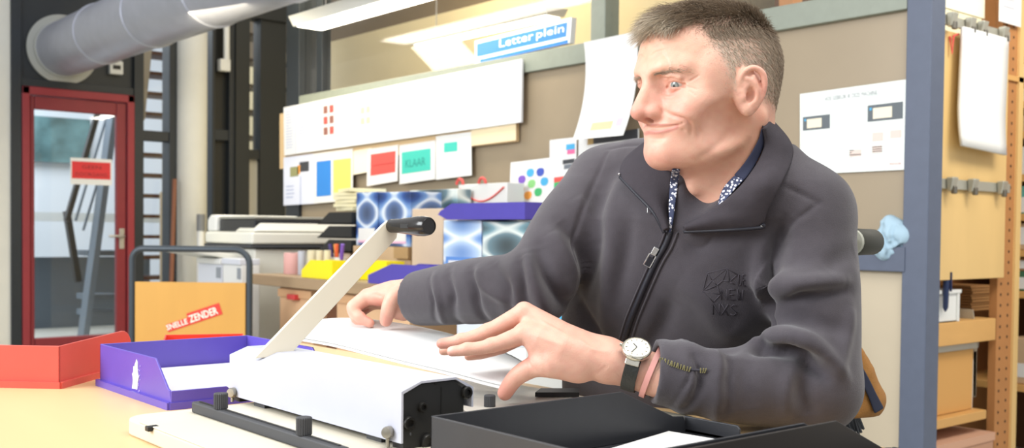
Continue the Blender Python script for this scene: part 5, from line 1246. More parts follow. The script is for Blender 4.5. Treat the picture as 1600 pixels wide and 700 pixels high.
def eye_parts(parent):
    for sx in (1, -1):
        e = np.array((sx*0.0320, -0.0745, 0.0205)); r = 0.0119
        g = np.array((-0.10*sx+0.12, -0.94, -0.28)); g = np.array((0.30, -0.90, -0.26)); g /= np.linalg.norm(g)
        a = np.cross(g, (0, 0, 1.0)); a /= np.linalg.norm(a); b = np.cross(a, g)
        nu, nv = 32, 20; V = []; C = []
        for j in range(nv+1):
            th = math.pi*(j/nv)**1.15
            for i in range(nu):
                ph = 2*math.pi*i/nu; d = g*math.cos(th)+(a*math.cos(ph)+b*math.sin(ph))*math.sin(th)
                V.append(e+d*r*(1.03 if th < 0.45 else 1.0))
                C.append(lin('#15110f') if th < 0.15 else (lin('#858b88') if th < 0.47 else (lin('#5d6869') if th < 0.53 else lin('#c2b4aa'))))
        F = [(j*nu+i, j*nu+(i+1) % nu, (j+1)*nu+(i+1) % nu, (j+1)*nu+i) for j in range(nv) for i in range(nu)]
        np_obj('eyeball', to_room(head_to_man(np.array(V))), np.array(F), m_eye, parent, col=np.array(C))
m_eye = attr_mat('eye', 0.12, 0.5)

# ------------------------------------------------------------------ hair
def scalp_mask(V):
    x, y, z = np.abs(V[:, 0]), V[:, 1], V[:, 2]; sg = lambda t, w: 1/(1+np.exp(-np.clip(t/w, -30, 30)))
    top = sg(z-(0.0885+0.38*np.maximum(x-0.030, 0)), 0.0025)
    side = sg(y-(-0.050+0.50*np.maximum(0.070-z, 0)), 0.003)*sg(z-np.where(y < 0.004, 0.004, np.where(y < 0.030, 0.034, -0.002-0.30*np.maximum(y-0.03, 0))), 0.003)
    return np.maximum(top*sg(y+0.10, 0.004), side)*sg(x+200*np.maximum(-(y+0.02), 0)*0+1, 1)
HDARK, HMID, HGREY, HFAIR = [np.array(lin(c)) for c in ('#786754', '#9c8b77', '#c9beae', '#ded3c0')]
def hair_tone(V, rnd):
    x, y, z = np.abs(V[:, 0]), V[:, 1], V[:, 2]; n = len(V)
    g = np.clip(1.0-(z-0.030)/0.060, 0, 1)*np.clip((0.065-y)/0.06, 0, 1)       # greying temples
    fr = np.clip((-0.055-y)/0.03, 0, 1)*np.clip((z-0.075)/0.015, 0, 1)          # fair fringe
    c = np.tile(HDARK, (n, 1)); c = mixc(c, HMID, np.clip(0.25+0.5*np.clip((0.06-z)/0.06, 0, 1)+0.35*rnd.normal(size=n)*0.6, 0, 1))
    c = mixc(c, HGREY, np.clip(g*0.95+0.10*rnd.normal(size=n), 0, 1)); c = mixc(c, HFAIR, np.clip(fr*0.85+0.25*rnd.normal(size=n)*fr, 0, 1)); return c
def build_hair(parent):
    rnd = np.random.default_rng(4); tri = hv[hf[:, 0]]; cen = (hv[hf[:, 0]]+hv[hf[:, 2]])/2; nn = hn[hf[:, 0]]
    area_ = np.linalg.norm(np.cross(hv[hf[:, 2]]-hv[hf[:, 0]], hv[hf[:, 3]]-hv[hf[:, 1]]), axis=1)
    m = scalp_mask(cen); ear = (np.abs(cen[:, 0]) > 0.0755) & (cen[:, 1] > -0.02) & (cen[:, 1] < 0.03) & (cen[:, 2] < 0.04)
    m[ear] = 0
    xs, ys, zs = np.abs(cen[:, 0]), cen[:, 1], cen[:, 2]; wide = scalp_mask(cen+np.stack([0*xs, 0.007+0*xs, 0.004+0*xs], 1)); wide[ear] = 0; m = np.maximum(m, 0.45*wide*(zs < 0.088)); p = area_*m; p /= p.sum(); N = 30000
    ii = rnd.choice(len(cen), N, p=p); R_ = cen[ii]+rnd.normal(size=(N, 3))*0.0006; n_ = nn[ii]
    x, y, z = R_[:, 0], R_[:, 1], R_[:, 2]; sx = np.sign(x); ax = np.abs(x)
    topw = np.clip((z-0.075)/0.03, 0, 1); backw = np.clip((y-0.02)/0.05, 0, 1)*(1-topw)
    fwd = np.stack([0.25*np.ones(N), -1.0*np.ones(N), -0.10*np.ones(N)], 1); down = np.stack([0*x, 0.35*np.ones(N), -1.0*np.ones(N)], 1); bk = np.stack([0*x, 0.1+0*x, -1.0+0*x], 1)
    flow = fwd*topw[:, None]+(down*(1-backw)[:, None]+bk*backw[:, None])*(1-topw)[:, None]
    swirl = np.stack([np.sin(y*90+z*40), np.sin(x*110), np.sin(x*80+y*60)], 1)*0.28; flow = flow+swirl+rnd.normal(size=(N, 3))*0.20
    flow -= n_*(flow*n_).sum(1)[:, None]; flow /= np.linalg.norm(flow, axis=1)[:, None]
    lift = 0.30+0.42*topw+0.25*np.clip((y-0.03)/0.05, 0, 1)*np.clip((z-0.02)/0.05, 0, 1)+rnd.normal(size=N)*0.10
    edge = rnd.uniform(size=N) < 0.0
    Ln = (0.009+0.022*topw+0.004*np.clip((y-0.0)/0.05, 0, 1)*np.clip((z+0.0)/0.05, 0, 1)+0.008*np.clip((-0.06-y)/0.03, 0, 1)*topw)*rnd.uniform(0.7, 1.15, N)
    Ln = Ln*np.where((z < 0.085) | (y > -0.05), np.clip(0.35+0.65*m[ii]**2, 0.35, 1), np.clip(0.7+0.6*m[ii], 0.7, 1.2))
    K = 4; pts = [R_-n_*0.001]
    for k in range(1, K+1):
        t = k/K; d = flow*(0.55+0.45*t)+n_*(lift*(1.15-0.75*t))[:, None]; d[:, 2] -= 0.10*t*topw; d /= np.linalg.norm(d, axis=1)[:, None]; pts.append(pts[-1]+d*(Ln/K)[:, None])
    side = np.cross(flow, n_); w0 = 0.00034*rnd.uniform(0.8, 1.3, N)*np.clip(0.55+0.5*m[ii], 0.55, 1)
    V = []; 
    for k, q in enumerate(pts):
        w = w0*(1-0.85*(k/K)**1.5); V += [q+side*w[:, None], q-side*w[:, None]*0.5+n_*w[:, None]*0.9, q-side*w[:, None]*0.5-n_*w[:, None]*0.9]
    V = np.stack(V, 1)                                   # N, 3(K+1), 3
    nv = 3*(K+1); base = np.arange(N)[:, None]*nv; F = []
    for k in range(K):
        for j in range(3): F.append(base+np.array([[3*k+j, 3*k+(j+1) % 3, 3*(k+1)+(j+1) % 3, 3*(k+1)+j]]))
    F = np.concatenate(F); C = np.repeat(hair_tone(R_, rnd)*rnd.uniform(0.75, 1.25, (N, 1)), nv, 0)
    o = np_obj('hair', to_room(head_to_man(V.reshape(-1, 3))), F, m_hair, parent, col=np.clip(C, 0, 1)); o['kind'] = 'stuff'
    # eyebrows
    for s_ in (1, -1):
        M_ = 170; u = rnd.uniform(0, 1, M_); P0 = np.stack([s_*(0.013+0.037*u), -0.100+0.030*u**1.8, 0.0345+0.005*np.sin(u*2.4)+rnd.normal(size=M_)*0.0016], 1)
        idx = np.array([np.argmin(((hv-p_)**2).sum(1)) for p_ in P0]); q0 = hv[idx]; n0 = hn[idx]
        d = np.stack([s_*0.8+0*u, 0.35*u, 0.25-0.55*u], 1)+n0*0.35+rnd.normal(size=(M_, 3))*0.18; d /= np.linalg.norm(d, axis=1)[:, None]
        sd = np.cross(d, n0); L_ = 0.0075*rnd.uniform(0.7, 1.2, M_); Vb = []
        for k in range(3): q = q0+d*(L_*k/2)[:, None]-n0*(0.0006*k*k/2); w = 0.00026*(1-0.4*k); Vb += [q+sd*w, q-sd*w+n0*w, q-sd*w-n0*w]
        Vb = np.stack(Vb, 1); b_ = np.arange(M_)[:, None]*9
        Fb = np.concatenate([b_+np.array([[3*k+j, 3*k+(j+1) % 3, 3*k+3+(j+1) % 3, 3*k+3+j]]) for k in range(2) for j in range(3)])
        Cb = np.repeat(np.array(lin('#a8937f'))[None]*rnd.uniform(0.7, 1.3, (M_, 1)), 9, 0)
        np_obj('eyebrow', to_room(head_to_man(Vb.reshape(-1, 3))), Fb, m_hair, parent, col=Cb)['kind'] = 'stuff'
m_hair = attr_mat('hair', 0.55, 0.3)
_m = np.clip(scalp_mask(hv), 0, 1)*np.where((np.abs(hv[:, 0]) > 0.0755) & (hv[:, 1] > -0.02) & (hv[:, 1] < 0.03) & (hv[:, 2] < 0.04), 0, 1)
hcol = hcol*(1-0.75*_m[:, None])+0.75*_m[:, None]*hair_tone(hv, np.random.default_rng(1))
# ------------------------------------------------------------------ hands
def hand_tone(V, tips=()):
    n = np.sin(V[:, 0]*310+np.sin(V[:, 2]*240)*2)*0.5+0.5
    c = mixc(np.tile(SKIN, (len(V), 1)), ROSE, 0.10+0.12*n)
    for p, r in tips: c = mixc(c, ROSE, 0.55*np.exp(-((V-p)**2).sum(1)/r**2))
    return c
def build_hand(meta, fingers, thumb, wrist, extra=(), h=0.0016):
    allp = [p for q in list(meta)+list(fingers)+[thumb, wrist] for p in q[0]]
    A = np.array([pc(*p) for p in allp]); f = Field(A.min(0)-0.035, A.max(0)+0.035, h)
    C_ = lambda q: [pc(*p) for p in q]
    f.line(C_(wrist[0]), wrist[1], 0.0, sub=2)
    for q, r in meta: f.line(C_(q), r, 0.014, sub=2)
    for q, r, k in extra: f.line(C_(q), r, k, sub=2)
    f.line(C_(thumb[0]), thumb[1], 0.007, sub=4)
    g0 = f
    for q, r in fingers:
        ff = Field(f.lo, f.lo+f.h*(f.n-1), f.h); ff.n = f.n.copy(); ff.g = np.full(f.n, 0.2, np.float32)
        P = C_(q); ff.line(P, r, 0.0, sub=4)
        for i in (1, 2):
            if i < len(P)-1: ff.ell(P[i]+np.array((0, 0, 0.0012)), (r[i]*1.04, r[i]*1.04, r[i]*1.0), 0.004)     # knuckle joints
        k = 0.0028; d = ff.g; hh = np.maximum(k-np.abs(f.g-d), 0)/k; f.g = np.minimum(f.g, d)-hh*hh*k*0.25
    V, F = f.mesh(); V = smooth_verts(V, F, 2, 0.4); return V, F
DT = 0.022
L_meta = [([(945, 566, 1.325+DT), (880, 545, 1.322+DT), (820, 520, 1.335+DT)], [0.025, 0.022, 0.0145]),
          ([(945, 556, 1.340+DT), (880, 525, 1.345+DT), (819, 486, 1.357+DT)], [0.023, 0.018, 0.0125]),
          ([(945, 562, 1.352+DT), (880, 535, 1.368+DT), (820, 498, 1.380+DT)], [0.020, 0.017, 0.0120]),
          ([(945, 570, 1.358+DT), (880, 550, 1.385+DT), (828, 520, 1.400+DT)], [0.019, 0.016, 0.0110])]
L_fing = [([(820, 522, 1.335+DT), (768, 540, 1.332+DT), (730, 546, 1.335+DT), (706, 549, 1.340+DT)], [0.0135, 0.0092, 0.0080, 0.0068]),
          ([(819, 488, 1.357+DT), (762, 518, 1.360+DT), (720, 532, 1.362+DT), (690, 537, 1.366+DT)], [0.0130, 0.0098, 0.0084, 0.0070]),
          ([(820, 500, 1.380+DT), (765, 528, 1.386+DT), (722, 543, 1.388+DT), (693, 548, 1.390+DT)], [0.0120, 0.0094, 0.0080, 0.0066]),
          ([(828, 520, 1.400+DT), (785, 543, 1.406+DT), (752, 553, 1.408+DT), (732, 557, 1.410+DT)], [0.0110, 0.0082, 0.0070, 0.0058])]
L_thumb = ([(905, 572, 1.325+DT), (862, 568, 1.322+DT), (834, 573, 1.330+DT), (806, 590, 1.340+DT), (789, 614, 1.352+DT)], [0.021, 0.0190, 0.0140, 0.0118, 0.0100])
L_wrist = ([(1060, 598, 1.33), (1000, 578, 1.335+DT*0.4), (950, 564, 1.335+DT)], [0.029, 0.027, 0.0265])
lhv, lhf = build_hand(L_meta, L_fing, L_thumb, L_wrist, extra=[([(900, 572, 1.325+DT), (866, 560, 1.326+DT), (838, 548, 1.33+DT)], [0.020, 0.018, 0.010], 0.012)])
lhn = normals(lhv, lhf); sk = Skin_(lhv, lhn)
for L_, w, d in (([(880, 520), (850, 505), (828, 490)], 0.003, -0.0012), ([(880, 540), (852, 530), (830, 520)], 0.003, -0.0010), ([(822, 556), (826, 566), (838, 580)], 0.0022, 0.0012),
                 ([(766, 532), (769, 547)], 0.0016, 0.0006), ([(800, 580), (812, 592)], 0.0016, 0.0006), ([(905, 530), (925, 545), (950, 550)], 0.003, -0.0010), ([(930, 585), (950, 570)], 0.002, 0.0006),
                 ([(697, 546), (707, 544)], 0.0016, -0.0006)):
    lhv = crease(lhv, lhn, sk.pts(L_), w, d, snap=False)
lhc = hand_tone(lhv, [(pc(700, 549, 1.36), 0.012), (pc(690, 538, 1.385), 0.012), (pc(790, 612, 1.37), 0.022), (pc(822, 560, 1.35), 0.012)])
lhc = mixc(lhc, np.array(lin('#e3b9a8')), np.clip(1.2*np.exp(-((lhv-sk.at(702, 545))**2).sum(1)/0.0055**2), 0, 0.9))
RD = 0.0
R_meta = [([(648, 462, 1.695), (612, 462, 1.705), (573, 464, 1.715)], [0.023, 0.019, 0.0130]),
          ([(648, 458, 1.705), (612, 456, 1.725), (574, 463, 1.740)], [0.022, 0.018, 0.0125]),
          ([(648, 460, 1.715), (612, 460, 1.742), (576, 468, 1.760)], [0.020, 0.017, 0.0120]),
          ([(648, 466, 1.720), (612, 468, 1.755), (582, 474, 1.778)], [0.018, 0.016, 0.0110])]
R_fing = [([(573, 465, 1.715), (553, 482, 1.708), (562, 496, 1.700), (578, 505, 1.695)], [0.0130, 0.0100, 0.0088, 0.0074]),
          ([(574, 463, 1.740), (552, 480, 1.738), (558, 498, 1.732), (571, 508, 1.726)], [0.0128, 0.0100, 0.0088, 0.0076]),
          ([(576, 468, 1.760), (554, 486, 1.760), (560, 503, 1.754), (573, 512, 1.748)], [0.0120, 0.0095, 0.0083, 0.0072]),
          ([(582, 474, 1.778), (562, 490, 1.780), (566, 503, 1.775), (576, 510, 1.770)], [0.0110, 0.0085, 0.0075, 0.0065])]
R_thumb = ([(640, 470, 1.69), (622, 462, 1.678), (611, 472, 1.672), (606, 488, 1.672), (603, 501, 1.678)], [0.019, 0.0165, 0.0128, 0.0118, 0.0098])
R_wrist = ([(690, 470, 1.665), (650, 464, 1.70)], [0.030, 0.027])
rhv, rhf = build_hand(R_meta, R_fing, R_thumb, R_wrist, extra=[([(645, 478, 1.69), (630, 484, 1.69), (618, 488, 1.70)], [0.020, 0.018, 0.010], 0.012)])
rhn = normals(rhv, rhf); sk = Skin_(rhv, rhn)
for L_, w, d in (([(598, 470), (592, 462), (580, 460)], 0.003, 0.0012), ([(625, 482), (634, 470)], 0.0025, 0.0010), ([(600, 490), (613, 491)], 0.0016, 0.0007), ([(626, 440), (605, 448), (585, 456)], 0.003, -0.001)):
    rhv = crease(rhv, rhn, sk.pts(L_), w, d, snap=False)
rhc = hand_tone(rhv, [(pc(603, 500, 1.67), 0.014), (pc(575, 500, 1.70), 0.018), (pc(590, 480, 1.70), 0.016)])

# ------------------------------------------------------------------ jacket
TL = np.array([0.73, -0.683, 0]); TB = np.array([0.683, 0.73, 0])       # his left, his back
RSH, REL, RWR = pc(948, 290, 1.63), pc(840, 447, 1.505), pc(652, 466, 1.68)
LSH, LEL, LWR = pc(1258, 336, 1.42), pc(1272, 604, 1.345), pc(1022, 580, 1.335)
NKB = pc(1120, 296, 1.475)
def build_jacket(h=0.0030):
    f = Field((-0.19, 1.18, 0.60), (0.58, 1.92, 1.215), h)
    f.stack([0.60, 0.75, 0.86, 0.95, 1.02, 1.07, 1.105], [0.275, 0.258, 0.254, 0.262, 0.270, 0.280, 0.285], [1.70, 1.65, 1.615, 1.57, 1.525, 1.495, 1.48],
            [0.180, 0.186, 0.188, 0.190, 0.182, 0.140, 0.085], [0.135, 0.140, 0.138, 0.132, 0.118, 0.095, 0.075], TL[:2], TB[:2], 0.0)
    # yoke and shoulders
    f.line([NKB+(0, 0.03, -0.02), (NKB+LSH)/2+(0, 0.02, 0.028), LSH+(0, 0.0, 0.004)], [0.070, 0.062, 0.060], 0.04, sub=3)
    f.line([NKB+(0, 0.03, -0.02), (NKB+RSH)/2+(0, 0.02, 0.016), RSH+(0, 0.0, 0.0)], [0.070, 0.060, 0.058], 0.04, sub=3)
    # chest fullness
    f.ell(pc(1150, 420, 1.475), (0.085, 0.07, 0.085), 0.05); f.ell(pc(1010, 420, 1.54), (0.075, 0.07, 0.09), 0.05)
    # sleeves
    f.line([LSH, LSH*0.55+LEL*0.45+np.array((0.004, -0.004, 0)), LEL], [0.062, 0.060, 0.057], 0.022, sub=5)
    f.line([LEL, LEL*0.5+LWR*0.5+np.array((0, -0.006, -0.006)), LWR*0.86+LEL*0.14, LWR*1.09-LEL*0.09], [0.056, 0.049, 0.045, 0.036], 0.02, sub=5)
    f.line([RSH, RSH*0.5+REL*0.5+np.array((-0.006, 0.0, 0.008)), REL], [0.058, 0.055, 0.050], 0.02, sub=5)
    f.line([REL, REL*0.5+RWR*0.5+np.array((0, 0, 0.002)), RWR*0.9+REL*0.1, RWR*1.08-REL*0.08], [0.050, 0.050, 0.045, 0.040], 0.02, sub=5)
    # rolls of cloth at the armpit and over the elbow
    f.line([pc(1196, 452, 1.365), pc(1222, 446, 1.342), pc(1270, 440, 1.332), pc(1318, 434, 1.355)], [0.010, 0.016, 0.014, 0.008], 0.022, sub=4)
    f.line([pc(1186, 530, 1.345), pc(1218, 522, 1.318), pc(1256, 530, 1.302), pc(1300, 562, 1.305)], [0.007, 0.010, 0.010, 0.005], 0.022, sub=4)
    f.line([pc(1216, 352, 1.40), pc(1204, 395, 1.38), pc(1194, 440, 1.375)], [0.010, 0.015, 0.012], 0.022, sub=4)
    # cuff folds (rolls where the sleeve bunches)
    def ring(p, ax, r, rr, k=0.01):
        ax = ax/np.linalg.norm(ax); u = np.cross(ax, (0, 0, 1.0)); u /= np.linalg.norm(u); w = np.cross(ax, u)
        f.line([p+(u*math.cos(a)+w*math.sin(a))*r for a in np.linspace(0, 2*math.pi, 17)], rr, k)
    la = LEL-LWR; ring(LWR*0.80+LEL*0.20, la, 0.036, 0.013, 0.012)
    # neck opening
    nb = NKB+np.array((0.012, 0.03, 0))
    f.line([nb+(0.0, 0.0, 0.12), nb+(0, 0, -0.02), nb+(-0.01, -0.02, -0.05)], [0.072, 0.064, 0.05], 0.01, 's')
    V0 = pc(1052, 352, 1.40)
    f.line([pc(1112, 270, 1.40), pc(1085, 305, 1.39), V0], [0.034, 0.024, 0.006], 0.010, 's', sub=4)
    # collar stand behind and beside the neck
    ringp = []
    for a in np.linspace(-2.0, 2.3, 22):
        d = TB*math.cos(a)+TL*math.sin(a); ringp.append(nb+d*np.array((0.080, 0.080, 0))+np.array((0.0, 0.0, 0.010+0.034*math.cos(a*0.8))))
    f.line(ringp, 0.0125, 0.02, sub=2)
    # open cuffs
    for W_, E_, r in ((LWR, LEL, 0.0315), (RWR, REL, 0.034)):
        ax = (W_-E_)/np.linalg.norm(W_-E_); f.cut(W_, ax, 0.075); f.line([W_+ax*0.03, W_-ax*0.035], [r, r], 0.004, 's')
    f.cut(np.array((0.28, 1.68, 0.64)), (0, 0, -1.0), 0.5)
    return f.mesh()
jv, jf = build_jacket(); jv = smooth_verts(jv, jf, 1, 0.4); jn = normals(jv, jf)
def folds(jv):
    for pts, w, d in JF:
        sk = Skin_(jv, jn); jv = crease(jv, jn, sk.pts(pts), w, d*(1.75 if w > 0.005 else 1.1), snap=False, sub=6)
    return jv
JF = [  # (path over the jacket as seen, width, depth)
    ([(1222, 372), (1196, 420), (1187, 462), (1196, 500), (1190, 545)], 0.012, 0.020),          # pinch between chest and arm
    ([(1236, 335), (1215, 365), (1206, 395)], 0.010, 0.006),
    ([(1212, 408), (1192, 440), (1190, 470)], 0.007, -0.006),
    ([(1200, 474), (1250, 462), (1328, 452)], 0.007, 0.006), ([(1195, 455), (1250, 446), (1320, 438)], 0.010, -0.006),
    ([(1190, 532), (1230, 524), (1268, 538), (1300, 566), (1322, 590)], 0.010, -0.008), ([(1192, 552), (1235, 546), (1262, 560), (1290, 590)], 0.009, 0.009),
    ([(1205, 500), (1260, 500), (1325, 520)], 0.012, 0.004), ([(1262, 566), (1255, 610), (1262, 650)], 0.010, 0.006), ([(1236, 575), (1228, 615), (1232, 655)], 0.010, -0.003),
    ([(1330, 480), (1322, 530), (1300, 590)], 0.010, -0.004), ([(1290, 420), (1320, 400), (1336, 390)], 0.012, 0.003),
    ([(1082, 548), (1095, 575), (1094, 605), (1070, 640)], 0.006, 0.006), ([(1112, 545), (1128, 570), (1132, 610), (1122, 655)], 0.012, -0.006), ([(1138, 556), (1140, 600), (1132, 650)], 0.008, 0.007),
    ([(1165, 560), (1160, 600), (1170, 640)], 0.014, 0.003), ([(1078, 560), (1075, 595), (1050, 632)], 0.003, 0.003),
    # chest drape
    ([(1070, 400), (1130, 370), (1200, 345)], 0.014, 0.004), ([(1062, 440), (1100, 470), (1140, 520), (1180, 535)], 0.020, -0.004), ([(1060, 520), (1110, 535), (1160, 545)], 0.020, 0.008),
    ([(1000, 560), (1030, 520), (1050, 470)], 0.014, 0.005), ([(940, 300), (930, 380), (915, 450)], 0.016, 0.005), ([(965, 290), (955, 380), (950, 460), (945, 540)], 0.016, -0.005), ([(985, 330), (975, 400), (955, 480)], 0.014, 0.004),
    ([(905, 470), (930, 520), (960, 560)], 0.014, 0.005),
    # seams
    ([(950, 238), (925, 290), (905, 340), (897, 400), (900, 455)], 0.0035, 0.003), ([(948, 232), (980, 228), (1004, 226)], 0.003, 0.0025),
    ([(1222, 290), (1255, 305), (1283, 318)], 0.0035, 0.003), ([(1283, 316), (1262, 330), (1236, 350), (1218, 385)], 0.0035, 0.003),
    ([(1062, 372), (1092, 388), (1108, 378), (1116, 358)], 0.003, 0.002),
    # raised arm sleeve
    ([(842, 385), (856, 430), (880, 470), (898, 480)], 0.012, 0.009), ([(822, 398), (835, 440), (850, 480), (862, 498)], 0.010, -0.006), ([(812, 402), (815, 440), (826, 490)], 0.009, 0.007),
    ([(770, 412), (790, 450), (806, 500)], 0.010, 0.005), ([(745, 420), (758, 450), (800, 470)], 0.008, -0.004), ([(735, 420), (742, 460), (760, 500)], 0.008, 0.005), ([(700, 425), (706, 465), (718, 508)], 0.008, 0.005), ([(680, 428), (688, 470), (695, 505)], 0.007, -0.004),
    ([(860, 365), (885, 400), (900, 440)], 0.012, -0.005), ([(875, 345), (905, 385), (915, 430)], 0.012, 0.006), ([(900, 310), (925, 340), (935, 380)], 0.014, -0.004), ([(672, 432), (676, 470), (680, 500)], 0.004, 0.003),
]
jv = folds(jv)
jv = smooth_verts(jv, jf, 1, 0.3); jn = normals(jv, jf)
m_jacket = mat('charcoal_fleece', '#464247', 0.92, spec=0.15, noise=0.05, nscale=90, bump=0.4, bscale=900)
m_jacket.node_tree.nodes['Principled BSDF'].inputs['Sheen Weight'].default_value = 0.25
# ------------------------------------------------------------------ assemble the man
def build_core(h=0.007):
    f = Field((-0.17, 1.20, 0.55), (0.50, 1.88, 1.16), h)
    f.stack([0.56, 0.75, 0.86, 0.95, 1.02, 1.06], [0.275, 0.258, 0.254, 0.262, 0.270, 0.280], [1.70, 1.65, 1.615, 1.57, 1.525, 1.50], [0.13, 0.135, 0.137, 0.135, 0.115, 0.075], [0.085, 0.09, 0.088, 0.08, 0.06, 0.045], TL[:2], TB[:2], 0.0)
    f.line([NKB+(0, 0.03, -0.05), NKB+(0.0, 0.0, 0.035)], [0.045, 0.042], 0.01)
    for a_, b_, c_ in ((LSH, LEL, LWR), (RSH, REL, RWR)):
        f.line([NKB+(0, 0.04, -0.06), a_+(0, 0, -0.012), b_, c_*0.9+b_*0.1, c_], [0.038, 0.030, 0.026, 0.024, 0.024], 0.012)
    V, F = f.mesh(); return smooth_verts(V, F, 1), F
cv0, cf0 = build_core()
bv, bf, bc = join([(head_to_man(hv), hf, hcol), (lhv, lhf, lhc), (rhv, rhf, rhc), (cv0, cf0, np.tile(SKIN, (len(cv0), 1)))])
base_pt = (RW @ np.array((0.30, 1.62, 0.0)))
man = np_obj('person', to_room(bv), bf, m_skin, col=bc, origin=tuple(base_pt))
tag(man, 'smiling grey haired man in a charcoal fleece, seated, squaring up white sheets', 'person')
eye_parts(man); build_hair(man)
jacket = np_obj('jacket', to_room(jv), jf, m_jacket, man); jacket['label'] = 'charcoal fleece jacket with an open zip collar'
JS = Skin_(jv, jn); HS = Skin_(head_to_man(hv), hn @ HM.T)
def V3(p): return Vector((RW @ np.asarray(p)).tolist())
def loft(name, A, B, m, parent, n=40, rows=8, bulge=0.0, thick=0.004, dirn=(0, -1, 0.3), off=-1.0):
    A = np.array(A); B = np.array(B); dn = np.array(dirn, float)
    G = []
    for i in range(n+1):
        u = i/n; a = catmull(A, u*(len(A)-1)); b = catmull(B, u*(len(B)-1))
        G.append([V3(a+(b-a)*(j/rows)+dn*bulge*math.sin(math.pi*j/rows)) for j in range(rows+1)])
    o = obj(name, MB().grid(G), m, parent, smooth=True, auto=False)
    md = o.modifiers.new('thick', 'SOLIDIFY'); md.thickness = thick; md.offset = 0.0
    sd = o.modifiers.new('round', 'SUBSURF'); sd.levels = 1; sd.render_levels = 1
    return o
def jp(x, y, lift=0.006, t=None): return pc(x, y, t) if t else JS.at(x, y, lift)
# turned-out collar flaps
def fr0(x, y, lift):
    i, j = JS.pick(x, y), HS.pick(x, y); tj = jv[i][1] if np.hypot(*(JS.P[i][:2]-(x, y))) < 5 else 9; th = HS.V[j][1] if np.hypot(*(HS.P[j][:2]-(x, y))) < 5 else 9
    return pc(x, y, min(tj, th, 1.52)-lift)
LI = [fr0(1066, 356, 0.004), fr0(1097, 339, 0.010), fr0(1122, 320, 0.014), fr0(1144, 303, 0.016), fr0(1164, 283, 0.016), fr0(1183, 254, 0.016), fr0(1194, 226, 0.014), fr0(1193, 200, 0.012)]
LO = [jp(1070, 360, 0.004), jp(1136, 351, 0.010), jp(1190, 349, 0.012), jp(1199, 328, 0.013), jp(1217, 291, 0.016), jp(1237, 250, t=1.40), jp(1234, 222, t=1.43), jp(1202, 186, t=1.48)]
m_col = mat('charcoal_collar', '#413d42', 0.92, spec=0.15, noise=0.05, nscale=90, bump=0.4, bscale=900)
cl = loft('collar_flap', LI, LO, m_col, jacket, bulge=0.010, thick=0.006)
RI = [jp(1045, 360, 0.004), jp(1046, 340, t=1.432), jp(1048, 312, t=1.428), jp(1051, 287, t=1.425), jp(1054, 262, t=1.43), jp(1062, 240, t=1.45)]
RO = [jp(1040, 362, 0.004), jp(1026, 333, 0.008), jp(1000, 304, 0.010), jp(977, 284, 0.012), jp(986, 258, 0.014), jp(1015, 236, 0.016)]
cr = loft('collar_flap', RI, RO, m_col, jacket, bulge=0.012, thick=0.006)
# back of the collar, standing round the nape
BI = [LI[-1], pc(1175, 186, 1.53), pc(1130, 190, 1.56), pc(1085, 205, 1.55), RI[-1]]
BO = [LO[-1], pc(1182, 190, 1.58), pc(1130, 215, 1.61), pc(1070, 225, 1.58), RO[-1]]
loft('collar_back', BI, BO, m_col, jacket, bulge=0.006, thick=0.006, dirn=(0, 0.4, 1))
# zip along the collar edge and down the chest
m_zip = mat('navy_zip', '#1d1e28', 0.5, bump=0.3, bscale=1500)
def jtube(name, pts, r, m, parent, lift=0.002, n=8, per=8):
    P = np.array([p if isinstance(p, np.ndarray) else JS.at(p[0], p[1], lift) for p in pts]); q = [V3(catmull(P, u)) for u in np.linspace(0, len(P)-1, (len(P)-1)*per+1)]
    return obj(name, MB().tube(q, r, n), m, parent, smooth=True, auto=False)
zp = [(1049, 361), (1040, 384), (1026, 408), (1011, 440), (998, 470), (986, 500), (977, 530)]
zo = jtube('zip', zp, 0.0042, m_zip, jacket, lift=0.001); zo['label'] = 'dark navy zip'
jtube('zip_placket', [(x-9, y+1) for x, y in zp], 0.0016, m_jacket, jacket, lift=0.0005); jtube('zip_placket', [(x+10, y+2) for x, y in zp], 0.0016, m_jacket, jacket, lift=0.0005)
jtube('collar_zip', [np.array(p)+np.array((0, -0.004, -0.001)) for p in LO[:3]]+[LO[3]*0.15+LO[2]*0.85+np.array((0, -0.005, 0))], 0.0024, m_zip, jacket)
jtube('collar_zip', [np.array(p)+np.array((0, -0.004, -0.001)) for p in RO[:4]], 0.0024, m_zip, jacket)
m_sil = mat('bright_metal', '#d5d5d5', 0.25, 0.9)
for q in ((1193, 345), (979, 284)): obj('zip_stop', MB().lathe(V3(JS.at(q[0], q[1], 0.016)), [(0.0016, 0), (0.0019, 0.001), (0.0012, 0.002)], 10), m_sil, jacket, smooth=True)
# zip slider and pull tab
pa = JS.at(1030, 386, 0.006); pb = JS.at(1013, 416, 0.007); ax = (pb-pa)/np.linalg.norm(pb-pa); sd = np.cross(ax, (0, -1.0, 0.2)); sd /= np.linalg.norm(sd)
pl = obj('zip_pull', MB().bar(V3(pa), V3(pa+ax*0.012), 0.008, 0.004, up=V3((0, -1, 0.2))), m_sil, jacket, bevel=0.001)
ring = [pa+ax*0.012+sd*0.0048, pa+ax*0.030+sd*0.0048, pa+ax*0.030-sd*0.0048, pa+ax*0.012-sd*0.0048]
obj('pull_tab', MB().tube([V3(p) for p in ring], 0.0011, 8, closed=True), m_sil, pl, smooth=True)
obj('tab_insert', MB().bar(V3(pa+ax*0.016), V3(pa+ax*0.029), 0.0068, 0.0014, up=V3((0, -1, 0.2))), m_zip, pl)
qa = JS.at(1018, 325, 0.004); obj('pocket_pull', MB().tube([V3(qa+np.array(d)) for d in ((-0.003, 0, 0.007), (0.003, 0, 0.007), (0.003, 0, -0.007), (-0.003, 0, -0.007))], 0.0008, 6, closed=True), m_sil, jacket)
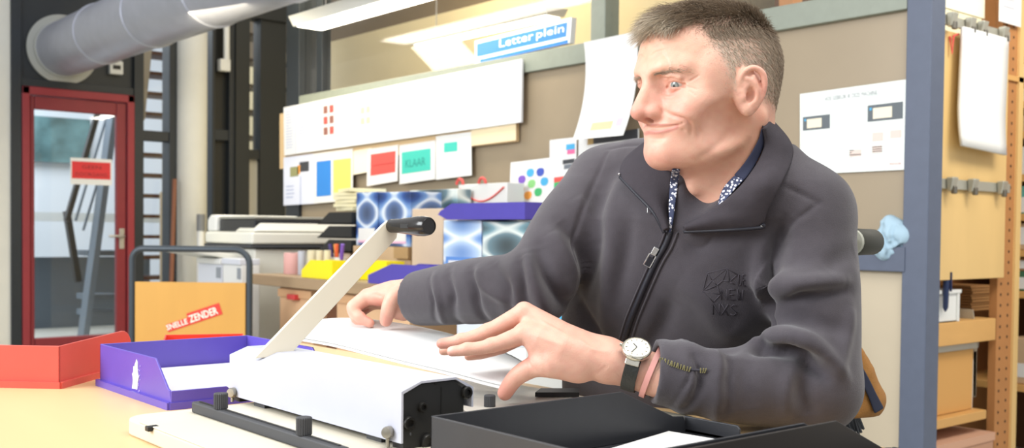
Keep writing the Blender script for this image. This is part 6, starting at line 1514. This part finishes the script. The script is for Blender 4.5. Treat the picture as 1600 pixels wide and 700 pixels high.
obj('pocket_slider', MB().box(V3(qa+np.array((-0.003, -0.001, 0.004))), V3(qa+np.array((0.003, 0.002, 0.010)))), m_zip, jacket)
# shirt: navy inside, patterned edges
def dots_mat(name, a, b_, scale):
    m = mat(name, a, 0.8); nt = m.node_tree; bs = nt.nodes['Principled BSDF']; tc = nt.nodes.new('ShaderNodeTexCoord'); v = nt.nodes.new('ShaderNodeTexVoronoi'); v.inputs['Scale'].default_value = scale
    r = nt.nodes.new('ShaderNodeValToRGB'); r.color_ramp.interpolation = 'CONSTANT'; r.color_ramp.elements[0].color = (*lin(b_), 1); r.color_ramp.elements[1].position = 0.40; r.color_ramp.elements[1].color = (*lin(a), 1)
    nt.links.new(tc.outputs['Object'], v.inputs['Vector']); nt.links.new(v.outputs['Distance'], r.inputs[0]); nt.links.new(r.outputs[0], bs.inputs['Base Color']); return m
m_flor = dots_mat('floral_shirt', '#39415e', '#d9dbe4', 230); m_navy = mat('navy_shirt', '#2b3048', 0.85)
def fr(x, y, lift=0.004):
    i, j = JS.pick(x, y), HS.pick(x, y); tj = jv[i][1] if np.hypot(*(JS.P[i][:2]-(x, y))) < 5 else 9; th = HS.V[j][1] if np.hypot(*(HS.P[j][:2]-(x, y))) < 5 else 9
    return pc(x, y, min(tj, th, 1.50)-lift)
sh = loft('shirt_collar', [fr(x, y) for x, y in ((1122, 322), (1126, 302), (1134, 288), (1147, 274))], [fr(x, y, 0.008) for x, y in ((1124, 323), (1139, 307), (1152, 292), (1163, 281))], m_flor, man, thick=0.002, n=12, rows=3)
loft('shirt_band', [fr(x, y) for x, y in ((1146, 274), (1160, 258), (1174, 238), (1186, 216), (1190, 200))], [fr(x, y, 0.008) for x, y in ((1163, 282), (1175, 266), (1186, 246), (1194, 226), (1196, 204))], m_navy, man, thick=0.002, n=16, rows=3)
loft('shirt_edge', [fr(x, y) for x, y in ((1063, 264), (1060, 285), (1056, 315), (1053, 340), (1049, 362))], [fr(x, y, 0.006) for x, y in ((1050, 264), (1047, 285), (1045, 315), (1045, 340), (1045, 364))], m_flor, man, thick=0.002, n=20, rows=3)
# embossed emblem on the chest: wire polygon and block letters raised out of the fleece
m_emb = mat('charcoal_emboss', '#464248', 0.9, spec=0.2)
def emb(name, segs, r=0.0007):
    mb = MB()
    for s_ in segs: mb.tube([V3(JS.at(x, y, 0.0001)) for x, y in s_], r*0.8, 6)
    return obj(name, mb, m_emb, em, smooth=True, auto=False)
E_ = lambda x, y: (1060+x/5, 380+y/5)
P = dict(a=E_(225, 235), b=E_(380, 195), c=E_(460, 245), d=E_(190, 375), e=E_(275, 460), f=E_(300, 330), g=E_(265, 290), h=E_(350, 290), i=E_(400, 300), j=E_(330, 400), k=E_(435, 320))
em = obj('embossed_emblem', MB().tube([V3(JS.at(*P[q], 0.0001)) for q in 'edabc'], 0.0008, 6), m_emb, jacket, smooth=True, auto=False)
for q in ('ag', 'bg', 'bh', 'bi', 'ci', 'dg', 'df', 'gf', 'hf', 'hi', 'ik', 'fj', 'ej', 'dj'): emb('emblem_line', [[P[q[0]], P[q[1]]]], 0.0009)
LET = {'D': [[(0, 0), (0, 4), (1.6, 3.6), (2, 2), (1.6, .4), (0, 0)]], 'E': [[(2, 0), (0, 0), (0, 4), (2, 4)], [(0, 2), (1.6, 2)]], 'N': [[(0, 0), (0, 4), (2, 0), (2, 4)]], 'W': [[(0, 4), (.5, 0), (1, 3), (1.5, 0), (2, 4)]], 'X': [[(0, 0), (2, 4)], [(0, 4), (2, 0)]], 'S': [[(2, 3.6), (1, 4), (0, 3), (2, 1), (1, 0), (0, .5)]]}
def word(txt, x, y, w, h, slant):
    for i, ch in enumerate(txt):
        for s_ in LET[ch]: emb('emblem_letter', [[E_(x+(i*2.7+u)*w, y-v*h+slant*(i*2.7+u)*w) for u, v in s_]], 0.0012)
word('DE', 470, 330, 11, 21, 0.04); word('NEW', 335, 440, 23, 20, 0.02); word('NXS', 270, 555, 25, 21, 0.06)
# text band on the cuff
bp = [JS.at(1031, 561, 0.0008), JS.at(1052, 569, 0.0008), JS.at(1077, 577, 0.0008), JS.at(1103, 579, 0.0008)]
m_olive = mat('olive_lettering', '#7d7650', 0.7)
cb = jtube('cuff_tape', bp, 0.0016, mat('dark_tape', '#33313a', 0.8), jacket)
BP = np.array(bp); segs = []
for u in np.linspace(0.15, 2.9, 22):
    if 2.05 < u < 2.55: continue
    p0 = catmull(BP, u); up_ = np.array((0.15, -0.2, 1.0)); up_ /= np.linalg.norm(up_)
    segs.append(obj('tape_letter', MB().tube([V3(p0-up_*0.003+np.array((0, -0.0017, 0))), V3(p0+up_*0.003+np.array((0.0012*((len(segs) % 3)-1), -0.0017, 0)))], 0.0009, 5), m_olive, cb))
# cuff seam, watch, wristband
def band(c, ax, ra, rb, hw, th, n=40, a0=0, a1=2*math.pi, up0=(0, 0, 1.0)):
    ax = np.array(ax)/np.linalg.norm(ax); u = np.array(up0)-ax*np.dot(up0, ax); u /= np.linalg.norm(u); w = np.cross(ax, u); rows = [[], [], [], []]
    for i in range(n+1):
        a = a0+(a1-a0)*i/n; d = u*math.cos(a)*ra+w*math.sin(a)*rb; nn_ = u*math.cos(a)+w*math.sin(a)
        for k, (s1, s2) in enumerate(((-hw, 0), (hw, 0), (hw, th), (-hw, th))): rows[k].append(V3(c+d+ax*s1+nn_*s2))
    return MB().grid([rows[0], rows[1], rows[2], rows[3], rows[0]])
wax = (LEL-LWR)/np.linalg.norm(LEL-LWR); wax = np.array(pc(1060, 597, 1.335))-np.array(pc(950, 564, 1.335+DT)); wax /= np.linalg.norm(wax)
wc = pc(991, 574, 1.342)
watch = obj('wrist_watch', band(wc, wax, 0.0285, 0.0285, 0.009, 0.003), mat('black_leather', '#22231f', 0.5, bump=0.3, bscale=300), man, smooth=True); watch['label'] = 'steel wrist watch on a black leather strap'
tilt = np.array((-0.12, -0.60, 0.79)); tilt -= wax*np.dot(tilt, wax)*0.8; tilt /= np.linalg.norm(tilt)
wp = wc+tilt*0.0315; wv = V3(wp); wn = V3(tilt)
case = obj('watch_case', MB().lathe(wv, [(0.0165, -0.003), (0.0185, -0.001), (0.0190, 0.002), (0.0186, 0.0045), (0.0170, 0.0060), (0.0160, 0.0062), (0.0156, 0.0052)], 40, axis=wn), mat('steel_case', '#c9c4b6', 0.25, 0.9), watch, smooth=True)
dial = obj('watch_dial', MB().lathe(wv, [(0.0157, 0.0048), (0.0157, 0.0053)], 40, axis=wn), mat('cream_dial', '#ece7d3', 0.4), watch)
ud = wn.orthogonal().normalized(); vd = wn.cross(ud)
for k in range(12):
    a = k*math.pi/6; d = ud*math.cos(a)+vd*math.sin(a); obj('hour_mark', MB().bar(wv+d*0.0118+wn*0.0056, wv+d*0.0142+wn*0.0056, 0.0009, 0.0004, up=wn), mat('mark_grey', '#77715f', 0.4), dial)
for L_, a in ((0.008, 0.6), (0.0115, 2.5)):
    d = ud*math.cos(a)+vd*math.sin(a); obj('watch_hand', MB().bar(wv+wn*0.0060, wv+wn*0.0060+d*L_, 0.0010, 0.0004, up=wn), m_ink, dial)
cd_ = V3(-wax); obj('watch_crown', MB().lathe(wv+cd_*0.0188+wn*0.002, [(0.002, 0), (0.0024, 0.0005), (0.0024, 0.003), (0.0018, 0.0035)], 14, axis=cd_), MATS['steel_case'], watch, smooth=True)
for s_ in (-1, 1):
    sv = V3(np.cross(wax, tilt))*s_; obj('strap_lug', MB().bar(wv+sv*0.016-wn*0.001, wv+sv*0.022-wn*0.006, 0.018, 0.003, up=wn), MATS['steel_case'], watch, bevel=0.001)
pk = obj('wristband', band(pc(1018, 582, 1.342), wax+np.array((0.0, 0, -0.12)), 0.0320, 0.0315, 0.0035, 0.0022), mat('pink_band', '#d99a92', 0.5), man, smooth=True); pk['label'] = 'pink band at the cuff'

# ------------------------------------------------------------------ trousers and shoes (mostly under the table)
def build_legs():
    f = Field((-0.35, 1.0, 0.0), (0.62, 2.1, 0.72), 0.009)
    hip = np.array((0.30, 1.70, 0.585)); f.ell(hip, (0.17, 0.15, 0.11), 0.03); fc = -TB; 
    for s_ in (1, -1):
        h0 = hip+TL*0.09*s_; kn = h0+fc*0.40+TL*0.05*s_+np.array((0, 0, -0.05)); an = kn+fc*0.02+np.array((0, 0, -0.40))
        f.line([h0, kn], [0.088, 0.066], 0.04, sub=3); f.line([kn, an], [0.066, 0.050], 0.03, sub=3)
    return f.mesh(), [(hip+TL*0.09*s_+fc*0.42+TL*0.05*s_) for s_ in (1, -1)]
(tv, tf), feet = build_legs(); tv = smooth_verts(tv, tf, 2)
np_obj('trousers', to_room(tv), tf, mat('dark_trousers', '#23262e', 0.9, bump=0.3, bscale=700), man)
for q in feet:
    f = Field(q*np.array((1, 1, 0))-np.array((0.22, 0.22, 0)), q*np.array((1, 1, 0))+np.array((0.22, 0.22, 0.16)), 0.007); a_ = np.array((q[0], q[1], 0.045))
    f.line([a_+TB*0.06, a_-TB*0.16], [0.042, 0.036], 0.0); f.line([a_+TB*0.03+(0, 0, 0.01), a_+TB*0.03+(0, 0, 0.08)], [0.045, 0.042], 0.03); f.cut(np.array((q[0], q[1], 0.004)), (0, 0, -1), 0.4)
    sv_, sf_ = f.mesh(); np_obj('shoe', to_room(smooth_verts(sv_, sf_, 2)), sf_, m_blk, man)

# ------------------------------------------------------------------ wheelchair behind him
m_wc = mat('grey_tube', '#5c6066', 0.35, 0.6); m_wcf = mat('black_nylon', '#1c1d20', 0.85)
hipw = np.array((0.30, 1.70, 0.0))
wch = thing('wheelchair', 'wheelchair he sits in, its dark rubber push grip showing beside the sleeve', 'wheelchair', V3(hipw))
grip_c = pc(1350, 378, 1.74)
def wp_(a, b, z): return hipw+TL*a+TB*b+np.array((0, 0, z))
for s_ in (1, -1):
    top_ = grip_c-TB*0.075 if s_ > 0 else wp_(-0.22, 0.17, grip_c[2])
    lo_ = wp_(0.21*s_, 0.13, 0.46)
    pts = [lo_, top_*0.8+lo_*0.2, top_-TB*0.01-np.array((0, 0, 0.02)), top_, top_+TB*0.02]
    obj('back_cane', MB().tube([V3(p) for p in pts], 0.0125, 12), m_wc, wch, smooth=True)
    g_ = obj('push_grip', MB().tube([V3(top_+TB*x) for x in (0.030, 0.036, 0.075, 0.105, 0.118)], [0.018, 0.0225, 0.0215, 0.0215, 0.014], 18), mat('olive_rubber', '#36352c', 0.6), wch, smooth=True)
    obj('grip_ring', MB().tube([V3(top_+TB*x) for x in (0.022, 0.030)], 0.0215, 18), mat('grey_ring', '#a5a597', 0.5), g_, smooth=True)
    lo2 = wp_(0.23*s_, 0.17, 0.46)
    wcen = wp_(0.29*s_, 0.12, 0.30); ring_ = [V3(wcen+(TB*math.cos(a)+np.array((0, 0, 1.0))*math.sin(a))*0.288) for a in np.linspace(0, 2*math.pi, 49)[:-1]]
    wh = obj('wheel', MB().tube(ring_, 0.012, 10, closed=True), m_wcf, wch, smooth=True, auto=False)
    mb = MB()
    for a in np.linspace(0, 2*math.pi, 15)[:-1]: mb.tube([V3(wcen), V3(wcen+(TB*math.cos(a)+np.array((0, 0, 1.0))*math.sin(a))*0.285)], 0.0015, 5)
    obj('spokes', mb, m_wc, wh); obj('hub', MB().tube([V3(wcen-TL*0.03), V3(wcen+TL*0.03)], 0.018, 14), m_wc, wh, smooth=True)
    obj('side_frame', MB().tube([V3(p) for p in (wp_(0.235*s_, 0.17, 0.46), wp_(0.235*s_, -0.28, 0.46), wp_(0.235*s_, -0.36, 0.30), wp_(0.235*s_, -0.40, 0.12))], 0.0125, 10), m_wc, wch, smooth=True)
    obj('side_frame', MB().tube([V3(p) for p in (wp_(0.235*s_, 0.17, 0.46), wp_(0.235*s_, 0.17, 0.26), wp_(0.235*s_, -0.30, 0.26), wp_(0.235*s_, -0.30, 0.46))], 0.011, 10), m_wc, wch, smooth=True)
    cc = wp_(0.235*s_, -0.30, 0.075); obj('caster', MB().lathe(V3(cc-TL*0.014), [(0.06, 0), (0.072, 0.005), (0.072, 0.023), (0.06, 0.028)], 22, axis=V3(TL)), m_wcf, wch, smooth=True)
    obj('caster_fork', MB().tube([V3(cc), V3(cc+np.array((0, 0, 0.19)))], 0.010, 8), m_wc, wch)
obj('seat', MB().prism([V3(wp_(-0.23, -0.27, 0.44)), V3(wp_(0.23, -0.27, 0.44)), V3(wp_(0.23, 0.17, 0.44)), V3(wp_(-0.23, 0.17, 0.44))], ZZ*0.03), m_wcf, wch, bevel=0.01)
obj('backrest', MB().prism([V3(wp_(-0.20, 0.16, 0.50)), V3(wp_(0.12, 0.16, 0.50)), V3(wp_(0.12, 0.185, 0.50)), V3(wp_(-0.20, 0.185, 0.50))], ZZ*0.36), m_wcf, wch, bevel=0.008)
obj('footplate', MB().prism([V3(wp_(-0.2, -0.50, 0.10)), V3(wp_(0.2, -0.50, 0.10)), V3(wp_(0.2, -0.38, 0.10)), V3(wp_(-0.2, -0.38, 0.10))], ZZ*0.012), m_wcf, wch)

# brown bag with a navy strap behind his elbow
def px_prism(pts, t, depth, dirv=F0): return MB().prism([at(x, y, t) for x, y in pts], dirv*depth)
tb_ = 1.60
bag = thing('shoulder_bag', 'brown canvas bag with a navy band hanging on the wheelchair behind his elbow', 'bag', at(1330, 640, tb_))
fb = Field(pc(1255, 660, tb_-0.06)-np.array((0.02, 0.02, 0.03)), pc(1400, 520, tb_+0.10)+np.array((0.03, 0.05, 0.03)), 0.004)
fb.line([pc(1330, 545, tb_), pc(1338, 585, tb_+0.01), pc(1340, 618, tb_+0.02)], [0.014, 0.028, 0.036], 0.02, sub=3); fb.line([pc(1300, 640, tb_), pc(1340, 634, tb_+0.02), pc(1362, 626, tb_+0.03)], [0.030, 0.026, 0.016], 0.03, sub=3); fb.line([pc(1290, 600, tb_+0.02), pc(1300, 640, tb_+0.01)], [0.035, 0.030], 0.03)
fb.cut(pc(1330, 651, tb_), (-0.02, 0, -1.0), 0.2)
gv, gf = fb.mesh(); gv = smooth_verts(gv, gf, 2); np_obj('bag_body', to_room(gv), gf, mat('brown_canvas', '#98682f', 0.85, noise=0.08, nscale=60, bump=0.5, bscale=600), bag)
GS = Skin_(gv, normals(gv, gf))
A_ = [GS.at(1330, 552, 0.004), GS.at(1345, 572, 0.004), GS.at(1357, 594, 0.004), GS.at(1366, 614, 0.004), GS.at(1376, 636, 0.006)]; B_ = [GS.at(1322, 560, 0.004), GS.at(1334, 580, 0.004), GS.at(1346, 602, 0.004), GS.at(1355, 622, 0.004), GS.at(1362, 644, 0.006)]
loft('bag_strap', A_, B_, mat('navy_webbing', '#23273a', 0.8), bag, thick=0.003, n=16, rows=3)
obj('hanging_loop', MB().tube([at(1326, 552, tb_), at(1318, 500, tb_+0.06), at(1316, 440, tb_+0.10), at(1322, 385, 1.70)], 0.006, 8), MATS['navy_webbing'], bag, smooth=True)
obj('bag_label', MB().prism([V3(GS.at(x, y, 0.003)) for x, y in ((1328, 542), (1338, 541), (1344, 562), (1334, 566))], F0*-0.001), m_paper, bag)
# dark fringed edge under the bag
mb = MB()
rnd = random.Random(2)
for i in range(16):
    p = at(1305+i*2.4, 654-i*0.3, tb_+0.04); mb.tube([p, p+Vector((rnd.uniform(0.018, 0.030), 0.004, -0.022-rnd.uniform(0, 0.012)))], 0.0022, 5)
fr = obj('dark_fringe', mb, m_ink, bag); fr['kind'] = 'stuff'
# light blue cloth on the low rail of the partition
cxy = at(1392, 372, 3.28)
q0 = onX(1392, 385, PX+0.02)
fc_ = Field((q0.x-0.10, q0.y-0.12, q0.z-0.06), (q0.x+0.14, q0.y+0.12, q0.z+0.14), 0.004)
for a in ((0, 0, 0.03, 0.045), (-0.01, 0.035, 0.01, 0.032), (0.0, -0.045, 0.035, 0.035), (0.0, 0.005, 0.075, 0.026), (-0.02, 0.01, -0.015, 0.030), (0.0, -0.02, 0.05, 0.035)): fc_.ell((q0.x+a[0], q0.y+a[1], q0.z+a[2]), (a[3], a[3], a[3]*1.05), 0.02)
cv, cf = fc_.mesh(); cn = normals(cv, cf)
for pts, w, d in (([(-0.03, 0.03, 0.06), (-0.045, 0.0, 0.02), (-0.03, -0.02, -0.03)], 0.008, 0.010), ([(-0.03, -0.03, 0.07), (-0.04, -0.02, 0.03), (-0.03, -0.05, 0.0)], 0.007, 0.009), ([(-0.02, 0.02, 0.1), (-0.04, 0.03, 0.04), (-0.03, 0.05, 0.0)], 0.006, 0.007), ([(-0.04, -0.01, 0.05), (-0.05, -0.02, 0.01)], 0.007, -0.006)):
    cv = crease(cv, cn, [np.array(q0)+np.array(p) for p in pts], w, d)
_r = np.random.default_rng(8)
for i in range(16):
    a = _r.uniform(-0.06, 0.06, 3); b = a+_r.uniform(-0.05, 0.05, 3); cv = crease(cv, cn, [np.array(q0)+np.array((-0.04, a[1], a[2]+0.03)), np.array(q0)+np.array((-0.04, (a[1]+b[1])/2+0.01, (a[2]+b[2])/2+0.03)), np.array(q0)+np.array((-0.04, b[1], b[2]+0.03))], 0.006, 0.007 if i % 2 else -0.006)
cl_ = np_obj('cleaning_cloth', smooth_verts(cv, cf, 1), cf, mat('light_blue_cloth', '#9fb9c9', 0.9, bump=0.4, bscale=500), origin=(q0.x, q0.y, q0.z-0.05))
tag(cl_, 'crumpled light blue cloth lying on the low steel rail by the post', 'cloth')
